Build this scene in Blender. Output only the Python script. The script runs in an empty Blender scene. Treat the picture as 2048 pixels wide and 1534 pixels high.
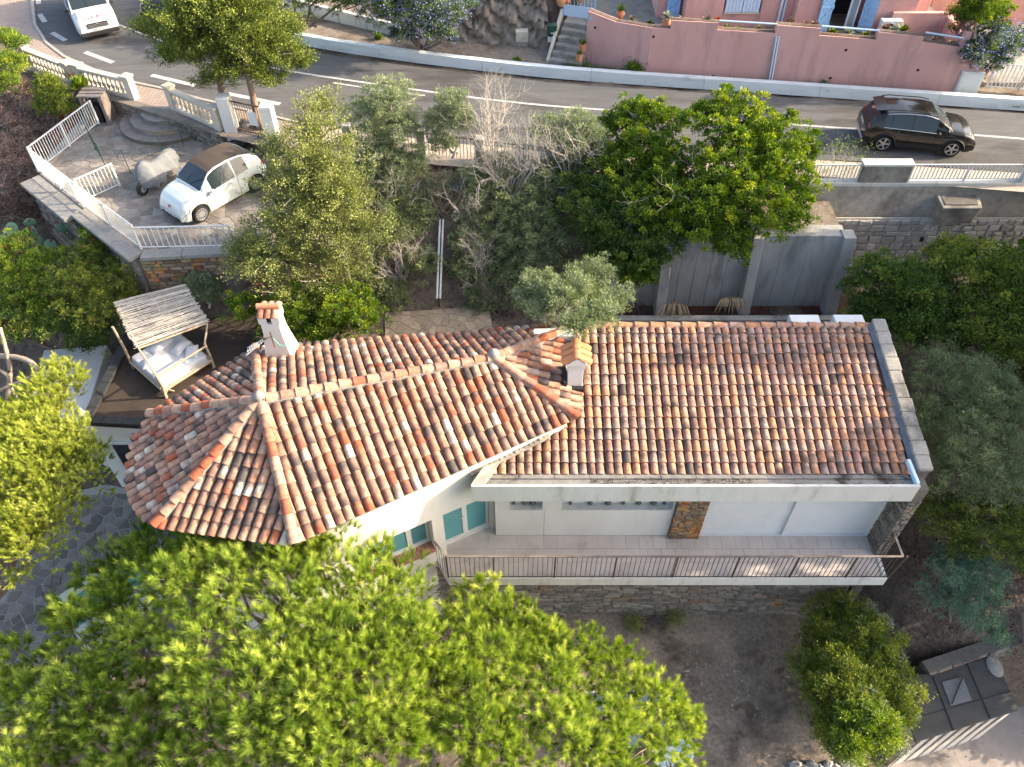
import bpy, math, random
import numpy as np
from mathutils import Vector, Matrix
R = math.radians
random.seed(7); rng = np.random.default_rng(7)
sc = bpy.context.scene
col = sc.collection
# ------------------------------------------------------------------ camera, sky, sun, exposure
TH = R(48); FPX = 1600.0; CT, ST = math.cos(TH), math.sin(TH)
CAM = np.array([0.0, 0.0, 20.0])
cd = bpy.data.cameras.new("camera"); cam = bpy.data.objects.new("camera", cd); col.objects.link(cam)
cam.location = CAM; cam.rotation_euler = (R(90) - TH, 0, 0)
cd.sensor_width = 36; cd.lens = 36 * FPX / 2048; cd.clip_end = 2000; cd.clip_start = 0.1
sc.camera = cam
SUN_EL, SUN_AZ = R(25), R(5)          # azimuth measured from +X towards +Y
SD = Vector((math.cos(SUN_EL) * math.cos(SUN_AZ), math.cos(SUN_EL) * math.sin(SUN_AZ), math.sin(SUN_EL)))
w = bpy.data.worlds.new("World"); sc.world = w; w.use_nodes = True
nt = w.node_tree; nt.nodes.clear()
sky = nt.nodes.new("ShaderNodeTexSky"); sky.sky_type = 'NISHITA'; sky.sun_disc = False
sky.sun_elevation = SUN_EL; sky.sun_rotation = R(90) - SUN_AZ
sky.air_density = 1.0; sky.dust_density = 4.0; sky.ozone_density = 0.3
bg = nt.nodes.new("ShaderNodeBackground"); bg.inputs[1].default_value = 0.15
wo = nt.nodes.new("ShaderNodeOutputWorld")
nt.links.new(sky.outputs[0], bg.inputs[0]); nt.links.new(bg.outputs[0], wo.inputs[0])
sl = bpy.data.lights.new("sun", 'SUN'); sl.energy = 3.3; sl.angle = R(0.55); sl.color = (1.0, 0.83, 0.61)
so = bpy.data.objects.new("sun", sl); col.objects.link(so)
so.rotation_euler = (-SD).to_track_quat('-Z', 'Y').to_euler()
sc.view_settings.view_transform = 'Standard'; sc.view_settings.look = 'None'
sc.view_settings.exposure = 1.8; sc.view_settings.gamma = 1.0; sc.view_settings.use_curve_mapping = False
# ------------------------------------------------------------------ measured photo points -> world points
def ray(px, py):
    u = (px - 1024) / FPX; v = (py - 767) / FPX
    return np.array([u, CT - v * ST, -(ST + v * CT)])
def atz(px, py, z):
    r = ray(px, py); return CAM + r * ((z - 20) / r[2])
def aty(px, py, y):
    r = ray(px, py); return CAM + r * (y / r[1])
def atpl(px, py, p, n):
    r = ray(px, py); return CAM + r * (np.dot(np.asarray(p) - CAM, n) / np.dot(r, n))
def scale_at(p):
    q = np.asarray(p) - CAM; return FPX / (q[1] * CT - q[2] * ST)
def V(*a): return np.array(a[0] if len(a) == 1 else a, float)
def nrm(a): a = np.asarray(a, float); return a / (np.linalg.norm(a) + 1e-12)
# ------------------------------------------------------------------ materials
MATS = {}
def newmat(name):
    m = bpy.data.materials.new(name); m.use_nodes = True; MATS[name] = m
    n = m.node_tree.nodes; return m, m.node_tree, n["Principled BSDF"]
def pm(name, c1, c2=None, scale=3.0, rough=0.8, bump=0.0, bscale=None, c3=None, s3=1.0, t3=(0.5, 0.65), metal=0.0, spec=0.3, detail=6, stretch=None, island=0.0, coat=0.0):
    """noise mix of two colours, optional large stains c3, bump"""
    if name in MATS: return MATS[name]
    m, t, b = newmat(name); L = t.links; N = t.nodes
    b.inputs['Roughness'].default_value = rough; b.inputs['Metallic'].default_value = metal
    b.inputs['Specular IOR Level'].default_value = spec; b.inputs['Coat Weight'].default_value = coat
    b.inputs['Coat Roughness'].default_value = 0.05
    if c2 is None:
        b.inputs['Base Color'].default_value = (*c1, 1)
        if not bump: return m
    g = N.new("ShaderNodeNewGeometry"); src = g.outputs['Position']
    if stretch:
        mp = N.new("ShaderNodeMapping"); mp.inputs['Scale'].default_value = stretch
        L.new(src, mp.inputs[0]); src = mp.outputs[0]
    out = None
    if c2 is not None:
        nz = N.new("ShaderNodeTexNoise"); nz.inputs['Scale'].default_value = scale; nz.inputs['Detail'].default_value = detail; nz.inputs['Roughness'].default_value = 0.65
        L.new(src, nz.inputs['Vector'])
        rp = N.new("ShaderNodeValToRGB"); rp.color_ramp.elements[0].position = 0.32; rp.color_ramp.elements[1].position = 0.68
        rp.color_ramp.elements[0].color = (*c1, 1); rp.color_ramp.elements[1].color = (*c2, 1)
        L.new(nz.outputs[0], rp.inputs[0]); out = rp.outputs[0]
        if c3 is not None:
            n3 = N.new("ShaderNodeTexNoise"); n3.inputs['Scale'].default_value = s3; n3.inputs['Detail'].default_value = 7; n3.inputs['Roughness'].default_value = 0.7
            L.new(src, n3.inputs['Vector'])
            r3 = N.new("ShaderNodeValToRGB"); r3.color_ramp.elements[0].position = t3[0]; r3.color_ramp.elements[1].position = t3[1]
            mx = N.new("ShaderNodeMix"); mx.data_type = 'RGBA'
            L.new(n3.outputs[0], r3.inputs[0]); L.new(r3.outputs[0], mx.inputs[0]); L.new(out, mx.inputs[6])
            mx.inputs[7].default_value = (*c3, 1); out = mx.outputs[2]
        if island:
            oi = N.new("ShaderNodeObjectInfo"); ad = N.new("ShaderNodeMath"); ad.operation = 'ADD'
            L.new(oi.outputs['Random'], ad.inputs[0]); L.new(g.outputs['Random Per Island'], ad.inputs[1])
            fr = N.new("ShaderNodeMath"); fr.operation = 'FRACT'; L.new(ad.outputs[0], fr.inputs[0])
            mr = N.new("ShaderNodeMapRange"); mr.inputs[3].default_value = 1 - island; mr.inputs[4].default_value = 1 + island
            L.new(fr.outputs[0], mr.inputs[0])
            hs = N.new("ShaderNodeHueSaturation"); L.new(mr.outputs[0], hs.inputs['Value']); L.new(out, hs.inputs['Color'])
            mh = N.new("ShaderNodeMapRange"); mh.inputs[3].default_value = 0.5 - island * 0.06; mh.inputs[4].default_value = 0.5 + island * 0.06
            f2 = N.new("ShaderNodeMath"); f2.operation = 'MULTIPLY'; f2.inputs[1].default_value = 7.13; L.new(fr.outputs[0], f2.inputs[0])
            f3 = N.new("ShaderNodeMath"); f3.operation = 'FRACT'; L.new(f2.outputs[0], f3.inputs[0]); L.new(f3.outputs[0], mh.inputs[0]); L.new(mh.outputs[0], hs.inputs['Hue'])
            out = hs.outputs[0]
        L.new(out, b.inputs['Base Color'])
    if bump:
        nb = N.new("ShaderNodeTexNoise"); nb.inputs['Scale'].default_value = bscale or scale * 6; nb.inputs['Detail'].default_value = 5
        L.new(src, nb.inputs['Vector'])
        bp = N.new("ShaderNodeBump"); bp.inputs['Strength'].default_value = min(1, bump); bp.inputs['Distance'].default_value = 0.03
        L.new(nb.outputs[0], bp.inputs['Height']); L.new(bp.outputs[0], b.inputs['Normal'])
    return m
def attrmat(name, rough=0.75, bump=0.3):
    m, t, b = newmat(name); L = t.links; N = t.nodes
    a = N.new("ShaderNodeAttribute"); a.attribute_name = 'col'
    g = N.new("ShaderNodeNewGeometry")
    nz = N.new("ShaderNodeTexNoise"); nz.inputs['Scale'].default_value = 9; nz.inputs['Detail'].default_value = 6
    L.new(g.outputs['Position'], nz.inputs['Vector'])
    mr = N.new("ShaderNodeMapRange"); mr.inputs[1].default_value = 0.3; mr.inputs[2].default_value = 0.7; mr.inputs[3].default_value = 0.56; mr.inputs[4].default_value = 1.06
    L.new(nz.outputs[0], mr.inputs[0])
    hs = N.new("ShaderNodeHueSaturation"); hs.inputs['Saturation'].default_value = 1.02; L.new(a.outputs['Color'], hs.inputs['Color']); L.new(mr.outputs[0], hs.inputs['Value'])
    n2 = N.new("ShaderNodeTexNoise"); n2.inputs['Scale'].default_value = 1.3; n2.inputs['Detail'].default_value = 8; n2.inputs['Roughness'].default_value = 0.75; L.new(g.outputs['Position'], n2.inputs['Vector'])
    r2 = N.new("ShaderNodeMapRange"); r2.inputs[1].default_value = 0.5; r2.inputs[2].default_value = 0.72; r2.inputs[3].default_value = 0.0; r2.inputs[4].default_value = 0.62; L.new(n2.outputs[0], r2.inputs[0])
    mx = N.new("ShaderNodeMix"); mx.data_type = 'RGBA'; L.new(r2.outputs[0], mx.inputs[0]); L.new(hs.outputs[0], mx.inputs[6]); mx.inputs[7].default_value = (0.15, 0.125, 0.11, 1)
    L.new(mx.outputs[2], b.inputs['Base Color']); b.inputs['Roughness'].default_value = rough; b.inputs['Specular IOR Level'].default_value = 0.25
    nb = N.new("ShaderNodeTexNoise"); nb.inputs['Scale'].default_value = 60; L.new(g.outputs['Position'], nb.inputs['Vector'])
    bp = N.new("ShaderNodeBump"); bp.inputs['Strength'].default_value = bump; bp.inputs['Distance'].default_value = 0.01
    L.new(nb.outputs[0], bp.inputs['Height']); L.new(bp.outputs[0], b.inputs['Normal'])
    return m
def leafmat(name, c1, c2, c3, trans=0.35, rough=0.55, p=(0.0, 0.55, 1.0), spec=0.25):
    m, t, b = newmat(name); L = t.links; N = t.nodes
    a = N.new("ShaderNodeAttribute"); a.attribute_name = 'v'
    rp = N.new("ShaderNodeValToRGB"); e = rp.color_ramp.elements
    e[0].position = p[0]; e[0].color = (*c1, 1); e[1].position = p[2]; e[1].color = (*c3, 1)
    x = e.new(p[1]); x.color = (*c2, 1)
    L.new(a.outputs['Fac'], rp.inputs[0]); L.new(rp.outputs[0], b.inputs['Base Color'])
    b.inputs['Roughness'].default_value = rough; b.inputs['Specular IOR Level'].default_value = spec
    if trans:
        tr = N.new("ShaderNodeBsdfTranslucent"); mx = N.new("ShaderNodeMixShader"); mx.inputs[0].default_value = trans
        hs = N.new("ShaderNodeHueSaturation"); hs.inputs['Saturation'].default_value = 1.15; hs.inputs['Value'].default_value = 1.3
        L.new(rp.outputs[0], hs.inputs['Color']); L.new(hs.outputs[0], tr.inputs[0])
        L.new(b.outputs[0], mx.inputs[1]); L.new(tr.outputs[0], mx.inputs[2]); L.new(mx.outputs[0], N["Material Output"].inputs[0])
    return m
M = {}
M['asphalt'] = pm('asphalt', (0.086, 0.086, 0.088), (0.120, 0.119, 0.119), 2.2, 0.9, 0.35, 90, c3=(0.058, 0.055, 0.054), s3=0.5, t3=(0.5, 0.62), stretch=(0.35, 1.6, 1))
M['roadwhite'] = pm('road_paint', (0.50, 0.50, 0.48), (0.38, 0.37, 0.36), 5, 0.7, c3=(0.15, 0.14, 0.13), s3=9, t3=(0.56, 0.66))
M['kerb'] = pm('kerb_paint', (0.66, 0.70, 0.70), (0.56, 0.60, 0.61), 1.5, 0.75, 0.1, 20, c3=(0.28, 0.30, 0.30), s3=1.6, t3=(0.60, 0.70), stretch=(0.5, 1, 2.5))
M['gravel'] = pm('gravel_verge', (0.17, 0.135, 0.105), (0.28, 0.24, 0.20), 7, 0.95, 0.8, 60, c3=(0.12, 0.085, 0.06), s3=0.8)
M['soil'] = pm('dry_soil', (0.10, 0.075, 0.056), (0.20, 0.155, 0.12), 5, 0.97, 1.0, 30, c3=(0.075, 0.057, 0.044), s3=0.45)
M['yardm'] = pm('dry_lawn', (0.17, 0.135, 0.105), (0.31, 0.26, 0.21), 9, 0.97, 1.0, 45, c3=(0.075, 0.062, 0.052), s3=0.55, t3=(0.5, 0.66))
M['plaster'] = pm('white_render', (0.66, 0.65, 0.62), (0.60, 0.585, 0.55), 1.2, 0.85, 0.15, 70, c3=(0.56, 0.54, 0.50), s3=1.4, t3=(0.56, 0.76), stretch=(1, 1, 0.35))
M['fascia'] = pm('weathered_white_concrete', (0.58, 0.58, 0.55), (0.50, 0.50, 0.47), 2.0, 0.85, 0.25, 40, c3=(0.33, 0.32, 0.28), s3=2.2, t3=(0.54, 0.72), stretch=(1, 1, 0.22))
M['concrete'] = pm('grey_concrete', (0.27, 0.265, 0.25), (0.37, 0.36, 0.335), 1.6, 0.92, 0.4, 30, c3=(0.18, 0.178, 0.168), s3=1.1, stretch=(1, 1, 0.35))
M['concrete2'] = pm('rough_cast_concrete', (0.26, 0.24, 0.21), (0.37, 0.34, 0.30), 4, 0.95, 0.9, 30, c3=(0.15, 0.14, 0.125), s3=0.7)
M['gutterc'] = pm('grey_gutter', (0.25, 0.24, 0.225), (0.17, 0.165, 0.155), 3, 0.9, 0.4, 30, c3=(0.045, 0.04, 0.037), s3=1.1, t3=(0.55, 0.66))
M['pink'] = pm('pink_render', (0.60, 0.35, 0.32), (0.54, 0.305, 0.275), 0.9, 0.9, 0.25, 50, c3=(0.37, 0.225, 0.21), s3=1.5, t3=(0.50, 0.74), stretch=(1, 1, 0.25))
M['pinkd'] = pm('pink_render_cap', (0.62, 0.33, 0.27), (0.52, 0.26, 0.21), 3, 0.9, 0.2, 40)
M['blue'] = pm('blue_paint', (0.20, 0.40, 0.66), (0.26, 0.47, 0.72), 6, 0.6, 0.1, 40)
M['bluel'] = pm('pale_blue_paint', (0.45, 0.58, 0.72), (0.52, 0.66, 0.80), 4, 0.6)
M['whitemetal'] = pm('white_metal_paint', (0.66, 0.67, 0.66), (0.56, 0.56, 0.54), 6, 0.5, c3=(0.30, 0.20, 0.13), s3=5, t3=(0.62, 0.72))
M['whiteclean'] = pm('white_plastic', (0.64, 0.65, 0.645), (0.58, 0.59, 0.585), 2, 0.45)
M['darkmetal'] = pm('brown_iron', (0.075, 0.055, 0.045), (0.12, 0.09, 0.075), 9, 0.6, metal=0.3)
M['railtop'] = pm('weathered_rail', (0.16, 0.12, 0.10), (0.30, 0.27, 0.25), 3, 0.55, metal=0.3)
M['cream'] = pm('cream_stone', (0.54, 0.49, 0.41), (0.46, 0.41, 0.33), 3, 0.85, 0.2, 40, c3=(0.38, 0.34, 0.28), s3=2, t3=(0.55, 0.75))
M['teal'] = pm('teal_shutter_glass', (0.075, 0.26, 0.29), (0.095, 0.31, 0.34), 0.8, 0.25, spec=0.6)
M['glassd'] = pm('dark_glass', (0.02, 0.025, 0.03), rough=0.06, spec=0.8)
M['glassc'] = pm('car_glass', (0.02, 0.03, 0.036), rough=0.04, spec=0.5)
M['glassw'] = pm('grey_blue_glass', (0.16, 0.22, 0.26), (0.20, 0.26, 0.30), 1.2, 0.15, spec=0.7)
M['black'] = pm('black_plastic', (0.022, 0.022, 0.023), rough=0.6)
M['bin'] = pm('black_sacking', (0.025, 0.03, 0.04), (0.05, 0.06, 0.075), 6, 0.5, 0.8, 14)
M['tyre'] = pm('tyre_rubber', (0.02, 0.02, 0.02), rough=0.85)
M['alloy'] = pm('alloy', (0.62, 0.63, 0.64), rough=0.3, metal=0.8)
M['carwhite'] = pm('pearl_white_car_paint', (0.54, 0.585, 0.57), rough=0.25, coat=0.8, spec=0.5)
M['vanwhite'] = pm('white_van_paint', (0.52, 0.57, 0.60), rough=0.35, coat=0.5)
M['carblack'] = pm('black_car_paint', (0.012, 0.011, 0.011), rough=0.12, coat=0.3, spec=0.35)
M['softtop'] = pm('brown_fabric_top', (0.055, 0.042, 0.036), (0.075, 0.06, 0.05), 30, 0.9)
M['red'] = pm('red_film', (0.55, 0.04, 0.05), rough=0.4)
M['redlamp'] = pm('red_lamp', (0.35, 0.01, 0.015), rough=0.1, spec=0.8)
M['lamp'] = pm('clear_lamp', (0.70, 0.72, 0.74), rough=0.08, spec=0.9)
M['terra'] = pm('terracotta_pot', (0.42, 0.17, 0.09), (0.52, 0.25, 0.15), 6, 0.85, 0.2, 30)
M['terranew'] = pm('new_orange_tile', (0.50, 0.19, 0.08), (0.56, 0.24, 0.12), 5, 0.8, 0.2, 30)
M['brick'] = pm('red_brick', (0.30, 0.13, 0.09), (0.38, 0.19, 0.14), 8, 0.85, 0.3, 40, island=0.25)
M['mortar'] = pm('mortar', (0.42, 0.38, 0.33), (0.52, 0.48, 0.43), 8, 0.95, 0.6, 40)
M['mortard'] = pm('dark_mortar', (0.10, 0.092, 0.082), (0.16, 0.15, 0.135), 6, 0.95, 0.6, 40)
M['joint'] = pm('light_joint', (0.30, 0.28, 0.25), (0.38, 0.36, 0.33), 9, 0.95, 0.4, 40)
M['schist'] = pm('schist_stone', (0.13, 0.115, 0.095), (0.24, 0.215, 0.18), 3.5, 0.85, 0.6, 25, c3=(0.30, 0.15, 0.065), s3=1.3, t3=(0.56, 0.68), island=0.35, stretch=(1, 1, 2))
M['schistb'] = pm('brown_schist_stone', (0.16, 0.115, 0.075), (0.26, 0.20, 0.14), 3.5, 0.85, 0.6, 25, c3=(0.36, 0.17, 0.06), s3=2.2, t3=(0.48, 0.6), island=0.4)
M['patch'] = pm('newer_asphalt', (0.062, 0.060, 0.058), (0.085, 0.082, 0.079), 3, 0.9, 0.35, 90)
M['skyl'] = pm('dusty_skylight', (0.13, 0.14, 0.145), (0.17, 0.18, 0.185), 4, 0.3)
M['palestone'] = pm('pale_wall_stone', (0.33, 0.315, 0.29), (0.46, 0.44, 0.41), 3, 0.9, 0.6, 22, island=0.22)
M['slab'] = pm('slate_paving', (0.115, 0.105, 0.095), (0.19, 0.175, 0.158), 3, 0.8, 0.4, 25, c3=(0.22, 0.165, 0.12), s3=0.9, t3=(0.56, 0.7), island=0.4)
M['slabw'] = pm('warm_slate_paving', (0.17, 0.15, 0.13), (0.26, 0.235, 0.21), 3, 0.85, 0.4, 25, c3=(0.30, 0.22, 0.16), s3=0.9, t3=(0.55, 0.7), island=0.25)
M['balctile'] = pm('pinkish_floor_tile', (0.44, 0.385, 0.355), (0.52, 0.465, 0.43), 1.6, 0.7, 0.1, 30, c3=(0.34, 0.295, 0.275), s3=1.2, t3=(0.55, 0.72), island=0.05)
M['coping'] = pm('black_coping', (0.025, 0.027, 0.029), (0.045, 0.048, 0.05), 4, 0.75, 0.2, 30)
M['deck'] = pm('brown_terrace_mat', (0.050, 0.036, 0.028), (0.078, 0.058, 0.046), 18, 0.95, 0.5, 60, c3=(0.045, 0.035, 0.03), s3=1.2)
M['cane'] = pm('weathered_cane', (0.36, 0.32, 0.27), (0.52, 0.48, 0.42), 8, 0.8, island=0.3)
M['wood'] = pm('pale_pole_wood', (0.36, 0.26, 0.17), (0.48, 0.38, 0.27), 5, 0.8, 0.2, 20)
M['linen'] = pm('white_linen', (0.58, 0.59, 0.61), (0.50, 0.52, 0.55), 2, 0.9, 0.3, 5)
M['cover'] = pm('grey_cover_cloth', (0.125, 0.135, 0.145), (0.17, 0.18, 0.19), 3, 0.75, 0.5, 7)
M['bark'] = pm('grey_bark', (0.14, 0.10, 0.075), (0.26, 0.20, 0.155), 6, 0.95, 1.0, 20, stretch=(1, 1, 0.3))
M['barkp'] = pm('pale_pine_bark', (0.28, 0.21, 0.16), (0.40, 0.33, 0.27), 8, 0.95, 1.0, 18)
M['twig'] = pm('bare_twig', (0.38, 0.33, 0.30), (0.52, 0.47, 0.43), 4, 0.9)
M['twigd'] = pm('dark_twig', (0.13, 0.095, 0.08), (0.22, 0.17, 0.15), 4, 0.9)
M['mulch'] = pm('red_brown_mulch', (0.07, 0.03, 0.022), (0.15, 0.065, 0.045), 22, 0.95, 1.0, 50)
M['shedroof'] = pm('black_felt_roof', (0.05, 0.05, 0.048), (0.08, 0.08, 0.076), 1.5, 0.85, 0.2, 60, c3=(0.10, 0.10, 0.095), s3=0.9, t3=(0.62, 0.72), stretch=(0.4, 1.5, 1))
M['drive'] = pm('grey_drive_concrete', (0.24, 0.21, 0.19), (0.33, 0.295, 0.27), 1.2, 0.9, 0.3, 40, c3=(0.17, 0.15, 0.14), s3=0.8)
M['flash'] = pm('lead_flashing', (0.10, 0.11, 0.13), (0.17, 0.175, 0.19), 3, 0.5, metal=0.4)
M['rock'] = pm('rock_face', (0.17, 0.135, 0.105), (0.32, 0.27, 0.22), 2.2, 0.95, 1.0, 9, c3=(0.33, 0.29, 0.25), s3=1.1, t3=(0.55, 0.72), stretch=(1.5, 1, 0.6))
M['bluehose'] = pm('blue_pipe', (0.03, 0.17, 0.36), rough=0.4)
M['greenhose'] = pm('green_cable', (0.10, 0.42, 0.33), rough=0.5)
M['greenbox'] = pm('dark_green_box', (0.02, 0.06, 0.04), rough=0.5)
M['yellowpad'] = pm('pale_green_coping', (0.48, 0.52, 0.38), (0.56, 0.60, 0.46), 3, 0.8)
M['tealtile'] = pm('teal_pool_tile', (0.06, 0.24, 0.23), (0.12, 0.36, 0.34), 14, 0.3)
M['tabletop'] = pm('blue_grey_table_top', (0.05, 0.085, 0.12), (0.065, 0.105, 0.145), 2, 0.4)
M['tile'] = attrmat('clay_roof_tile', 0.75)
M['pan'] = pm('clay_pan_tiles', (0.16, 0.085, 0.06), (0.09, 0.055, 0.042), 6, 0.9, 0.5, 30)
M['cactus'] = pm('cactus_green', (0.10, 0.20, 0.13), (0.15, 0.27, 0.17), 6, 0.6)
M['fruit'] = pm('cactus_fruit', (0.20, 0.03, 0.03), rough=0.5)
M['agave'] = pm('pot_plant', (0.16, 0.20, 0.09), (0.32, 0.22, 0.15), 9, 0.7)
M['palmdead'] = pm('dead_palm_frond', (0.30, 0.22, 0.13), (0.40, 0.31, 0.20), 8, 0.85)
# brick pavement: running bond on world coordinates
def pavemat():
    m, t, b = newmat('pavement_bricks'); L = t.links; N = t.nodes
    g = N.new("ShaderNodeNewGeometry"); mp = N.new("ShaderNodeMapping"); mp.inputs['Rotation'].default_value = (0, 0, R(-38)); L.new(g.outputs['Position'], mp.inputs[0])
    br = N.new("ShaderNodeTexBrick"); br.inputs['Scale'].default_value = 1.0; br.inputs['Brick Width'].default_value = 0.24; br.inputs['Row Height'].default_value = 0.14; br.inputs['Mortar Size'].default_value = 0.010
    br.inputs['Color1'].default_value = (0.27, 0.215, 0.18, 1); br.inputs['Color2'].default_value = (0.33, 0.26, 0.22, 1); br.inputs['Mortar'].default_value = (0.13, 0.115, 0.10, 1)
    L.new(mp.outputs[0], br.inputs['Vector']); L.new(br.outputs[0], b.inputs['Base Color']); b.inputs['Roughness'].default_value = 0.9
    bp = N.new("ShaderNodeBump"); bp.invert = True; bp.inputs['Strength'].default_value = 0.5; bp.inputs['Distance'].default_value = 0.01
    L.new(br.outputs['Fac'], bp.inputs['Height']); L.new(bp.outputs[0], b.inputs['Normal']); return m
M['pavement'] = pavemat()
# foliage
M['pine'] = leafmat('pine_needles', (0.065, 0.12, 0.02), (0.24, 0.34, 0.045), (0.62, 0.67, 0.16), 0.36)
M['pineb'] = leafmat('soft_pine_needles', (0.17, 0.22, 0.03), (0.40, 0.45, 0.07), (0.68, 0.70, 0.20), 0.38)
M['cypress'] = leafmat('cypress_foliage', (0.045, 0.068, 0.018), (0.145, 0.19, 0.035), (0.34, 0.38, 0.07), 0.2)
M['cypressb'] = leafmat('dry_cypress_foliage', (0.09, 0.105, 0.035), (0.22, 0.255, 0.07), (0.45, 0.48, 0.16), 0.2)
M['grey'] = leafmat('grey_green_leaves', (0.13, 0.17, 0.09), (0.24, 0.29, 0.15), (0.42, 0.46, 0.27), 0.25)
M['greyd'] = leafmat('dark_grey_green_leaves', (0.12, 0.145, 0.07), (0.24, 0.29, 0.13), (0.42, 0.46, 0.22), 0.2)
M['broad'] = leafmat('glossy_green_leaves', (0.03, 0.07, 0.010), (0.12, 0.20, 0.018), (0.38, 0.42, 0.03), 0.3)
M['broadd'] = leafmat('dark_green_leaves', (0.03, 0.06, 0.015), (0.085, 0.145, 0.028), (0.24, 0.29, 0.05), 0.25)
M['oleander'] = leafmat('mixed_shrub_leaves', (0.06, 0.09, 0.02), (0.16, 0.21, 0.035), (0.38, 0.38, 0.06), 0.25)
M['lemon'] = leafmat('yellow_green_leaves', (0.07, 0.13, 0.02), (0.16, 0.24, 0.03), (0.34, 0.38, 0.05), 0.3)
M['mimosa'] = leafmat('blue_green_leaves', (0.09, 0.18, 0.12), (0.17, 0.29, 0.19), (0.38, 0.44, 0.20), 0.25)
M['silver'] = leafmat('silver_leaves', (0.18, 0.23, 0.17), (0.28, 0.33, 0.24), (0.42, 0.44, 0.32), 0.2)
M['dry'] = leafmat('dry_brown_leaves', (0.12, 0.075, 0.055), (0.20, 0.135, 0.10), (0.30, 0.20, 0.14), 0.15)
M['purple'] = leafmat('purplish_dry_leaves', (0.16, 0.11, 0.10), (0.28, 0.195, 0.165), (0.42, 0.31, 0.25), 0.1)
M['bluefl'] = leafmat('blue_flowers', (0.25, 0.30, 0.62), (0.36, 0.42, 0.75), (0.55, 0.60, 0.85), 0.2)
M['redfl'] = leafmat('red_leaves', (0.30, 0.06, 0.03), (0.42, 0.10, 0.05), (0.50, 0.18, 0.08), 0.2)
M['pinkfl'] = leafmat('magenta_flowers', (0.45, 0.03, 0.09), (0.60, 0.05, 0.14), (0.70, 0.15, 0.22), 0.2)
M['grassm'] = leafmat('grass_blades', (0.06, 0.11, 0.03), (0.11, 0.17, 0.045), (0.22, 0.24, 0.09), 0.2)
M['drygrass'] = leafmat('dry_grass_blades', (0.16, 0.12, 0.075), (0.25, 0.20, 0.13), (0.36, 0.30, 0.21), 0.1)
M['litter'] = leafmat('leaf_litter', (0.06, 0.04, 0.03), (0.13, 0.09, 0.065), (0.24, 0.18, 0.13), 0.0)
# ------------------------------------------------------------------ object helpers
def props(o, label=None, cat=None, group=None, kind=None):
    if label: o['label'] = label
    if cat: o['category'] = cat
    if group: o['group'] = group
    if kind: o['kind'] = kind
    return o
def link(name, me, mat=None, parent=None, **k):
    if mat is not None and not me.materials: me.materials.append(M[mat] if isinstance(mat, str) else mat)
    o = bpy.data.objects.new(name, me); col.objects.link(o)
    if parent is not None:
        o.parent = parent; o.matrix_parent_inverse = parent.matrix_basis.inverted()
    return props(o, **k)
def thing(name, loc, label, cat, group=None, rz=0):
    o = bpy.data.objects.new(name, None); col.objects.link(o); o.location = [float(c) for c in loc]; o.rotation_euler = (0, 0, rz); o.empty_display_size = 0.2
    o.matrix_basis  # evaluate
    return props(o, label, cat, group)
def fast(name, verts, faces, mat=None, parent=None, v=None, smooth=False, colr=None, **k):
    me = bpy.data.meshes.new(name); n = len(verts); f = np.asarray(faces, np.int32); m_, kk = f.shape
    me.vertices.add(n); me.vertices.foreach_set('co', np.ascontiguousarray(verts, np.float32).ravel())
    me.loops.add(m_ * kk); me.loops.foreach_set('vertex_index', f.ravel())
    me.polygons.add(m_); me.polygons.foreach_set('loop_start', np.arange(0, m_ * kk, kk, dtype=np.int32))
    try: me.polygons.foreach_set('loop_total', np.full(m_, kk, np.int32))
    except Exception: pass
    if smooth: me.polygons.foreach_set('use_smooth', np.ones(m_, bool))
    me.update(calc_edges=True)
    if v is not None:
        a = me.attributes.new('v', 'FLOAT', 'POINT'); a.data.foreach_set('value', np.ascontiguousarray(v, np.float32))
    if colr is not None:
        a = me.attributes.new('col', 'FLOAT_COLOR', 'POINT'); a.data.foreach_set('color', np.ascontiguousarray(colr, np.float32).ravel())
    return link(name, me, mat, parent, **k)
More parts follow.
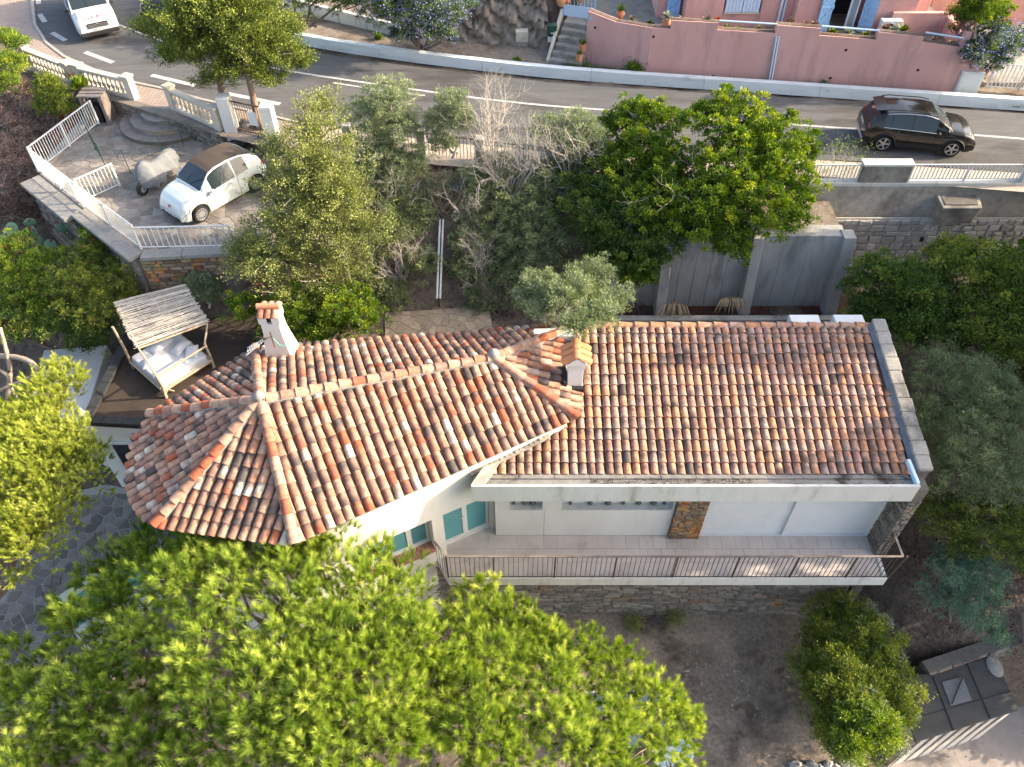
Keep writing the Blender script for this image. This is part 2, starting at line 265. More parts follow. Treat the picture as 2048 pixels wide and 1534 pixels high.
class MB:
    def __init__(s): s.v = []; s.f = []
    def add(s, vs, fs):
        b = len(s.v); s.v += [tuple(map(float, p)) for p in vs]; s.f += [tuple(b + i for i in q) for q in fs]; return s
    def hexa(s, a):   # 8 points: bottom 4 ccw, top 4 ccw
        return s.add(a, [(3, 2, 1, 0), (4, 5, 6, 7), (0, 1, 5, 4), (1, 2, 6, 5), (2, 3, 7, 6), (3, 0, 4, 7)])
    def box(s, x0, x1, y0, y1, z0, z1):
        return s.hexa([(x0, y0, z0), (x1, y0, z0), (x1, y1, z0), (x0, y1, z0), (x0, y0, z1), (x1, y0, z1), (x1, y1, z1), (x0, y1, z1)])
    def obox(s, c, ex, ey, ez):   # centre and half-axis vectors
        c, ex, ey, ez = map(np.asarray, (c, ex, ey, ez))
        return s.hexa([c - ex - ey - ez, c + ex - ey - ez, c + ex + ey - ez, c - ex + ey - ez, c - ex - ey + ez, c + ex - ey + ez, c + ex + ey + ez, c - ex + ey + ez])
    def bar(s, a, b, w, h=None, up=(0, 0, 1)):   # rectangular bar between points
        a, b = np.asarray(a, float), np.asarray(b, float); d = b - a; L = np.linalg.norm(d); d = d / L
        if abs(np.dot(d, up)) > 0.98: up = (0, 1, 0)
        y = nrm(np.cross(up, d)); z = np.cross(d, y); h = h or w
        return s.obox((a + b) / 2, d * L / 2, y * w / 2, z * h / 2)
    def prism(s, poly, z0, z1):   # poly xy list, z0/z1 scalar or per-vertex
        n = len(poly); A = [z0] * n if np.isscalar(z0) else z0; B = [z1] * n if np.isscalar(z1) else z1
        vs = [(p[0], p[1], A[i]) for i, p in enumerate(poly)] + [(p[0], p[1], B[i]) for i, p in enumerate(poly)]
        area = sum(poly[i][0] * poly[(i + 1) % n][1] - poly[(i + 1) % n][0] * poly[i][1] for i in range(n))
        fs = [tuple(range(n - 1, -1, -1)), tuple(range(n, 2 * n))] + [(i, (i + 1) % n, n + (i + 1) % n, n + i) for i in range(n)]
        if area < 0: fs = [tuple(reversed(q)) for q in fs]
        return s.add(vs, fs)
    def tube(s, pts, r, n=6, cap=True):
        pts = [np.asarray(p, float) for p in pts]; rs = [r] * len(pts) if np.isscalar(r) else r
        vs = []; up = np.array([0.13, 0.21, 0.97])
        for i, p in enumerate(pts):
            d = nrm(pts[min(i + 1, len(pts) - 1)] - pts[max(i - 1, 0)])
            u = np.array([1., 0, 0]) if abs(np.dot(d, up)) > 0.97 else up
            x = nrm(np.cross(u, d)); y = np.cross(d, x)
            vs += [p + rs[i] * (x * math.cos(2 * math.pi * k / n) + y * math.sin(2 * math.pi * k / n)) for k in range(n)]
        fs = [(i * n + k, i * n + (k + 1) % n, (i + 1) * n + (k + 1) % n, (i + 1) * n + k) for i in range(len(pts) - 1) for k in range(n)]
        if cap: fs += [tuple(range(n - 1, -1, -1)), tuple(range((len(pts) - 1) * n, len(pts) * n))]
        return s.add(vs, fs)
    def lathe(s, prof, c=(0, 0, 0), n=12, axis=None, sq=False):   # prof [(r, h)...]
        ax = nrm(axis) if axis is not None else np.array([0, 0, 1.]); u = np.array([1., 0, 0]) if abs(ax[0]) < 0.9 else np.array([0, 1., 0])
        x = nrm(np.cross(u, ax)); y = np.cross(ax, x); c = np.asarray(c, float)
        vs = [c + ax * h + r * (x * math.cos(2 * math.pi * k / n) + y * math.sin(2 * math.pi * k / n)) for r, h in prof for k in range(n)]
        fs = [(i * n + k, i * n + (k + 1) % n, (i + 1) * n + (k + 1) % n, (i + 1) * n + k) for i in range(len(prof) - 1) for k in range(n)]
        fs += [tuple(range(n - 1, -1, -1)), tuple(range((len(prof) - 1) * n, len(prof) * n))]
        return s.add(vs, fs)
    def mesh(s, name, smooth=None):
        me = bpy.data.meshes.new(name); me.from_pydata(s.v, [], s.f); me.update()
        if smooth is not None:
            me.polygons.foreach_set('use_smooth', [True] * len(me.polygons)); me.set_sharp_from_angle(angle=R(smooth))
        return me
    def build(s, name, mat, parent=None, smooth=None, bev=0, **k):
        o = link(name, s.mesh(name, smooth), mat, parent, **k)
        if bev:
            b = o.modifiers.new('bevel', 'BEVEL'); b.width = bev; b.segments = 2; b.limit_method = 'ANGLE'; b.angle_limit = R(40)
        return o
def copytree(o, loc=None, rz=None, **k):
    c = o.copy(); col.objects.link(c)
    if loc is not None: c.location = [float(x) for x in loc]
    if rz is not None: c.rotation_euler = (0, 0, rz)
    for ch in o.children:
        d = ch.copy(); col.objects.link(d); d.parent = c
        for g in ch.children:
            e = g.copy(); col.objects.link(e); e.parent = d
    return props(c, **k)
def inst(me, name, parent, mat4):
    o = bpy.data.objects.new(name, me); col.objects.link(o)
    if parent is not None:
        o.parent = parent; o.matrix_parent_inverse = parent.matrix_basis.inverted()
    o.matrix_basis = Matrix([list(map(float, r)) for r in mat4]); return o
def m4(o, x, y, z):
    m = np.eye(4); m[:3, 0] = x; m[:3, 1] = y; m[:3, 2] = z; m[:3, 3] = o; return m
def pieces(name, protos, frames, parent, limit=300, keyf=None, stuffname=None):
    """place shared-mesh pieces: the nearest `limit` become objects, the rest one joined part"""
    fr = sorted(frames, key=keyf or (lambda f: np.linalg.norm(f[1][:3, 3] - CAM)))
    for k, m in fr[:limit]: inst(protos[k], name, parent, m)
    rest = fr[limit:]
    if rest:
        vs, fs, cs = [], [], []; b = 0; cache = {}
        for k, m in rest:
            if k not in cache:
                me = protos[k]; a = np.zeros(len(me.vertices) * 3); me.vertices.foreach_get('co', a); a = a.reshape(-1, 3)
                cc = None
                if 'col' in me.attributes:
                    cc = np.zeros(len(me.vertices) * 4); me.attributes['col'].data.foreach_get('color', cc); cc = cc.reshape(-1, 4)
                cache[k] = (a, [tuple(p.vertices) for p in me.polygons], cc)
            a, F, cc = cache[k]; vs.append(a @ m[:3, :3].T + m[:3, 3]); fs += [tuple(b + i for i in q) for q in F]; b += len(a)
            if cc is not None: cs.append(cc)
        me = bpy.data.meshes.new(stuffname or name); me.from_pydata(np.vstack(vs).tolist(), [], fs); me.update()
        if cs:
            at = me.attributes.new('col', 'FLOAT_COLOR', 'POINT'); at.data.foreach_set('color', np.vstack(cs).astype(np.float32).ravel())
        me.materials.append(protos[rest[0][0]].materials[0])
        if protos[rest[0][0]].polygons[0].use_smooth:
            me.polygons.foreach_set('use_smooth', [True] * len(me.polygons)); me.set_sharp_from_angle(angle=R(50))
        link(stuffname or name + 's', me, None, parent, kind='stuff')
# ------------------------------------------------------------------ voronoi paving / stone walls
def clip(poly, p, n):
    out = []; m = len(poly)
    for i in range(m):
        a, b = poly[i], poly[(i + 1) % m]; da, db = np.dot(a - p, n), np.dot(b - p, n)
        if da <= 0: out.append(a)
        if da * db < 0: out.append(a + (b - a) * (da / (da - db)))
    return out
def vor(poly, size, seed=1, jit=0.42, asp=1.0):
    r = np.random.default_rng(seed); poly = [np.array(p[:2], float) for p in poly]
    ar = sum(poly[i][0] * poly[(i + 1) % len(poly)][1] - poly[(i + 1) % len(poly)][0] * poly[i][1] for i in range(len(poly)))
    if ar < 0: poly = poly[::-1]
    P = np.array(poly); lo, hi = P.min(0) - size * 2, P.max(0) + size * 2
    pts = []; y = lo[1]; k = 0
    while y < hi[1]:
        x = lo[0] + (k % 2) * size * asp / 2
        while x < hi[0]:
            pts.append((x + r.uniform(-jit, jit) * size * asp, y + r.uniform(-jit, jit) * size)); x += size * asp
        y += size * 0.9; k += 1
    pts = np.array(pts); res = []
    for i, p in enumerate(pts):
        c = [p + np.array(q) * size * max(2, 2 * asp) for q in ((-1, -1), (1, -1), (1, 1), (-1, 1))]
        d = np.hypot(*(pts - p).T); nb = np.argsort(d)[1:18]
        for j in nb:
            c = clip(c, (p + pts[j]) / 2, pts[j] - p)
            if len(c) < 3: break
        if len(c) < 3: continue
        # convex region clip
        for a, b in zip(poly, poly[1:] + poly[:1]):
            e = b - a; c = clip(c, a, np.array([e[1], -e[0]]))
            if len(c) < 3: break
        if len(c) >= 3: res.append(c)
    return res
def shrink(c, g):
    n = len(c); ar = 0.5 * sum(c[i][0] * c[(i + 1) % n][1] - c[(i + 1) % n][0] * c[i][1] for i in range(n))
    if ar < 0: c = c[::-1]
    out = list(c)
    for a, b in zip(c, c[1:] + c[:1]):
        e = b - a; L = np.linalg.norm(e)
        if L < 1e-6: continue
        nn = np.array([e[1], -e[0]]) / L; out = clip(out, a - nn * g, nn)
        if len(out) < 3: return None
    ar = 0.5 * abs(sum(out[i][0] * out[(i + 1) % len(out)][1] - out[(i + 1) % len(out)][0] * out[i][1] for i in range(len(out))))
    return out if ar > 0.0025 else None
def paving(name, poly, z, size, gap, mat, parent, limit=300, seed=1, th=0.02, zf=None, jit=0.42):
    cells = [shrink(c, gap) for c in vor(poly, size, seed, jit)]
    cells = [c for c in cells if c]
    cells.sort(key=lambda c: (c[0][0]) ** 2 + (c[0][1]) ** 2 + (20 - z) ** 2)
    rest = MB()
    for i, c in enumerate(cells):
        ctr = sum(c) / len(c); zz = z if zf is None else zf(*ctr); zz += random.uniform(-0.004, 0.004)
        c = [ctr + (q - ctr) for q in c]; inner = [ctr + (q - ctr) * (1 - 0.012 / max(0.06, np.linalg.norm(q - ctr))) for q in c]
        n = len(c); vs = [(q[0], q[1], zz) for q in c] + [(q[0], q[1], zz + th * 0.6) for q in c] + [(q[0], q[1], zz + th) for q in inner]
        fs = [(k, (k + 1) % n, n + (k + 1) % n, n + k) for k in range(n)] + [(n + k, n + (k + 1) % n, 2 * n + (k + 1) % n, 2 * n + k) for k in range(n)] + [tuple(range(2 * n, 3 * n))]
        if i < limit: m = MB(); m.add(vs, fs); m.build(name, mat, parent)
        else: rest.add(vs, fs)
    if rest.v: rest.build(name + 's', mat, parent, kind='stuff')
def stone_protos(mat, n=8, seed=3, lumps=0.16):
    r = np.random.default_rng(seed); out = []
    for k in range(n):
        # unit stone: x,z in -0.5..0.5, y front face at -1 (depth)
        q = [(-.5, -.5), (0, -.5), (.5, -.5), (.5, 0), (.5, .5), (0, .5), (-.5, .5), (-.5, 0)]
        o = [np.array(p) * (1 - r.uniform(0, lumps)) + r.uniform(-.02, .02, 2) for p in q]
        i_ = [p * r.uniform(0.78, 0.9) for p in o]
        vs = [(p[0], 0, p[1]) for p in o] + [(p[0], -0.6, p[1]) for p in o] + [(p[0], -1 + r.uniform(-.12, .12), p[1]) for p in i_]
        fs = [(a, (a + 1) % 8, 8 + (a + 1) % 8, 8 + a) for a in range(8)] + [(8 + a, 8 + (a + 1) % 8, 16 + (a + 1) % 8, 16 + a) for a in range(8)] + [tuple(range(16, 24))]
        m = MB(); m.add(vs, fs); me = m.mesh('stone'); me.materials.append(M[mat]); out.append(me)
    return out
def stonewall(o, ex, ez, nn, W, Hf, rowh, sw, depth, mat, parent, name='stone', limit=300, seed=3, lumps=0.16, gap=0.012, skip=None, sname=None):
    """courses of stones on a plane: o origin, ex along, ez up, nn outward; Hf(x)->(z0,z1)"""
    r = np.random.default_rng(seed); pr = stone_protos(mat, 8, seed, lumps); fr = []
    H = max(Hf(x)[1] for x in np.linspace(0, W, 30)); z = min(Hf(x)[0] for x in np.linspace(0, W, 30))
    while z < H - 0.02:
        h = r.uniform(*rowh); x = -r.uniform(0, sw[1])
        while x < W:
            wd = r.uniform(*sw); a, b = max(x, 0), min(x + wd, W)
            if b - a > 0.04:
                z0, z1 = Hf((a + b) / 2); za, zb = max(z, z0), min(z + h, z1)
                if zb - za > 0.03 and not (skip and skip((a + b) / 2, (za + zb) / 2)):
                    c = o + ex * (a + b) / 2 + ez * ((za + zb) / 2); ang = r.uniform(-.05, .05)
                    x_ = ex * math.cos(ang) + ez * math.sin(ang); z_ = ez * math.cos(ang) - ex * math.sin(ang)
                    fr.append((int(r.integers(8)), m4(c, x_ * (b - a - gap), -nn * depth * r.uniform(.6, 1.3), z_ * (zb - za - gap))))
            x += wd
        z += h
    pieces(name, pr, fr, parent, limit, stuffname=sname or name + 's')
# ================================================================== SETTING
def sst(a, b, x): t = min(1, max(0, (x - a) / (b - a))); return t * t * (3 - 2 * t)
def gh(x, y):
    """terrain height"""
    back = 4.05
    # front yard and slopes
    h = -3.4
    if x < -7.5: h = -3.4 + (-2.25 + 3.4) * sst(-7.5, -9.5, x)
    if x > 10.2 and y < 24: h = -3.4 + (0.9 + 3.4) * sst(7, 21, y) * sst(9.8, 12.5, x)
    if 0: h = h - 2.1
    if y > 13.5 and -12.9 < x < 10.6: h = max(h, -3.4 + 4.4 * (sst(13.5, 14.5, y) if x > -7.8 else sst(15.9, 16.6, y)))
    if y > 19.5 and -8.7 < x < 4.6: h = 1.0 + (back - 1.0) * sst(20.3, 24.2, y)
    if y > 23.5 and x >= 4.6: h = back
    if x < -12.9: h = -2.25 + (back + 2.25) * sst(15.5, 34, y + 0.25 * (-13 - x))
    if -12.9 <= x < -8.7 and y > 20.4: h = 3.4
    if x > 9.8 and y < 10.3: h = h + (-5.52 - h) * sst(10.2, 9.4, y) * sst(9.9, 10.8, x)
    if y > 29.6: h = max(h, back if x > -14 else h + (back - h) * sst(29.4, 31, y))
    return h
nx, ny = 190, 160
xs = np.linspace(-32, 34, nx); ys = np.linspace(-6, 56, ny)
G = np.array([[x, y, gh(x, y) + 0.05 * math.sin(x * 2.3 + y) * math.cos(y * 1.7 - x * .6) + rng.normal(0, 0.012)] for y in ys for x in xs])
I = np.arange(nx * ny).reshape(ny, nx)
F4 = np.stack([I[:-1, :-1], I[:-1, 1:], I[1:, 1:], I[1:, :-1]], -1).reshape(-1, 4)
fast('ground', G, F4, 'soil', smooth=True, kind='structure')
m = MB(); b = 900
m.add([(-b, -b, -8), (b, -b, -8), (b, b, -8), (-b, b, -8)], [(0, 1, 2, 3)]); m.build('far_ground', 'soil', kind='structure')
# road : polygon sheet at 4.2 ; lower edge (pavement side) from photo points, upper edge = kerb foot
low = [atz(*p, 4.2) for p in ((62, -60), (64, 0), (72, 50), (95, 85), (130, 112), (190, 138), (262, 162), (330, 176), (400, 196), (480, 214), (600, 243), (760, 268), (900, 286), (1050, 302), (1250, 312), (1500, 316), (1720, 322), (2048, 345), (2400, 372))]
up = [atz(*p, 4.2) for p in ((290, -60), (330, -8), (420, 45), (520, 80), (600, 100), (700, 116), (820, 132), (960, 149), (1100, 164), (1300, 178), (1500, 190), (1750, 207), (2048, 227), (2400, 250))]
def ribbon(name, A, B, z, mat, n=90, **k):
    def res(P):
        P = np.array(P)[:, :2]; d = np.r_[0, np.cumsum(np.hypot(*np.diff(P, axis=0).T))]; t = np.linspace(0, d[-1], n)
        return np.c_[np.interp(t, d, P[:, 0]), np.interp(t, d, P[:, 1])]
    a, b_ = res(A), res(B); cols = 6
    vs = np.concatenate([np.c_[a + (b_ - a) * j / cols, np.full(n, z)] for j in range(cols + 1)])
    Ix = np.arange(n * (cols + 1)).reshape(cols + 1, n)
    fc = np.stack([Ix[:-1, :-1], Ix[:-1, 1:], Ix[1:, 1:], Ix[1:, :-1]], -1).reshape(-1, 4)
    return fast(name, vs, fc, mat, **k)
ribbon('road', low, up, 4.2, 'asphalt', kind='structure')
def offs(P, d):
    P = np.array(P)[:, :2]; t = np.gradient(P, axis=0); t /= np.linalg.norm(t, axis=1)[:, None]
    return P + np.c_[-t[:, 1], t[:, 0]] * d
def smooth_line(pts, z, step=0.5):
    P = np.array([atz(*p, z)[:2] for p in pts]); d = np.r_[0, np.cumsum(np.hypot(*np.diff(P, axis=0).T))]
    t = np.arange(0, d[-1] + step, step); t[-1] = d[-1]
    # catmull-ish smoothing
    Q = np.c_[np.interp(t, d, P[:, 0]), np.interp(t, d, P[:, 1])]
    for _ in range(4): Q[1:-1] = (Q[:-2] + 2 * Q[1:-1] + Q[2:]) / 4
    return Q
def strip(name, Q, w_, z, mat, dash=None, step=0.5, **k):
    A, B_ = offs(Q, w_ / 2), offs(Q, -w_ / 2); m = MB()
    for i in range(len(Q) - 1):
        if dash and (i * step) % (dash[0] + dash[1]) >= dash[0]: continue
        m.add([(*A[i], z), (*B_[i], z), (*B_[i + 1], z), (*A[i + 1], z)], [(0, 1, 2, 3)])
    return m.build(name, mat, **k)
cl = smooth_line([(225, 44), (258, 58), (300, 74), (400, 105), (500, 127), (600, 146), (750, 168), (960, 197), (1100, 212), (1250, 222), (1400, 235), (1560, 247), (1710, 258), (1930, 268), (2100, 282), (2350, 298)], 4.208)
strip('centre_line', cl, 0.12, 4.208, 'roadwhite', kind='structure')
cl2 = smooth_line([(665, 165), (760, 180), (850, 191)], 4.208); strip('centre_line_double', cl2, 0.10, 4.208, 'roadwhite', kind='structure')
for q in (((76, -4), (77, 8)), ((79, 28), (90, 44)), ((104, 65), (131, 81)), ((170, 104), (226, 125)), ((303, 150), (390, 171)), ((455, 187), (560, 208))):
    A, B_ = atz(*q[0], 4.208), atz(*q[1], 4.208); d = nrm(B_ - A); nn = np.array([-d[1], d[0], 0]) * 0.11
    MB().add([A - nn, B_ - nn, B_ + nn, A + nn], [(0, 1, 2, 3)]).build('edge_dash', 'roadwhite', kind='structure')
q = [(*atz(*p, 4.204)[:2], 4.204) for p in ((1866, 298), (2150, 322), (2150, 352), (1872, 331))]
MB().add(q[::-1], [(0, 1, 2, 3)]).build('road_patch', 'patch', kind='structure')
# white kerb barrier
Kc = smooth_line([(420, 33), (520, 68), (600, 86), (700, 103), (820, 120), (960, 137), (1100, 152), (1300, 167), (1500, 180), (1750, 197), (2048, 217), (2400, 240)], 4.2)
A, B_ = offs(Kc, 0.0), offs(Kc, 0.34); A2, B2 = offs(Kc, 0.04), offs(Kc, 0.30)
for s0 in range(0, len(Kc) - 1, 9):
    m = MB(); e = min(s0 + 9, len(Kc) - 1)
    for i in range(s0, e):
        last = i == e - 1; g = 0.012 if last else 0
        p, q = i, i + 1; dd = (Kc[q] - Kc[p]) * (1 - g / max(.1, np.linalg.norm(Kc[q] - Kc[p])))
        L0 = [A[p], A2[p], B2[p], B_[p]]; L1 = [a + (b_ - a) * (1 - 2 * g) for a, b_ in ((A[p], A[q]), (A2[p], A2[q]), (B2[p], B2[q]), (B_[p], B_[q]))]
        zs = [4.1, 4.52, 4.52, 4.1]; vs = [(*v_, z_) for v_, z_ in zip(L0, zs)] + [(*v_, z_) for v_, z_ in zip(L1, zs)]
        m.add(vs, [(0, 4, 5, 1), (1, 5, 6, 2), (2, 6, 7, 3)] + ([(4, 7, 6, 5)] if last else []) + ([(0, 1, 2, 3)] if i == s0 else []))
    m.build('kerb', 'kerb', kind='structure')
# verge between kerb and walls, gravel
vl = [(430, 20), (600, 65), (820, 108), (1100, 140), (1500, 170), (2048, 206), (2400, 226)]; vu = [(430, -60), (640, -20), (900, 20), (1200, 60), (1500, 100), (2048, 130), (2400, 150)]
ribbon('verge', [atz(*p, 4.24) for p in vl], [atz(*p, 4.24) for p in vu], 4.24, 'gravel', kind='structure')
# brick pavement beyond the balustrades and narrow pavement along the fences
pl_ = [(-40, -60), (-20, 30), (0, 60), (60, 100), (110, 132), (200, 178), (275, 205), (340, 232), (440, 272), (560, 300), (640, 312)]
pu_ = [(60, -60), (63, 0), (70, 50), (93, 86), (128, 113), (188, 140), (260, 164), (328, 178), (398, 198), (478, 217), (598, 246)]
ribbon('pavement', [atz(*p, 4.26) for p in pl_], [atz(*p, 4.26) for p in pu_], 4.26, 'pavement', n=60, kind='structure')
kp = [atz(*p, 4.26) for p in pu_]
Q = np.array(kp)[:, :2]; A, B_ = offs(Q, 0.06), offs(Q, -0.06); m = MB()
for i in range(len(Q) - 1): m.hexa([(*B_[i], 4.15), (*B_[i + 1], 4.15), (*A[i + 1], 4.15), (*A[i], 4.15), (*B_[i], 4.30), (*B_[i + 1], 4.30), (*A[i + 1], 4.30), (*A[i], 4.30)])
m.build('pavement_kerb', 'joint', kind='structure')
pl2 = [(600, 330), (760, 320), (900, 332), (1100, 345), (1300, 350), (1640, 352), (2060, 385), (2400, 410)]; pu2 = [(600, 243), (760, 268), (900, 286), (1100, 304), (1300, 313), (1640, 320), (2060, 347), (2400, 372)]
M['pave2'] = pm('beige_pavement', (0.36, 0.30, 0.25), (0.46, 0.39, 0.33), 3, 0.9, 0.3, 40)
ribbon('pavement_strip', [atz(*p, 4.24) for p in pl2], [atz(*p, 4.24) for p in pu2], 4.24, 'pave2', kind='structure')
# parking terrace
PK = [atz(*p, 3.6)[:2] for p in ((190, 222), (78, 346), (168, 418), (283, 506), (470, 500), (520, 470), (640, 420), (640, 330), (560, 292), (440, 262), (330, 245))]
def hull(P):
    P = sorted([tuple(map(float, p)) for p in P]); H = []
    for seq in (P, P[::-1]):
        h_ = []
        for p in seq:
            while len(h_) > 1 and (h_[-1][0] - h_[-2][0]) * (p[1] - h_[-2][1]) - (h_[-1][1] - h_[-2][1]) * (p[0] - h_[-2][0]) <= 0: h_.pop()
            h_.append(p)
        H += h_[:-1]
    return [np.array(p) for p in H]
PKH = hull(PK)
m = MB(); m.prism(PKH, 0.3, 3.58); m.build('parking_terrace_base', 'joint', kind='structure')
m = thing('parking_floor', (-12, 24, 3.58), None, None); props(m, kind='structure')
paving('paving_stone', PKH, 3.58, 0.42, 0.012, 'slabw', m, 300, 5, 0.018)
# patio of crazy paving on the left
PT = [atz(*p, -2.2)[:2] for p in ((-60, 1010), (60, 1000), (140, 985), (215, 968), (285, 985), (420, 1060), (420, 1200), (330, 1280), (140, 1420), (-80, 1420))]
m = MB(); m.prism(PT, -2.5, -2.215); m.build('patio_bed', 'joint', kind='structure')
m = thing('patio', (-12, 12, -2.215), None, None); props(m, kind='structure')
paving('paving_stone', PT, -2.215, 0.34, 0.016, 'slab', m, 300, 9, 0.018)
# garden path behind the roof
GP = [atz(*p, 1.0)[:2] for p in ((770, 628), (978, 615), (1000, 760), (770, 760))]
m = MB(); m.prism(GP, 0.6, 1.06); m.build('garden_path_bed', 'joint', kind='structure')
m = thing('garden_path', (-2, 19, 1.06), None, None); props(m, kind='structure')
M['sand'] = pm('sandstone_paving', (0.28, 0.21, 0.14), (0.38, 0.30, 0.21), 3, 0.85, 0.3, 25, island=0.2)
paving('paving_stone', GP, 1.06, 0.36, 0.014, 'sand', m, 120, 13, 0.02)
# front lawn sheet
LW = [(-9, 1), (9.6, 1), (9.6, 9.2), (9.9, 11.9), (-5, 11.9), (-7.5, 9)]
gx = np.linspace(-9, 10.2, 70); gy = np.linspace(0, 12, 50)
P = np.array([[x, y, gh(x, y) + 0.05 + 0.05 * math.sin(x * 1.3) * math.sin(y * 1.9 + x) + rng.normal(0, .01) - (0.5 if x > 9.6 else 0)] for y in gy for x in gx])
Ix = np.arange(len(P)).reshape(50, 70); fc = np.stack([Ix[:-1, :-1], Ix[:-1, 1:], Ix[1:, 1:], Ix[1:, :-1]], -1).reshape(-1, 4)
fast('lawn', P, fc, 'yardm', smooth=True, kind='structure')
# driveway bottom right
DZ = -5.45
DR = [atz(*p, DZ)[:2] for p in ((1700, 1560), (1760, 1500), (1990, 1400), (2030, 1300), (2300, 1250), (2400, 1700), (1700, 1700))]
m = MB(); m.prism(DR, DZ - .3, DZ + 0.02); m.build('driveway', 'drive', kind='structure')

# ================================================================== VILLA
ZE = 4.0
A_ = atz(522, 805, 5.65); B_r = atz(988, 720, 5.0); D_ = atz(1150, 835, 3.95)
nf = nrm(np.cross(B_r - A_, D_ - A_)); nf = nf if nf[2] > 0 else -nf
I_ = atpl(590, 1085, A_, nf)
C_ = atz(1165, 652, 3.9)
nb_ = nrm(np.cross(B_r - A_, C_ - A_)); nb_ = nb_ if nb_[2] > 0 else -nb_
F_ = atpl(512, 702, A_, nb_)
G_ = atz(306, 832, 4.0); H_ = atz(318, 1048, 4.0)
villa = thing('villa', (0, 12.5, 0), "white villa with two joined terracotta tiled roofs and a long balcony", "house")
def plane_of(p, q, r): n = nrm(np.cross(q - p, r - p)); return n if n[2] > 0 else -n
# ---- roof tile prototypes
def tile_mesh(c1, c2, mode, rs, L=0.42, r0=0.108, r1=0.084, h=0.095, nu=6, nv=4):
    vs, cs = [], []
    for j in range(nv + 1):
        t = j / nv; r = r0 + (r1 - r0) * t
        for i in range(nu + 1):
            a = math.pi * i / nu; vs.append((-r * math.cos(a), t * L, h * (r / r0) * math.sin(a) ** 0.85 - 0.012 * t))
            k = 0.0
            if mode == 1: k = max(0, 1 - abs(t - .45) / .32) * max(0, math.sin(a)) ** .5
            if mode == 2: k = min(1, max(0, (t - .35) / .3))
            if mode == 3: k = min(1, max(0, (.45 - t) / .3))
            if mode == 4: k = rs.uniform(0.5, .8)
            k = min(1, k * rs.uniform(.8, 1.1)); f = rs.uniform(.92, 1.08)
            cs.append([(c1[q] * (1 - k) + c2[q] * k) * f for q in range(3)] + [1])
    n = nu + 1
    # lip at the lower end (thickness)
    for i in range(nu + 1):
        a = math.pi * i / nu; r = r0 - 0.016; vs.append((-r * math.cos(a), 0.0, (h - 0.016) * math.sin(a) ** .85)); cs.append([c1[q] * .6 for q in range(3)] + [1])
    b0 = (nv + 1) * n
    fs = [(j * n + i, j * n + i + 1, (j + 1) * n + i + 1, (j + 1) * n + i) for j in range(nv) for i in range(nu)]
    fs = [tuple(reversed(f)) for f in fs]
    fs += [(i, i + 1, b0 + i + 1, b0 + i) for i in range(nu)]
    me = bpy.data.meshes.new('roof_tile'); me.from_pydata(vs, [], fs); me.update()
    at = me.attributes.new('col', 'FLOAT_COLOR', 'POINT'); at.data.foreach_set('color', np.array(cs, np.float32).ravel())
    me.polygons.foreach_set('use_smooth', [True] * len(me.polygons)); me.set_sharp_from_angle(angle=R(50))
    me.materials.append(M['tile']); return me
rs = np.random.default_rng(5)
TC, PCH, CRM, RED, DRK, PNK = (0.40, .20, .13), (.50, .31, .22), (.55, .47, .39), (.40, .12, .065), (.095, .078, .07), (.34, .195, .145)
PL, WL = [], []
for c1, c2, w_ in ((TC, PCH, 5), (PCH, TC, 5), (CRM, PNK, 3.2), (RED, TC, 3.5), (PNK, DRK, 6), (TC, DRK, 4), (PCH, PNK, 4), (DRK, PNK, 3), (RED, DRK, 2), (PNK, PCH, 5)):
    for md in (0, 2, 3, 1): PL.append(tile_mesh(c1, c2, md, rs)); WL.append(w_ * (1.3 if md == 0 else 1))
WL = np.array(WL) / sum(WL)
ORG, ORP, GRP, GP2 = (.47, .235, .135), (.48, .285, .20), (.38, .26, .215), (.42, .225, .165)
DK2 = (.10, .078, .066)
PR_, WR = [], []
for c1, c2, md, w_ in ((ORG, ORP, 0, 4), (ORP, ORG, 3, 5), (GRP, ORP, 2, 5), (GP2, GRP, 3, 6), (GP2, GRP, 0, 4), (GRP, DK2, 1, 2.6), (ORP, DK2, 1, 3.0), (GP2, DK2, 1, 3.0), (ORG, DK2, 2, 1.4), (GRP, DK2, 2, 2), (ORP, DK2, 3, 1.6), (DK2, GRP, 0, .7), (GP2, DK2, 4, 2.2)):
    for _ in range(2): PR_.append(tile_mesh(c1, c2, md, rs)); WR.append(w_)
WR = np.array(WR) / sum(WR)
def poly_interval(P2, x):
    ts = []
    for a, b in zip(P2, P2[1:] + P2[:1]):
        if (a[0] - x) * (b[0] - x) < 0: ts.append(a[1] + (b[1] - a[1]) * (x - a[0]) / (b[0] - a[0]))
    return (min(ts), max(ts)) if len(ts) >= 2 else None
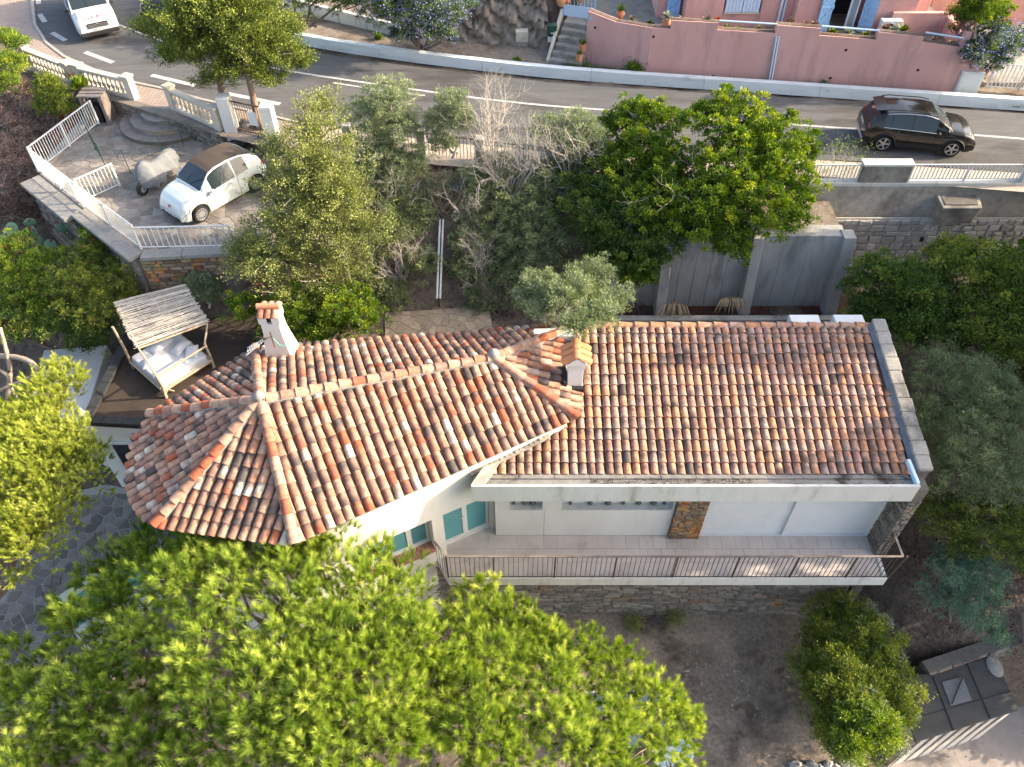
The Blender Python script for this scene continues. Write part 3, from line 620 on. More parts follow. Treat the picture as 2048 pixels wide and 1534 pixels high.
def lay(P3, n, pitch, expo, fr, chan, WT, base, seed, x_off=0.0, over=0.06, downdir=None, jit=1.0):
    r = np.random.default_rng(seed)
    up_ = nrm(np.array([0, 0, 1.]) - n * n[2]) if downdir is None else -nrm(downdir - n * np.dot(downdir, n))
    ex = nrm(np.cross(up_, n)); O = P3[0]
    P2 = [(np.dot(p - O, ex), np.dot(p - O, up_)) for p in P3]
    x0, x1 = min(p[0] for p in P2), max(p[0] for p in P2); x = x0 + pitch * 0.5 + x_off
    while x < x1:
        iv = poly_interval(P2, x)
        if iv and iv[1] - iv[0] > 0.12:
            t = iv[0] - over; j0 = r.normal(0, .006)
            while t < iv[1] - 0.10:
                L = min(1.0, (iv[1] + 0.10 - t) / 0.42); a = r.normal(0, .022) * jit
                ux = ex * math.cos(a) + up_ * math.sin(a); uu = up_ * math.cos(a) - ex * math.sin(a)
                tilt = 0.055; uu2 = nrm(uu - n * tilt * 0 + n * 0.0)
                o = O + ex * (x + j0 + r.normal(0, .004)) + up_ * t + n * (0.035 + 0.016 + r.normal(0, .003))
                uu2 = nrm(uu - n * 0.045)
                fr.append((base + int(r.choice(len(WT), p=WT)), m4(o, ux, uu2 * L, np.cross(ux, uu2))))
                t += expo * r.uniform(.985, 1.015)
            # pan channel to the right of the column
            pv = poly_interval(P2, x + pitch / 2)
            if pv:
                pa, pb = pv[0] - over + .05, pv[1]; w2 = pitch / 2
                q = [(-w2, .012), (-w2 * .5, -.03), (0, -.045), (w2 * .5, -.03), (w2, .012)]
                seg = max(1, int((pb - pa) / expo)); 
                for s_ in range(seg):
                    ta, tb = pa + (pb - pa) * s_ / seg, pa + (pb - pa) * (s_ + 1) / seg
                    vs = [O + ex * (x + pitch / 2 + d) + up_ * tt + n * (.05 + h_ + (0.014 if tt == tb else 0)) for tt in (ta, tb) for d, h_ in q]
                    chan.add(vs, [(i, i + 1, 6 + i, 5 + i) for i in range(4)])
        x += pitch
    return ex, up_
frames = []; chan = MB()
arc = [atpl(px_, py_, A_, plane_of(A_, H_, G_)) for px_, py_ in ((278, 872), (264, 920), (262, 965), (272, 1000), (290, 1030))]
nAIH, nAHG, nAGF = plane_of(A_, I_, H_), plane_of(A_, H_, G_), plane_of(A_, G_, F_)
nBC = plane_of(B_r, C_, D_)
ex_f = nrm(D_ - I_); 
def down_of(a, b, inside):   # horizontal normal of eave a-b pointing outwards
    e = nrm(b - a); n = np.array([e[1], -e[0], 0]); return n if np.dot(n, a - inside) > 0 else -n
Icc = H_ * 0.5 + I_ * 0.5
hp = []   # tiles of the hipped roof, keyed separately from the shed roof
lay([I_, D_, B_r, A_], nf, .245, .335, hp, chan, WL, 0, 11, downdir=atpl(850, 969, A_, nf) - atpl(775, 775, A_, nf), over=.06)
lay([H_, I_, A_], nAIH, .245, .335, hp, chan, WL, 0, 12, over=.1, downdir=atpl(385, 1040, A_, nAIH) - atpl(425, 930, A_, nAIH))
lay([G_, *arc, H_, A_], nAHG, .245, .335, hp, chan, WL, 0, 13, over=.1, downdir=down_of(G_, H_, A_))
lay([F_, G_, A_], nAGF, .245, .335, hp, chan, WL, 0, 14, over=.1, downdir=atpl(373, 759, A_, nAGF) - atpl(448, 814, A_, nAGF))
lay([C_, F_, A_, B_r], nb_, .245, .335, hp, chan, WL, 0, 15, over=.1, downdir=atpl(740, 672, A_, nb_) - atpl(775, 757, A_, nb_))
lay([D_, C_, B_r], nBC, .245, .335, hp, chan, WL, 0, 16, over=.1, downdir=atpl(1163, 752, B_r, nBC) - atpl(1016, 708, B_r, nBC))
# rounded corner tiles: extra short tiles in front of the G-H eave give the bulging outline
Gm = (G_ + H_) / 2; dn = down_of(G_, H_, A_)
bul = [G_ * .96 + H_ * .04, G_ * .04 + H_ * .96, Gm * .55 + H_ * .45 + dn * .34 - V(0, 0, .14), Gm + dn * .42 - V(0, 0, .18), Gm * .55 + G_ * .45 + dn * .34 - V(0, 0, .14)]
# hipped roof deck + ridge caps
roof1 = MB()
for P in ([I_, D_, B_r, A_], [H_, I_, A_], [G_, *arc, H_, A_], [F_, G_, A_], [C_, F_, A_, B_r], [D_, C_, B_r]):
    roof1.add([p - V(0, 0, .0) for p in P], [tuple(range(len(P)))])
    for a, b in (((P[0], P[1]),) if len(P) < 6 else zip(P[:-2], P[1:-1])): roof1.add([a, b, b - V(0, 0, .10), a - V(0, 0, .10)], [(0, 1, 2, 3)])
hip = roof1.build('hipped_roof', 'mortard', villa, label="hipped left roof of mixed red, cream and charred tiles")
chan.build('pan_tiles', 'pan', hip, kind='stuff')
caps = []
mort = MB()
for a, b in ((A_, B_r), (B_r, C_), (B_r, D_), (F_, A_), (G_, A_), (H_, A_), (I_, A_)):
    if a is F_ or a is G_ or a is H_ or a is I_: lo, hi = a, b
    elif b is C_ or b is D_: lo, hi = b, a
    else: lo, hi = a, b
    d = nrm(hi - lo); Ltot = np.linalg.norm(hi - lo); x_ = nrm(np.cross(d, [0, 0, 1])); z_ = np.cross(x_, d)
    t = -0.05 if lo is not A_ else 0.12; r = np.random.default_rng(int(Ltot * 1000))
    while t < Ltot - 0.16:
        o = lo + d * t + z_ * (0.125 + r.normal(0, .004)) + x_ * r.normal(0, .008)
        pal = [0, 4, 5, 12, 13, 1, 24, 36] if lo is not A_ and hi is B_r else [0, 4, 4, 5, 12, 24, 36, 16]
        caps.append((int(r.choice(pal)), m4(o, x_ * 1.22, nrm(d - z_ * .04), z_ * 1.25))); t += .345
    mort.tube([lo + z_ * .055, hi + z_ * .055], .125, 8)
M['mortarg'] = pm('grey_mortar', (0.22, 0.21, 0.195), (0.31, 0.30, 0.28), 8, 0.95, 0.8, 40)
mort.build('ridge_mortar', 'mortarg', hip)
pieces('ridge_tile', PL, caps, hip, 300)
for c, rr in ((A_, .13), (B_r, .14)):
    m = MB(); m.lathe([(0.02, -.1), (rr, -.06), (rr * 1.12, .06), (rr * .95, .14), (rr * .5, .20), (.02, .22)], c + V(0, 0, .16), 14); m.build('mortar_ball', 'mortarg', hip, smooth=50)
# ---- shed roof (right)
SZ = 3.2; SL = 0.30
def shz(y): return SZ + SL * (y - 11.93)
R0, R1 = atz(978, 949, SZ), atz(1826, 957, SZ)
yb = 16.15
RR1 = V(atpl(1733, 655, R0, nrm(V(0, -SL, 1)))); RR0 = V(R0[0], yb, shz(yb)); yb = RR1[1]
R1 = V(R1[0], R0[1], SZ); RR1 = V(RR1[0] , yb, SZ + SL * (yb - R0[1])); RR0 = V(2.0, yb, RR1[2])
y0r = R0[1]
nsr = nrm(V(0, -SL, 1))
P = [R0, R1, RR1, RR0]
chan = MB(); sh = []
lay([R0 , R1, RR1, RR0], nsr, .229, .315, sh, chan, WR, len(PL), 21, over=.03, jit=.5)
# drop tiles hidden under the hipped roof
from math import inf
poly1 = [p[:2] for p in (D_, C_, B_r)]
def inside(pt, poly):
    s_ = [np.cross(np.array(poly[(i + 1) % len(poly)]) - poly[i], pt - np.array(poly[i])) for i in range(len(poly))]
    return all(v_ > 0 for v_ in s_) or all(v_ < 0 for v_ in s_)
shrinkp = [np.array(I_[:2]), np.array(D_[:2]) + V(-.5, .35), np.array(C_[:2]) + V(-.5, -.2), np.array(F_[:2])]
sh = [f for f in sh if not inside(f[1][:2, 3], shrinkp)]
m = MB(); m.add([R0, R1, RR1, RR0], [(0, 1, 2, 3)]); m.add([R0 - V(0, 0, .02), R1 - V(0, 0, .02), R1 - V(0, 0, .15), R0 - V(0, 0, .15)], [(0, 1, 2, 3)])
shed = m.build('shed_roof', 'mortard', villa, label="single pitch right roof of pinkish tiles with dark soot spots")
# which 300 tiles show largest over both roofs
allt = [(np.linalg.norm(f[1][:3, 3] - CAM), 0, f) for f in hp] + [(np.linalg.norm(f[1][:3, 3] - CAM), 1, f) for f in sh]
allt.sort(key=lambda q: q[0]); n0 = sum(1 for q in allt[:300] if q[1] == 0)
PA = PL + PR_
pieces('roof_tile', PA, hp, hip, n0, stuffname='roof_tiles'); pieces('roof_tile', PA, sh, shed, 300 - n0, stuffname='roof_tiles')
chan.build('pan_tiles', 'pan', shed, kind='stuff')
caps = []; t = RR0[0] + .1
while t < RR1[0] - .2:
    caps.append((len(PL) + int(rs.integers(0, 8)), m4(V(t, yb + .03, RR1[2] + .05), V(0, 1.05, 0), V(1.1, 0, -.02), V(0, 0, 1.05)))); t += .44
caps = [(k, m4(m_[:3, 3], V(0, -1.1, 0), m_[:3, 1], V(0, 0, 1.1))) for k, m_ in caps]
pieces('ridge_tile', PA, caps, shed, 300)
# right parapet strip of stone slabs + flashing
xpf = lambda y: R1[0] + (RR1[0] - R1[0]) * (y - y0r) / (yb - y0r) + .09
ny_ = 11
for i in range(ny_):
    ya, yb_ = y0r - .02 + (yb + .1 - y0r) * i / ny_, y0r - .02 + (yb + .1 - y0r) * (i + 1) / ny_ - .012
    za, zb = shz(ya) + .25, shz(yb_) + .25; j = rs.uniform(-.03, .03); xa_, xb__ = xpf(ya), xpf(yb_)
    q = MB(); q.hexa([(xa_, ya, za - .12), (xa_ + .38 + j, ya, za - .12), (xb__ + .38 + j, yb_, zb - .12), (xb__, yb_, zb - .12), (xa_, ya, za), (xa_ + .38 + j, ya, za), (xb__ + .38 + j, yb_, zb), (xb__, yb_, zb)])
    q.build('coping_stone', 'concrete2', shed, bev=.03)
xa_, xb__ = xpf(y0r), xpf(yb); m = MB()
m.hexa([(xa_ + .02, y0r, -.1), (xa_ + .33, y0r, -.1), (xb__ + .33, yb, -.1), (xb__ + .02, yb, -.1), (xa_ + .02, y0r, SZ + .12), (xa_ + .33, y0r, SZ + .12), (xb__ + .33, yb, shz(yb) + .12), (xb__ + .02, yb, shz(yb) + .12)])
m.build('side_wall', 'mortard', villa)
m = MB(); m.hexa([(xa_ - .10, y0r, SZ + .06), (xa_ + .015, y0r, SZ + .12), (xb__ + .015, yb, shz(yb) + .12), (xb__ - .10, yb, shz(yb) + .06), (xa_ - .10, y0r, SZ + .10), (xa_ + .015, y0r, SZ + .2), (xb__ + .015, yb, shz(yb) + .2), (xb__ - .10, yb, shz(yb) + .10)])
m.build('lead_flashing', 'flash', shed)
# gutter and fascia
yg0, yg1 = aty(940, 972, 11.35)[1], y0r - .02
fx0, fx1 = aty(942, 975, 11.4)[0], aty(1836, 984, 11.4)[0]
YF = 11.42; zt = 20 + 0
zt = aty(1240, 973, YF)[2]; zb_ = aty(1240, 1003, YF)[2]
m = MB(); m.box(fx0, fx1, YF, YF + .07, zb_, zt); fas = m.build('fascia', 'fascia', villa, bev=.008)
m = MB(); m.box(fx0 + .002, fx1 - .002, YF + .072, y0r + .10, zb_ + .0, zb_ + .10); m.build('soffit', 'fascia', villa)
m = MB()
m.hexa([(fx0 + .3, YF + .07, zt - .13), (fx1 - .04, YF + .07, zt - .13), (fx1 - .04, YF + .30, zt - .15), (fx0 + .3, YF + .30, zt - .15), (fx0 + .3, YF + .07, zt - .10), (fx1 - .04, YF + .07, zt - .10), (fx1 - .04, YF + .30, zt - .12), (fx0 + .3, YF + .30, zt - .12)])
n_g = 12
for i in range(n_g):
    a, b = fx0 + .3 + (fx1 - fx0 - .4) * i / n_g, fx0 + .3 + (fx1 - fx0 - .4) * (i + 1) / n_g - .012
    m.hexa([(a, YF + .30, zt - .15), (b, YF + .30, zt - .15), (b, y0r + .06, SZ - .1), (a, y0r + .06, SZ - .1), (a, YF + .30, zt - .08), (b, YF + .30, zt - .08), (b, y0r + .06, SZ + .015), (a, y0r + .06, SZ + .015)])
m.build('gutter', 'gutterc', villa)
m = MB(); m.box(fx1 - .10, fx1 - .002, YF + .072, y0r + .25, zt - .1, zt + .05); m.build('gutter_end', 'bluel', villa, bev=.02)
m = MB(); m.hexa([(fx0 - .001, YF + .07, zt - .25), (fx0 + .3, YF + .07, zt - .25), (fx0 + .55, y0r + .2, zt - .25), (fx0 + .2, y0r - .05, zt - .25), (fx0 - .001, YF + .07, zt + .0), (fx0 + .3, YF + .07, zt - .02), (fx0 + .75, y0r + .2, zt + .06), (fx0 + .3, y0r - .05, zt + .12)])
m.build('gutter_corner', 'concrete2', villa)
# debris in the gutter
# ---- walls of the right wing
YW = aty(1100, 1069, 1)[1]; YW = atz(1150, 1070, 0)[1]
wx0 = atz(992, 1066, 0)[0]; sx0, sx1 = atz(1335, 1072, 0)[0], atz(1396, 1073, 0)[0]; px1 = atz(1735, 1070, 0)[0]
ztop = zb_ + .0
def wallx(name, x0, x1, y0, y1, z0, z1, mat='plaster', par=villa, **k): m = MB(); m.box(x0, x1, y0, y1, z0, z1); return m.build(name, mat, par, **k)
# window openings: sill heights from the photo
wz0 = aty(1200, 1018, YW)[2]
w1a, w1b = aty(1020, 1010, YW)[0], aty(1085, 1012, YW)[0]
w2a, w2b = aty(1124, 1012, YW)[0], aty(1345, 1018, YW)[0]
split = aty(1087, 1066, YW)[0]
W = wallx('front_wall', wx0, split - .004, YW, YW + .3, -.02, wz0); wallx('front_wall', split + .004, sx0, YW, YW + .3, -.02, wz0)
wallx('front_wall', wx0, w1a, YW, YW + .3, wz0, ztop + .3); wallx('front_wall', w1b, w2a, YW, YW + .3, wz0, ztop + .3); wallx('front_wall', w2b, sx0, YW, YW + .3, wz0, ztop + .3)
for a, b, npts in ((w1a, w1b, (0.12, .45, .7)), (w2a, w2b, (.08, .26, .42, .56, .7, .83, .93))):
    wn = thing('window', (a, YW, wz0), None, None); wn.parent = villa; wn.matrix_parent_inverse = villa.matrix_basis.inverted()
    m = MB(); m.box(a, b, YW - .03, YW + .24, wz0 - .035, wz0 + .004); m.build('sill', 'fascia', wn)
    m = MB(); m.box(a, b, YW + .20, YW + .25, wz0 + .005, wz0 + .07); m.box(a, a + .05, YW + .20, YW + .25, wz0 + .07, ztop + .3); m.box(b - .05, b, YW + .20, YW + .25, wz0 + .07, ztop + .3); m.build('frame', 'whiteclean', wn)
    m = MB(); m.box(a + .05, b - .05, YW + .225, YW + .235, wz0 + .07, ztop + .3); m.build('pane', 'glassw', wn)
    for k, t in enumerate(npts):
        m = MB(); s_ = .05 + .025 * ((k * 7) % 3); m.lathe([(s_ * .5, 0), (s_, s_ * .8), (s_ * .7, s_ * 1.5), (s_ * .3, s_ * 1.9), (s_ * .8, s_ * 2.3)], (a + (b - a) * t, YW + .15, wz0 + .01), 10); m.build('ornament', 'mortard', wn, smooth=50)
# stone pier
wallx('pier_core', sx0 + .002, sx1 - .002, YW - .10, YW + .3, -.02, ztop + .3, 'mortard')
pier = wallx('stone_pier', sx0 + .01, sx1 - .01, YW - .11, YW - .101, -.01, ztop + .25, 'mortard')
stonewall(V(sx0, YW - .11, 0), V(1, 0, 0), V(0, 0, 1), V(0, -1, 0), sx1 - sx0, lambda x: (0, ztop + .2), (.045, .10), (.12, .38), .035, 'schistb', pier, limit=150, seed=41, gap=.01)
# rolling shutters
shx0, shm, shx1 = sx1, atz(1565, 1069, 0)[0], px1
for a, b in ((shx0, shm - .05), (shm + .05, shx1 - .05)):
    sm = MB(); k = 0; z_ = .03
    st_ = thing('rolling_shutter', (a, YW, 0), None, None); st_.parent = villa; st_.matrix_parent_inverse = villa.matrix_basis.inverted()
    slat = MB(); slat.hexa([(a, YW + .045, 0), (b, YW + .045, 0), (b, YW + .06, 0), (a, YW + .06, 0), (a, YW + .05, .058), (b, YW + .05, .058), (b, YW + .06, .058), (a, YW + .06, .058)]); me = slat.mesh('slat'); me.materials.append(M['whiteclean'])
    while z_ < ztop + .1: inst(me, 'slat', st_, m4(V(0, 0, z_), V(1, 0, 0), V(0, 1, 0), V(0, 0, 1))); z_ += .06
wallx('shutter_rail', shm - .05, shm + .05, YW - .02, YW + .08, 0, ztop + .2, 'whiteclean'); wallx('shutter_rail', shx1 - .05, shx1, YW - .02, YW + .08, 0, ztop + .2, 'whiteclean')
wallx('shutter_sill', shx0, shx1, YW - .03, YW + .07, .0, .028, 'whiteclean')
wallx('wing_wall', sx1, px1, YW + .12, YW + .3, -.02, ztop + .3)
# right end stone wall (pier running forward under the fascia)
ew = wallx('end_wall', px1, px1 + .32, YF + .10, yb, -3.6, SZ - .02, 'mortard')
stonewall(V(px1 - .001, yb, -.02) * 1, V(0, -1, 0), V(0, 0, 1), V(-1, 0, 0), yb - YF - .1 - (yb - YW) * 0, lambda x: (0 if x > yb - YW else 9, 2.7), (.06, .12), (.15, .4), .03, 'schist', ew, limit=60, seed=42)
stonewall(V(px1, YF + .10, -.0), V(1, 0, 0), V(0, 0, 1), V(0, -1, 0), .32, lambda x: (-.6, 2.7), (.06, .12), (.12, .3), .03, 'schist', ew, limit=60, seed=43)
# rear + inner mass
wallx('rear_wall', R0[0] + 1.2, px1 + .3, yb - .3, yb, -.02, shz(yb) - .06); wallx('inner_mass', wx0 + .3, px1 - .01, YW + .32, yb - .32, -3.6, SZ - .25, 'plaster')
# ---- balcony
bx0, bx1 = atz(897, 1157, 0)[0], atz(1775, 1160, 0)[0]; YB = (atz(897, 1157, 0)[1] + atz(1775, 1160, 0)[1]) / 2
dl0, dl1 = atz(884, 1086, 0), atz(975, 1046, 0)
wd = nrm(V(dl1[0] - dl0[0], dl1[1] - dl0[1], 0)); wn_ = V(wd[1], -wd[0], 0)   # along the front wall of the left wing, outward normal
bal = thing('balcony', (4, 11.3, 0), None, None); bal.parent = villa; bal.matrix_parent_inverse = villa.matrix_basis.inverted()
corner = atz(884, 1142, 0)
slabp = [(bx0, YB), (bx1, YB), (bx1, YW + .2), (wx0 + .2, YW + .2), (dl1[0] + .1, dl1[1] + .3), (dl0[0] - .2, dl0[1] + .1), (dl0[0] - .25, dl0[1] - .3)]
m = MB(); m.prism(slabp, -.34, -.03); m.build('slab', 'fascia', bal, bev=.01)
m = MB(); m.prism([(bx0, YB), (bx1, YB), (bx1, YB + .10), (bx0, YB + .10)], -.029, .03); m.build('edge_strip', 'fascia', bal); m = MB(); m.box(bx1 - .10, bx1 - .002, YB + .101, YW + .1, -.028, .03); m.build('edge_strip', 'fascia', bal)
# tiles (rows along the facade)
tw, td = .39, .44; pr = MB(); pr.box(0, tw - .012, 0, td - .012, 0, .026); tm = pr.mesh('floor_tile'); tm.materials.append(M['balctile'])
slab_in = [np.array(p) for p in [(bx0 + .03, YB + .1), (bx1 - .11, YB + .1), (bx1 - .11, YW - .002), (wx0 + .02, YW - .002), (dl1[0], dl1[1]), (dl0[0], dl0[1]), (dl0[0] + .02, dl0[1] - .25)]]
fl = MB(); k = 0; r_ = np.random.default_rng(3)
y = YW - td - .005; rown = 0
full = 0
while y > YB - td:
    x = -2.6 + (rown % 2) * tw / 2
    while x < bx1:
        c = [np.array(p) for p in ((x, y), (x + tw - .008, y), (x + tw - .008, y + td - .008), (x, y + td - .008))]
        reg = slab_in
        for a, b in zip(reg, reg[1:] + reg[:1]):
            if len(c) < 3: break
            e = b - a
            if abs(e).sum() < 1e-6: continue
            c = clip(c, a, np.array([e[1], -e[0]])) if (a is not reg[3]) else c
        if len(c) >= 3:
            q = MB(); q.prism([tuple(p) for p in c], -.031, 0.0 + r_.normal(0, .0008)); q.build('floor_tile', 'balctile', bal)
        x += tw
    y -= td; rown += 1
# band of tiles left of the wall corner in front of the french door
c = [(dl0[0] + .02, dl0[1]), (wx0 - .0, YW - .012), (wx0, YW + .1), (dl1[0], dl1[1])]
m = MB(); m.prism(c, -.031, -.002); m.build('floor_tile', 'balctile', bal)
# railing of the balcony
rl = thing('balcony_railing', (4, YB, 0), None, None); rl.parent = villa; rl.matrix_parent_inverse = villa.matrix_basis.inverted()
RH = aty(1235, 1113, YB + .05)[2]
yr = YB + .05; xl = bx0 + .03; xr = bx1 + .30
rc = [V(atz(877, 1080, RH)), V(xl, yr, RH), V(xr, yr, RH), V(px1 + .45, YW - .55, RH)]
rc[0] = V(atz(868, 1083, RH)[0], atz(868, 1083, RH)[1], RH); rc[2] = V(*atz(1806, 1113, RH)); rc[3] = V(*atz(1781, 1048, RH))
m = MB()
for a, b in zip(rc, rc[1:]): m.bar(a, b, .055, .03)
m.build('handrail', 'railtop', rl)
m = MB(); m.bar(V(xl, yr, .06), V(bx1, yr, .06), .025, .012); m.build('bottom_rail', 'darkmetal', rl)
pb = MB(); pb.box(-.007, .007, -.007, .007, 0, 1); bm_ = pb.mesh('bar'); bm_.materials.append(M['darkmetal'])
pp = MB(); pp.box(-.02, .02, -.02, .02, 0, 1); pm_ = pp.mesh('post'); pm_.materials.append(M['darkmetal'])
posts = [atz(p, 1155, 0)[0] for p in (897, 988, 1108, 1226, 1344, 1463, 1578, 1690)]
for p_ in posts: inst(pm_, 'post', rl, m4(V(p_, yr, -.0), V(1, 0, 0), V(0, 1, 0), V(0, 0, RH - .01)))
x = xl + .06
while x < bx1 - .03:
    if min(abs(x - p_) for p_ in posts) > .05: inst(bm_, 'bar', rl, m4(V(x, yr, .03), V(1, 0, 0), V(0, 1, 0), V(0, 0, RH - .045)))
    x += .131
inst(pm_, 'post', rl, m4(V(bx1 + .02, yr - .0, -.1), V(1, 0, 0), V(0, 1, 0), V(.26, 0, RH + .09)))
for t in np.linspace(.1, .9, 5):   # left return
    a = rc[1] * (1 - t) + rc[0] * t; inst(bm_, 'bar', rl, m4(V(a[0], a[1], -.02), V(1, 0, 0), V(0, 1, 0), V(0, 0, RH - .0)))
for t in np.linspace(.08, .92, 8):   # right side, bars leaning out from the slab edge
    a = rc[2] * (1 - t) + rc[3] * t; b = V(bx1 + .0, yr + (YW - .35 - yr) * t, -.03); d = a - b; inst(bm_, 'bar', rl, m4(b, V(1, 0, 0), V(0, 1, 0), d))
# stone base wall under the balcony
YS = YB + .62
zg = -3.6
bs = wallx('base_wall', -2.3, px1 - .25, YS, YS + .5, -4.2, -.35, 'mortard')
stonewall(V(-2.3, YS, zg), V(1, 0, 0), V(0, 0, 1), V(0, -1, 0), px1 - .25 + 2.3, lambda x: (0.1, 3.24), (.08, .17), (.18, .6), .035, 'schist', bs, limit=300, seed=44, sname='base_stones')
# ---- left wing body
fo = .42     # recess depth of the openings
Pw = lambda s, d, z: V(dl0[0] + wd[0] * s + wn_[0] * d, dl0[1] + wd[1] * s + wn_[1] * d, z)     # s along, d outward
# cut at the right: wall runs behind the shed roof up to D_
LWn = np.linalg.norm(dl1 - dl0)
sR = 3.6; sL = -4.6
z_e = 3.86
def lw(name, s0, s1, d0, d1, z0, z1, mat='plaster', par=villa, **k):
    m = MB(); m.hexa([Pw(s0, d0, z0), Pw(s0, d1, z0), Pw(s1, d1, z0), Pw(s1, d0, z0), Pw(s0, d0, z1), Pw(s0, d1, z1), Pw(s1, d1, z1), Pw(s1, d0, z1)][:4][::1] + [Pw(s0, d0, z1), Pw(s0, d1, z1), Pw(s1, d1, z1), Pw(s1, d0, z1)])
    return m.build(name, mat, par, **k)
DH = 2.15
wsr, wsl = -.52, -3.05      # window span along the wall
def s_at(px_, py_, z_, d=fo): p = atpl(px_, py_, Pw(0, d, 0), wn_); return np.dot(p - Pw(0, 0, 0), wd), p[2]
wsr, wz_b = s_at(871, 1098, 0, fo); wsl = wsr - 2.3
_, wtop = s_at(863, 1040, 0, fo)
SD0, SD1 = -.02, LWn + .02
lw('left_wall_upper', sL, sR, 0.0, fo, max(wtop, .9), z_e)
dtop = s_at(880, 1030, 0, fo)[1]; 
lw('left_wall_pier', wsr, SD0, 0, fo, -2.4, max(wtop, .9)); lw('left_wall_below_door', SD0, SD1, 0.0, fo - .03, -2.4, -.045)
lw('left_wall_below_window', wsl, wsr, 0, fo, -1.35, wz_b - .09); lw('left_wall_end', sL, wsl, 0, fo, -2.4, max(wtop, .9))
lw('left_wall_jamb', SD1, sR, 0.0, .25, -.04, max(wtop, .9))
# brick window sill
sl_ = thing('window_sill', Pw(wsr - 1, .2, wz_b), None, None); sl_.parent = villa; sl_.matrix_parent_inverse = villa.matrix_basis.inverted()
s_ = wsl + .01
bk = MB()
while s_ < wsr - .05:
    for d0, d1 in ((.03, .235), (.245, fo + .03)):
        m = MB(); m.hexa([Pw(s_, d0, wz_b - .088), Pw(s_, d1, wz_b - .088), Pw(s_ + .062, d1, wz_b - .088), Pw(s_ + .062, d0, wz_b - .088), Pw(s_, d0, wz_b), Pw(s_, d1, wz_b - .012), Pw(s_ + .062, d1, wz_b - .012), Pw(s_ + .062, d0, wz_b)])
        m.build('brick', 'brick', sl_)
    s_ += .072
lw('sill_mortar', wsl, wsr, .0, fo + .015, wz_b - .087, wz_b - .015, 'mortar', sl_)
def glazed(name, s0, s1, z0, z1, n, d):
    g = thing(name, Pw(s0, d, z0), None, None); g.parent = villa; g.matrix_parent_inverse = villa.matrix_basis.inverted()
    lw('frame', s0, s1, d, d + .07, z0, z0 + .09, 'whiteclean', g); lw('frame', s0, s1, d, d + .07, z1 - .07, z1, 'whiteclean', g)
    wdt = (s1 - s0) / n
    for k in range(n):
        a, b = s0 + k * wdt, s0 + (k + 1) * wdt
        lw('frame', a, a + .07, d + .004, d + .066, z0 + .09, z1 - .07, 'whiteclean', g); lw('frame', b - .07, b - .001, d + .004, d + .066, z0 + .09, z1 - .07, 'whiteclean', g)
        lw('pane', a + .07, b - .07, d + .02, d + .035, z0 + .09, z1 - .07, 'teal', g)
    return g
gd = glazed('french_door', SD0 + .02, SD1 - .02, .05, max(wtop, .9) + .3, 2, 0.01)
lw('threshold', SD0 - .0, SD1, -.02, .13, -.02, .045, 'whiteclean', gd)
m = MB(); m.bar(Pw(LWn / 2 - .05, .09, 1.05), Pw(LWn / 2 - .05, .14, 1.05), .02); m.bar(Pw(LWn / 2 - .15, .14, 1.05), Pw(LWn / 2 - .04, .14, 1.05), .02); m.build('handle', 'whiteclean', gd)
glazed('left_window', wsl + .02, wsr - .02, wz_b + .0, max(wtop, .9) + .3, 4, 0.01)
lw('window_ledge', wsl + .01, wsr - .01, .08, .12, wz_b - .01, wz_b + .05, 'whiteclean', gd)
# body polygon of the left wing (behind walls)
off = lambda p, q, t: p + (q - p) * t
ctr = (A_ + B_r) / 2
body = [Pw(sL, 0.0, 0)[:2] - wn_[:2] * .002, Pw(sR, 0.0, 0)[:2] - wn_[:2] * .002] + [p[:2] + nrm((ctr - p) * V(1, 1, 0))[:2] * .35 for p in (C_, F_, G_, H_)]
m = MB(); m.prism([tuple(p) for p in body], -2.45, 3.78); m.build('left_wing_wall', 'plaster', villa)
# stone footing below
fw = lw('left_footing', -4.4, -.1, -.2, fo - .06, -4.4, -1.36, 'mortard')
stonewall(Pw(-3.2, fo - .05, -3.4), wd, V(0, 0, 1), wn_, 3.1, lambda x: (0, 1.0 + (-1.36 + 3.4 - 1.0)), (.07, .15), (.15, .5), .035, 'palestone', fw, limit=100, seed=45)
# rubble flashing where the left wall meets the shed roof
q = []
rb = MB(); r_ = np.random.default_rng(8)
for i in range(16):
    t = i / 16; a = V(*Pw(.9 + 2.25 * t, fo + .02, 0)); 
    yy = a[1]; zz = shz(yy) + .12
    rb.obox(V(a[0], a[1], zz + .03), V(*(wd * .085)), V(*(wn_ * .07)), V(0, 0, .05 + r_.uniform(0, .02)))
rb.build('rubble_flashing', 'concrete2', shed, bev=.015)
# ---- chimneys (parts of the villa)
def tilebar(m, a, b, r=.055): m.tube([a, b], r, 8)
c1 = atz(540, 690, 4.55)
ch = thing('chimney', c1, None, None); ch.parent = villa; ch.matrix_parent_inverse = villa.matrix_basis.inverted(); ch['label'] = "tapering white chimney with weathered curved tile cap"
bx, by = c1[0] + .12, c1[1] + .35
CH = -.28; prof = [(3.2, .46, .46), (4.0, .37, .36), (4.45, .30, .29), (4.85, .25, .25), (5.22, .24, .24)]
m = MB(); vs = []
for z_, hx, hy in prof: vs += [(bx - hx, by - hy, z_), (bx + hx, by - hy, z_), (bx + hx, by + hy, z_), (bx - hx, by + hy, z_)]
m.add(vs, [(i * 4 + k, i * 4 + (k + 1) % 4, i * 4 + 4 + (k + 1) % 4, i * 4 + 4 + k) for i in range(4) for k in range(4)] + [(16, 17, 18, 19)]); m.build('shaft', 'plaster', ch, smooth=40)
m = MB()
for sx in (-1, 1): m.box(bx + sx * .235 - .045, bx + sx * .235 + .045, by - .25, by + .25, 5.22, 5.44)
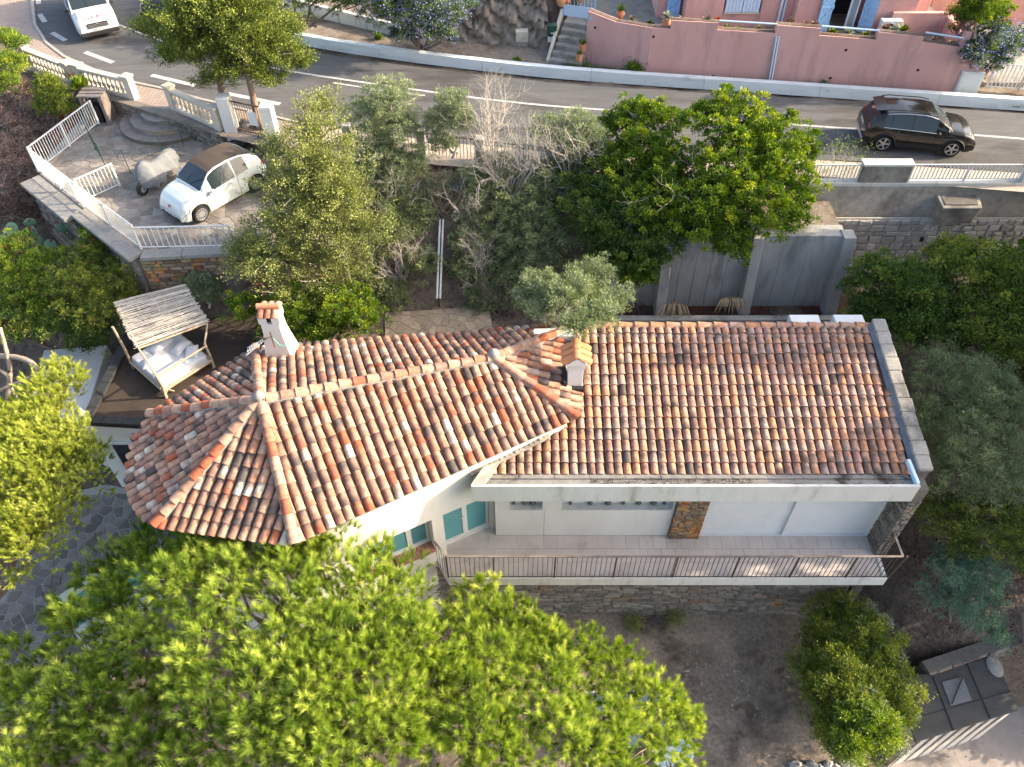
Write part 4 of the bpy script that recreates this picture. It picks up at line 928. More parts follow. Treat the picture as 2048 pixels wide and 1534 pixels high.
m.box(bx - .19, bx - .07, by - .25, by - .20, 5.22, 5.44); m.box(bx + .07, bx + .19, by - .25, by - .20, 5.22, 5.44); m.build('cap_wall', 'plaster', ch)
m = MB(); m.box(bx - .19, bx + .19, by - .17, by + .2, 5.225, 5.42); m.build('flue', 'black', ch)
for sy in (-1, 0, 1):
    for sx in (-1, 1):
        k = int(rs.integers(0, 20)); d = nrm(V(0, sx, -.45)); 
        inst(PL[k], 'cap_tile', ch, m4(V(bx + sy * .19, by - sx * .0 + sx * .30 * 1, 5.46), nrm(np.cross(-d, V(0, 0, 1))) * .95, -d * .85, nrm(np.cross(nrm(np.cross(-d, V(0, 0, 1))), -d))))
m = MB(); m.tube([V(bx - .3, by, 5.64), V(bx + .3, by, 5.64)], .09, 8); m.build('ridge_cap', 'terra', ch, smooth=50)
c2 = atz(1150, 765, 4.3)
ch2 = thing('chimney', c2, None, None); ch2.parent = villa; ch2.matrix_parent_inverse = villa.matrix_basis.inverted(); ch2['label'] = "small white chimney under a new orange tile gable cap"
cx, cy = c2[0] + .0, c2[1] + .22
m = MB(); m.box(cx - .20, cx + .20, cy - .2, cy + .3, 3.6, 4.95); m.build('shaft', 'plaster', ch2, bev=.01)
m = MB(); m.box(cx - .24, cx + .24, cy - .22, cy - .205, 4.78, 4.90); m.build('smoke_slot', 'fascia', ch2)
m = MB(); m.prism([(cx - .26, cy - .26), (cx + .26, cy - .26), (cx + .26, cy + .36), (cx - .26, cy + .36)], 4.95, 5.0)
m.add([(cx - .26, cy - .26, 5.0), (cx + .26, cy - .26, 5.0), (cx, cy - .26, 5.24), (cx - .26, cy + .36, 5.0), (cx + .26, cy + .36, 5.0), (cx, cy + .36, 5.24)], [(0, 1, 2), (5, 4, 3), (0, 2, 5, 3), (2, 1, 4, 5)]); m.build('gable', 'plaster', ch2)
ct = tile_mesh((.52, .19, .075), (.56, .24, .11), 2, rs, .40, .115, .10, .09); ct.materials.clear(); ct.materials.append(M['terranew'])
for k in range(3):
    for sx in (-1, 1):
        d = nrm(V(sx * .92, 0, -.62)); x_ = V(0, -sx, 0) * 1.0; z_ = nrm(np.cross(x_, -d)); z_ = z_ if z_[2] > 0 else -z_
        o = V(cx + sx * .36, cy - .2 + .23 * k + .03, 5.03); inst(ct, 'cap_tile', ch2, m4(o, nrm(np.cross(-d, z_)), -d, z_))
for k in range(2): inst(ct, 'ridge_cap', ch2, m4(V(cx, cy - .32 + .36 * k, 5.245), V(1, 0, 0), V(0, 1, 0), V(0, 0, 1)))
m = MB(); m.box(cx - .31, cx - .22, cy - .3, cy + .38, 4.2, 4.37); m.box(cx - .31, cx + .23, cy - .32, cy - .21, 4.0, 4.15); m.build('flashing', 'black', ch2)
# antenna
an = thing('tv_antenna', (bx - .1, by - .4, 4.6), "three-boom television aerial fixed to the left chimney", "antenna")
m = MB(); m.tube([V(bx + .02, by - .42, 4.55), V(bx + .02, by - .42, 5.1)], .018, 6); m.bar(V(bx + .02, by - .42, 4.8), V(bx + .02, by - .33, 4.8), .03); m.build('mast', 'darkmetal', an)
hub = V(bx - .14, by - .55, 4.95); tip = V(*atz(494, 703, 4.55)); dv = tip - hub; L_ = np.linalg.norm(dv); dv /= L_
sdv = nrm(np.cross(dv, V(0, 0, 1))); m = MB()
for k in (-1, 0, 1):
    a = hub + V(0, 0, .0) + sdv * .03 * k; b = tip + sdv * .15 * k; m.tube([a, b], .011, 5)
m.build('boom', 'whitemetal', an)
e = MB(); e.tube([-sdv * .05, sdv * .05], .005, 4); em = e.mesh('element'); em.materials.append(M['whitemetal'])
for k in (-1, 0, 1):
    for t in np.linspace(.15, .98, 9): p = hub + sdv * .03 * k + (tip + sdv * .12 * k - hub - sdv * .03 * k) * t; inst(em, 'element', an, m4(p, V(1, 0, 0), V(0, 1, 0), V(0, 0, 1)))
m = MB(); m.tube([hub, V(bx + .02, by - .42, 4.95)], .015, 5); m.obox(hub, V(.03, 0, 0), V(0, .03, 0), V(0, 0, .03)); m.tube([hub + V(-.2, 0, .12), hub + V(.12, .03, .02)], .008, 4); m.tube([hub + V(-.12, .02, -.12), hub + V(.1, -.02, .12)], .008, 4); m.build('bracket', 'darkmetal', an)
m = MB(); m.tube([V(bx + .05, by - .43, 4.9), V(bx + .12, by - .46, 4.8), V(bx + .2, by - .5, 4.70), V(bx + .42, by - .5, 4.66), V(bx + .75, by - .42, 4.72)], .012, 5); props(m.build('cable', 'greenhose'), "thin green cable lying on tiles beside the left chimney", "cable")
# air conditioners behind the ridge
def aircon(c, w_, h, d, lab, grp, fandir=-1):
    a = thing('air_conditioner', c, lab, "air conditioner", grp)
    m = MB(); m.box(c[0] - w_ / 2, c[0] + w_ / 2, c[1], c[1] + d, c[2], c[2] + h); m.build('casing', 'whiteclean', a, bev=.02)
    m = MB(); m.lathe([(h * .40, 0), (h * .42, .012), (h * .38, .02)], (c[0] - w_ * .1, c[1] - .001, c[2] + h * .5), 20, axis=(0, -1, 0)); m.build('fan_ring', 'whiteclean', a)
    m = MB()
    for k in range(1, 5): 
        r0 = h * .075 * k; m.tube([V(c[0] - w_ * .1 + r0 * math.cos(t), c[1] - .03, c[2] + h * .5 + r0 * math.sin(t)) for t in np.linspace(0, 2 * math.pi, 17)], .006, 4)
    m.lathe([(h * .36, .0), (h * .36, .004)], (c[0] - w_ * .1, c[1] - .021, c[2] + h * .5), 20, axis=(0, -1, 0)); m.build('grille', 'black', a)
    m = MB(); m.box(c[0] - w_ * .4, c[0] - w_ * .32, c[1] - .02, c[1] + d + .02, c[2] - .08, c[2] - .001); m.box(c[0] + w_ * .32, c[0] + w_ * .4, c[1] - .02, c[1] + d + .02, c[2] - .08, c[2] - .001); m.build('bracket', 'darkmetal', a)
    return a
for pxx, lab in ((1607, "left white air conditioner behind the ridge of the pinkish roof"), (1695, "white air conditioner behind the roof ridge, nearest the stone parapet")):
    c = aty(pxx, 629, yb + .62); aircon(V(c[0], yb + .12, c[2] - .62), .84, .62, .5, lab, "air conditioners behind the roof")
    m = MB(); 
wallx('unit_shelf', 5.3, 9.2, yb + .001, yb + .7, c[2] - .85, c[2] - .70, 'concrete')
# ================================================================== RETAINING WALLS
rw = thing('buttressed_wall', (7, 21, 0.9), "tall grey concrete retaining wall with sloping buttresses behind the house", "retaining wall")
YR = 20.95; xa, xb_ = atz(1215, 620, 1.0)[0], aty(1690, 480, YR)[0]
zt_r = 3.9
m = MB(); m.hexa([(xa, YR - .25, .3), (xb_, YR - .25, .3), (xb_, YR + .6, .3), (xa, YR + .6, .3), (xa, YR, zt_r), (xb_, YR, zt_r), (xb_, YR + .6, zt_r), (xa, YR + .6, zt_r)]); m.build('wall', 'concrete', rw, bev=.02)
for i, pxx in enumerate((1230, 1327, 1500, 1676)):
    x = aty(pxx, 560, YR - .4)[0]; w_ = .17 if i < 3 else .2; dx = -.0
    yt = YR - .18; ybm = YR - 1.0
    m = MB(); m.hexa([(x - w_, ybm, .2), (x + w_, ybm, .2), (x + w_, YR + .01, .2), (x - w_, YR + .01, .2), (x - w_, yt, zt_r + .04), (x + w_, yt, zt_r + .04), (x + w_, YR + .3, zt_r + .04), (x - w_, YR + .3, zt_r + .04)]); m.build('buttress', 'concrete', rw, bev=.02)
# board marks: thin formwork joints standing proud of the concrete
fm = MB()
x = xa + .3
while x < xb_ - .2:
    fm.hexa([(x, YR - .256, .6), (x + .008, YR - .256, .6), (x + .008, YR - .2, .6), (x, YR - .2, .6), (x, YR - .008, zt_r - .02), (x + .008, YR - .008, zt_r - .02), (x + .008, YR + .04, zt_r - .02), (x, YR + .04, zt_r - .02)]); x += rs.uniform(.5, .9)
fm.build('formwork_ribs', 'concrete', rw, kind='stuff')
pc = thing('planter_curb', (6, 19.9, 1), "low grey concrete curb holding red brown mulch below the buttressed wall", "wall")
m = MB(); m.box(xa, xb_ + .1, 19.72, 19.95, .3, 1.32); m.build('curb', 'concrete', pc, bev=.015)
m = MB(); m.box(xa, xb_, 19.951, YR - .1, .5, 1.0); m.build('mulch', 'mulch', kind='structure')
lt_n = 2500; c = np.c_[rng.uniform(xa, xb_, lt_n), rng.uniform(19.98, 20.7, lt_n), np.full(lt_n, 1.01)]
# stone retaining wall with rough cast apron on the right
YA = aty(1800, 372, 23.3)[1]
st = thing('stone_retaining_wall', (14, 22.8, 1), "pale rubble retaining wall under rough concrete apron, right of the buttressed wall", "retaining wall")
X0, X1 = 6.0, 24.0
z_f = atz(1800, 374, 4.25)[2]; Yf = atz(1840, 372, 4.25)[1]
z_m = 3.15; Ym = atz(1850, 434, z_m)[1]
m = MB(); m.hexa([(X0, Ym, z_m), (X1, Ym, z_m), (X1, Yf + .5, z_m), (X0, Yf + .5, z_m), (X0, Yf, 4.25), (X1, Yf, 4.25), (X1, Yf + .5, 4.25), (X0, Yf + .5, 4.25)]); m.build('apron', 'concrete2', st, bev=.03)
m = MB(); m.hexa([(X0, Ym - .5, -.5), (X1, Ym - .5, -.5), (X1, Ym + .6, -.5), (X0, Ym + .6, -.5), (X0, Ym - .06, z_m - .01), (X1, Ym - .06, z_m - .01), (X1, Ym + .6, z_m - .01), (X0, Ym + .6, z_m - .01)]); m.build('wall', 'mortar', st)
ezs = nrm(V(0, .44, 3.65)); nns = nrm(np.cross(ezs, V(-1, 0, 0)) * 1.0); nns = nns if nns[1] < 0 else -nns
holes = [(aty(p, 452, Ym)[0], 2.35) for p in (1742, 1850, 1965)]
stonewall(V(X0, Ym - .5, -.5) + 0, V(1, 0, 0), ezs, nns, X1 - X0, lambda x: (.3, 3.62), (.17, .30), (.22, .55), .07, 'palestone', st, limit=300, seed=51, lumps=.32, gap=.008, skip=lambda x, z: any(abs(X0 + x - h) < .12 and 2.7 < z < 3.0 for h, _ in holes), sname='stones')
for h, _ in holes:
    m = MB(); o = V(h, Ym - .5, -.5) + ezs * 2.85; m.obox(o + nns * .012, V(.06, 0, 0), nns * .02, ezs * .09); m.build('weep_hole', 'black', st)
# ledge between both walls
m = MB(); m.box(xa, xb_ + .0, YR + .601, Yf + .2, 2.5, 3.8); m.build('ledge', 'gravel', kind='structure')
bxp = thing('concrete_box', (aty(1925, 390, Yf - .3)[0], Yf - .3, 3.4), "weathered concrete box jutting from the apron below the white roadside railing", "planter")
xc = bxp.location.x
m = MB(); m.hexa([(xc - .62, Yf - .62, 3.15), (xc + .55, Yf - .62, 3.15), (xc + .62, Yf, 3.15), (xc - .7, Yf, 3.15), (xc - .68, Yf - .66, 3.82), (xc + .66, Yf - .66, 3.82), (xc + .75, Yf, 3.95), (xc - .75, Yf, 3.95)]); m.build('box_body', 'concrete2', bxp, bev=.03)
m = MB(); m.hexa([(xc - .55, Yf - .54, 3.83), (xc + .53, Yf - .54, 3.83), (xc + .6, Yf - .1, 3.83), (xc - .6, Yf - .1, 3.83), (xc - .55, Yf - .54, 3.88), (xc + .53, Yf - .54, 3.88), (xc + .6, Yf - .1, 3.94), (xc - .6, Yf - .1, 3.94)]); m.build('lid', 'mortard', bxp)
# roadside parapet: kerb, white fences, concrete block
def vfence(name, pts, h, lab, cat, grp, pitch=.11, barw=.016, postw=.06, matt='whitemetal', base=0, toprail=.045, posts=True, lowrail=.08, barh=None):
    f = thing(name, pts[0], lab, cat, grp)
    pb = MB(); pb.box(-barw / 2, barw / 2, -barw / 2, barw / 2, 0, 1); bm = pb.mesh('bar'); bm.materials.append(M[matt])
    pp = MB(); pp.box(-postw / 2, postw / 2, -postw / 2, postw / 2, 0, 1); pm2 = pp.mesh('post'); pm2.materials.append(M[matt])
    for a, b in zip(pts, pts[1:]):
        a, b = V(*a), V(*b); d = b - a; L = np.linalg.norm(d); dh = nrm(V(d[0], d[1], 0)); sd = V(-dh[1], dh[0], 0)
        m = MB(); m.bar(a + V(0, 0, h), b + V(0, 0, h), toprail, toprail * .7); m.build('top_rail', matt, f)
        m = MB(); m.bar(a + V(0, 0, lowrail), b + V(0, 0, lowrail), toprail * .7, toprail * .5); m.build('bottom_rail', matt, f)
        n = max(1, int(round(L / pitch)))
        for i in range(1, n): p = a + d * i / n; inst(bm, 'bar', f, m4(p + V(0, 0, lowrail), dh, sd, V(0, 0, h - lowrail - toprail * .2)))
        if posts:
            np_ = max(1, int(round(L / 2.0)))
            for i in range(0 if a is pts[0] or True else 1, np_ + 1): p = a + d * i / np_; inst(pm2, 'post', f, m4(p, dh, sd, V(0, 0, h + .02)))
    return f
pr_ = thing('road_parapet', (15, Yf, 4.2), "grey white concrete parapet carrying the railing below the black car", "parapet")
xA, xB, xC, xD = aty(1652, 345, Yf)[0], aty(1722, 352, Yf)[0], aty(1818, 360, Yf)[0], aty(2040, 372, Yf)[0]
m = MB(); m.box(X0, X1, Yf + .002, Yf + .30, 4.15, 4.36); m.build('plinth', 'fascia', pr_, bev=.02)
m = MB(); m.box(xB + .02, xC - .02, Yf + .02, Yf + .34, 4.361, 5.0); m.build('block', 'concrete2', pr_, bev=.02)
m = MB(); m.box(xB - .02, xC + .02, Yf - .01, Yf + .38, 5.0, 5.08); m.build('block_cap', 'fascia', pr_, bev=.01)
m = MB(); m.box(xD, xD + .25, Yf + .02, Yf + .3, 4.361, 5.1); m.build('end_post', 'fascia', pr_, bev=.01)
for x0_, x1_, lab in ((xA - 1.5, xB - .03, "short white barred railing by the road, left of the concrete block"), (xC + .05, xD - .03, "long white barred railing by the road in front of the black car"), (xD + .3, X1, "white barred railing continuing past the right end post")):
    vfence('road_railing', [V(x0_, Yf + .15, 4.362), V(x1_, Yf + .15, 4.362)], .62, lab, "railing", "white railings along the road parapet", pitch=.125, barw=.028, toprail=.05)
# fence with grey posts above the slope, behind the shrubs
gf = thing('slope_fence', (-1, 24, 4.1), "rusty dark barred fence on concrete posts half hidden by grey shrubs", "fence")
fpts = [atz(*p, 4.1) for p in ((600, 325), (700, 300), (845, 312), (960, 328), (1100, 345))]
fb = MB(); fb.box(-.01, .01, -.01, .01, 0, .95); fbm = fb.mesh('bar'); fbm.materials.append(M['darkmetal'])
for a, b in zip(fpts, fpts[1:]):
    m = MB(); m.bar(a + V(0, 0, .95), b + V(0, 0, .95), .05, .03); m.bar(a + V(0, 0, .12), b + V(0, 0, .12), .03, .02); m.build('rail', 'darkmetal', gf)
    d = b - a; L = np.linalg.norm(d); dh = nrm(d)
    for i in range(1, int(L / .13)): inst(fbm, 'bar', gf, m4(a + dh * .13 * i, V(1, 0, 0), V(0, 1, 0), V(0, 0, 1)))
    m = MB(); m.box(b[0] - .15, b[0] + .15, b[1] - .15, b[1] + .15, 3.2, 5.15); m.build('post', 'concrete', gf, bev=.02)
# dark earth retaining wall below that fence
dw = thing('garden_bank_wall', (-1, 23, 1), "dark rubble bank wall crossing the slope under the barred fence", "wall")
m = MB(); m.hexa([(-5, 23.1, 1.8), (4.6, 23.1, 1.8), (4.6, 23.9, 1.8), (-5, 23.9, 1.8), (-5, 23.4, 4.05), (4.6, 23.4, 4.05), (4.6, 23.9, 4.05), (-5, 23.9, 4.05)]); m.build('wall', 'mortard', dw)
stonewall(V(-5, 23.1, 1.8), V(1, 0, 0), nrm(V(0, .13, 1)), nrm(V(0, -1, .13)), 9.6, lambda x: (0, 2.25), (.1, .2), (.2, .5), .05, 'schist', dw, limit=120, seed=61)
# blue pipe, grey paired pipes, beam
p = [atz(*q, z_) for q, z_ in (((868, 330), 4.0), ((880, 345), 3.7), ((905, 365), 3.3), ((930, 378), 3.0))]
m = MB(); m.tube(p, .035, 6); props(m.build('blue_pipe', 'bluehose'), "bright blue plastic pipe hanging down the bank below the barred fence", "pipe")
a, b = atz(884, 455, 2.9), atz(878, 612, 1.15)
pp_ = thing('stair_rail', b, "pair of long pale grey pipes running straight down the garden slope", "handrail")
for o in (-.05, .06):
    m = MB(); m.tube([a + V(o, 0, .35), b + V(o, 0, .35)], .035, 6); m.build('pipe', 'whitemetal', pp_)
for t in (0.02, .5, .98):
    q = a + (b - a) * t; m = MB(); m.box(q[0] - .03, q[0] + .04, q[1] - .03, q[1] + .03, q[2] - .4, q[2] + .33); m.build('post', 'darkmetal', pp_)
for z_, yy, lab in ((3.0, 437, "upper weathered concrete beam across the slope at the head of the grey pipes"), (2.7, 455, "lower dark concrete beam across the slope beside the grey pipes")):
    a_, b_ = atz(850, yy, z_), atz(960, yy + 2, z_); m = MB(); m.bar(a_, b_, .22, .12); props(m.build('concrete_beam', 'concrete', bev=.02), lab, "beam")
# ================================================================== PARKING TERRACE
pw = thing('terrace_retaining_wall', (-12, 21, 1), "brown stone retaining wall with pale coping holding up the parking terrace", "retaining wall")
Wp = [V(*p, 0) for p in PK[:5]]
def wall_face(a, b, zb0, zt0, mat, par, seed, limit, batter=.06, sizes=((.09, .18), (.2, .6)), depth=.05, back='mortard', sname='stones'):
    d = nrm(b - a); n = V(d[1], -d[0], 0); L = np.linalg.norm(b - a); H = zt0 - zb0; bt = H * batter
    ez = nrm(V(*(-n[:2] * bt), H)); nn = nrm(np.cross(ez, -d)); nn = nn if np.dot(nn, n) > 0 else -nn
    m = MB(); m.hexa([V(*(a + n * bt)[:2], zb0), V(*(b + n * bt)[:2], zb0), V(*(b - n * .35)[:2], zb0), V(*(a - n * .35)[:2], zb0), V(*a[:2], zt0), V(*b[:2], zt0), V(*(b - n * .35)[:2], zt0), V(*(a - n * .35)[:2], zt0)]); m.build('wall_core', back, par)
    stonewall(V(*(a + n * bt)[:2], zb0), d, ez, nn, L, lambda x: (0, np.hypot(H, bt)), sizes[0], sizes[1], depth, mat, par, limit=limit, seed=seed, gap=.015, sname=sname)
co = MB()
P0, P1, P2_, P3_ = Wp[1], Wp[2], Wp[3], Wp[4]
offn = lambda a, b, t: V(nrm(b - a)[1], -nrm(b - a)[0], 0) * t
wall_face(P1 + offn(P1, P2_, .25), P2_ + offn(P1, P2_, .25), .2, 3.45, 'schist', pw, 71, 100)
wall_face(P0 + offn(P0, P1, .45), P1 + offn(P0, P1, .45), .2, 3.3, 'schist', pw, 72, 60)
wall_face(P2_ + V(-.1, -.12, 0), V(-5.5, 20.75, 0), .3, 3.45, 'schistb', pw, 73, 140)
for a, b, o, w_, z_ in ((Wp[0], P0, .0, .3, 3.72), (P0, P1, .2, .75, 3.55), (P1, P2_, .18, .5, 3.62), (P2_, V(-5.5, 21.0, 0), .06, .42, 3.62)):
    d = nrm(b - a); n = V(d[1], -d[0], 0); L = np.linalg.norm(b - a); k = max(1, int(L / 1.1))
    for i in range(k):
        p0, p1 = a + d * (L * i / k + .008) + n * (o - .2), a + d * (L * (i + 1) / k - .008) + n * (o - .2)
        m = MB(); m.hexa([V(*p0[:2], z_ - .14), V(*(p0 + n * w_)[:2], z_ - .14), V(*(p1 + n * w_)[:2], z_ - .14), V(*p1[:2], z_ - .14), V(*p0[:2], z_), V(*(p0 + n * w_)[:2], z_), V(*(p1 + n * w_)[:2], z_), V(*p1[:2], z_)]); m.build('coping_slab', 'mortarg', pw, bev=.015)
# railings
tz = lambda p, q, z=3.7: V(*atz(p, q, z))
h1 = .95
vfence('terrace_railing', [tz(198, 248), tz(78, 342)], h1, "rust streaked white railing along the upper left side of the terrace", "railing", "white railings round the parking terrace", pitch=.12, barw=.02)
vfence('terrace_railing', [tz(78, 342), tz(168, 412)], h1, "cream white railing on the lower left side, before the small gate", "railing", "white railings round the parking terrace", pitch=.13, barw=.018)
vfence('terrace_railing', [tz(168, 412), tz(283, 498)], h1, "densely barred white railing left of the white hatchback's front", "railing", "white railings round the parking terrace", pitch=.13, barw=.018)
vfence('terrace_railing', [tz(283, 498), tz(470, 494)], h1 - .1, "widely spaced white railing directly below the white hatchback", "railing", "white railings round the parking terrace", pitch=.19, barw=.024)
vfence('small_gate', [tz(170, 404, 3.6), tz(240, 372, 3.6)], .9, "small open white barred gate beside the covered scooter", "gate", None, pitch=.13, barw=.018)
# wire fence with green posts
wf = thing('wire_fence', tz(250, 330), "sagging green wire fence on thin posts beside the round steps", "fence")
pts = [tz(*p, 3.6) for p in ((192, 300), (212, 335), (262, 348), (330, 318), (368, 292), (440, 262))]
for p in pts: m = MB(); m.tube([p, p + V(0, 0, 1.0)], .016, 5); m.build('post', 'greenbox', wf)
m = MB()
for a, b in zip(pts, pts[1:]):
    for h_ in (.15, .4, .65, .92): m.tube([a + V(0, 0, h_), (a + b) / 2 + V(0, 0, h_ - .04), b + V(0, 0, h_)], .005, 3)
    L = np.linalg.norm(b - a)
    for i in range(int(L / .12)): q = a + (b - a) * (i * .12 / L); m.tube([q + V(0, 0, .15), q + V(0, 0, .9)], .003, 3)
m.build('wire_mesh', 'greenbox', wf)
# round steps
cs = tz(330, 262, 3.6); rsn = thing('round_steps', cs, "three tier half round steps of crazy stone beside the parking terrace", "steps")
dirv = nrm(tz(275, 300, 3.6) - tz(335, 240, 3.6)); ang0 = math.atan2(dirv[1], dirv[0])
for i, (r_, zz) in enumerate(((1.75, .17), (1.3, .36), (.85, .55))):
    c = tz(338, 247, 3.6)
    poly = [(c[0] + r_ * math.cos(ang0 + t) * 1.0, c[1] + r_ * math.sin(ang0 + t) * .9) for t in np.linspace(-1.62, 1.62, 22)]
    m = MB(); m.prism(poly, 3.5, 3.6 + zz - .03); m.build('riser', 'schist', rsn)
    m = MB(); poly2 = [(c[0] + (r_ + .035) * math.cos(ang0 + t), c[1] + (r_ + .035) * .9 * math.sin(ang0 + t)) for t in np.linspace(-1.62, 1.62, 22)]
    m.prism(poly2, 3.6 + zz - .029, 3.6 + zz); m.build('tread', 'slabw', rsn, bev=.01)
# stone wall under the pavement edge behind steps
sw_ = thing('pavement_wall', tz(330, 225, 4), "low dark stone wall carrying the brick pavement above the round steps", "wall")
a, b = V(*atz(212, 196, 4.2)), V(*atz(445, 272, 4.2)); a[2] = b[2] = 0
wall_face(a, b, 3.5, 4.22, 'schist', sw_, 81, 80, batter=.0, sizes=((.07, .13), (.2, .5)))
d = nrm(b - a); n = V(d[1], -d[0], 0)
m = MB(); m.hexa([V(*(a + n * .08)[:2], 4.22), V(*(b + n * .08)[:2], 4.22), V(*(b - n * .3)[:2], 4.22), V(*(a - n * .3)[:2], 4.22), V(*(a + n * .08)[:2], 4.29), V(*(b + n * .08)[:2], 4.29), V(*(b - n * .3)[:2], 4.29), V(*(a - n * .3)[:2], 4.29)]); m.build('coping', 'slabw', sw_, bev=.01)
# balustrades
def balustrade(a, b, lab, n):
    a, b = V(*a), V(*b); d = nrm(b - a); L = np.linalg.norm(b - a); sd = V(-d[1], d[0], 0)
    t = thing('balustrade', a, lab, "balustrade", "cream balustrades along the brick pavement")
    m = MB(); m.bar(a + V(0, 0, .10), b + V(0, 0, .10), .24, .20); m.build('plinth', 'cream', t, bev=.015)
    m = MB(); m.bar(a + V(0, 0, .83), b + V(0, 0, .83), .27, .12); m.build('coping', 'cream', t, bev=.02)
    for p in (a, b): m = MB(); m.obox(p + V(0, 0, .48), d * .15, sd * .15, V(0, 0, .48)); m.build('pillar', 'cream', t, bev=.015); m = MB(); m.obox(p + V(0, 0, .98), d * .19, sd * .19, V(0, 0, .045)); m.build('pillar_cap', 'cream', t, bev=.015)
    q = MB(); q.lathe([(.055, 0), (.06, .03), (.04, .06), (.075, .16), (.082, .22), (.05, .36), (.033, .44), (.055, .50), (.058, .57)], n=10); me = q.mesh('baluster', 40); me.materials.append(M['cream'])
    for i in range(n): p = a + d * (L * (i + 1) / (n + 1)); inst(me, 'baluster', t, m4(p + V(0, 0, .2), V(1, 0, 0), V(0, 1, 0), V(0, 0, 1)))
balustrade(atz(66, 138, 4.2), atz(152, 172, 4.2), "cream stone balustrade partly hidden by shrubs at far left", 11)
balustrade(atz(172, 176, 4.2), atz(270, 200, 4.2), "cream stone balustrade between the red flower pot and the pavement opening", 10)
balustrade(atz(352, 220, 4.2), atz(442, 262, 4.2), "cream stone balustrade left of the twin cypress trunks", 9)
# flower pot between
c = atz(161, 172, 4.2); fp = thing('flower_pot', c, "square red terracotta planter with green and pink flowers between two balustrades", "planter")
m = MB(); m.lathe([(.20, 0), (.26, .5), (.30, .52), (.30, .62), (.22, .6)], c, 12); m.build('pot', 'terra', fp, smooth=40)
# wooden shelter for bins
c = tz(208, 240, 3.6); bs_ = thing('bin_shelter', c, "weathered open wooden bin shelter at the terrace's top corner", "shelter", rz=R(0))
for dx in (-.36, .36):
    m = MB(); m.box(c[0] + dx - .06, c[0] + dx + .06, c[1] - .4, c[1] + .35, c[2], c[2] + 1.15); m.build('side_board', 'railtop', bs_)
m = MB(); m.box(c[0] - .45, c[0] + .45, c[1] + .25, c[1] + .3, c[2], c[2] + 1.15); m.build('back_board', 'railtop', bs_)
for k in range(3): m = MB(); m.box(c[0] - .47, c[0] + .47, c[1] - .42 + k * .27, c[1] - .42 + k * .27 + .2, c[2] + 1.15, c[2] + 1.2); m.build('roof_board', 'railtop', bs_)
m = MB(); m.box(c[0] - .22, c[0] + .12, c[1] - .25, c[1] + .1, c[2] + .02, c[2] + .7); props(m.build('waste_bin', 'black', bev=.03), "black waste bin standing inside the wooden shelter", "bin")
# gate pillars, gate, letter plate near cypress trunks
gp = thing('metal_gate', atz(500, 250, 4.2), "white pillared garden gate with upright bars behind the cypress trunks", "gate")
ga, gb = atz(465, 262, 4.2), atz(548, 280, 4.2)
for p in (ga, gb): m = MB(); m.box(p[0] - .22, p[0] + .22, p[1] - .22, p[1] + .22, 3.9, 5.6); m.build('pillar', 'plaster', gp, bev=.03)
d = nrm(gb - ga)
for i in range(12): q = ga + (gb - ga) * (.18 + .64 * i / 11); m = MB(); m.tube([q, q + V(0, 0, 1.25)], .012, 5); m.build('bar', 'darkmetal', gp)
m = MB(); m.bar(ga + V(0, 0, 1.25), gb + V(0, 0, 1.25), .04); m.bar(ga + V(0, 0, .12), gb + V(0, 0, .12), .04); m.build('rail', 'darkmetal', gp)
m = MB(); q = ga + (gb - ga) * .62 + V(0, -.06, .45); m.obox(q + V(0, 0, .3), d * .17, V(0, .03, 0), V(0, 0, .26)); props(m.build('letter_plate', 'whiteclean'), "small pale plate fixed on the bars of the pillared gate", "plate")
for (pxx, py, zz, s_, lab) in ((490, 262, 4.0, .34, "left bulging black rubbish sack between the two cypress trunks"), (478, 285, 3.75, .3, "lower black rubbish sack at the foot of the right trunk"), (512, 268, 4.0, .3, "black rubbish sack behind the right cypress trunk")):
    c = atz(pxx, py, zz); n_ = 14; vs = []
    m = MB(); prof = [(s_ * .75, 0), (s_ * 1.0, s_ * .3), (s_ * 1.02, s_ * .8), (s_ * .8, s_ * 1.25), (s_ * .35, s_ * 1.5), (s_ * .12, s_ * 1.62), (s_ * .2, s_ * 1.8)]
    m.lathe(prof, c - V(0, 0, .15), n_); m.v = [tuple(np.array(v_) + rng.normal(0, .035, 3)) for v_ in m.v]
    props(m.build('rubbish_sack', 'bin', smooth=60), lab, "rubbish sack", "black rubbish sacks by the trunks")
c = atz(500, 282, 3.7); m = MB(); m.lathe([(.10, 0), (.15, .26), (.18, .27), (.18, .33), (.13, .31)], c, 12); props(m.build('plant_pot', 'terra', smooth=40), "empty round terracotta pot beside the black sacks", "pot")
c = atz(540, 285, 3.9); bk = thing('bicycle_wheel', c, "spoked wheel leaning against the right gate pillar", "wheel")
m = MB(); ax = nrm(V(.5, -1, .25)); u = nrm(np.cross(ax, V(0, 0, 1))); w2 = np.cross(u, ax); cc = c + V(0, -.2, .32)
m.tube([cc + .31 * (u * math.cos(t) + w2 * math.sin(t)) for t in np.linspace(0, 2 * math.pi, 25)], .022, 5); m.build('tyre', 'tyre', bk)
m = MB()
for t in np.linspace(0, 2 * math.pi, 13)[:-1]: m.tube([cc, cc + .3 * (u * math.cos(t) + w2 * math.sin(t))], .005, 3)
m.build('spoke', 'alloy', bk)
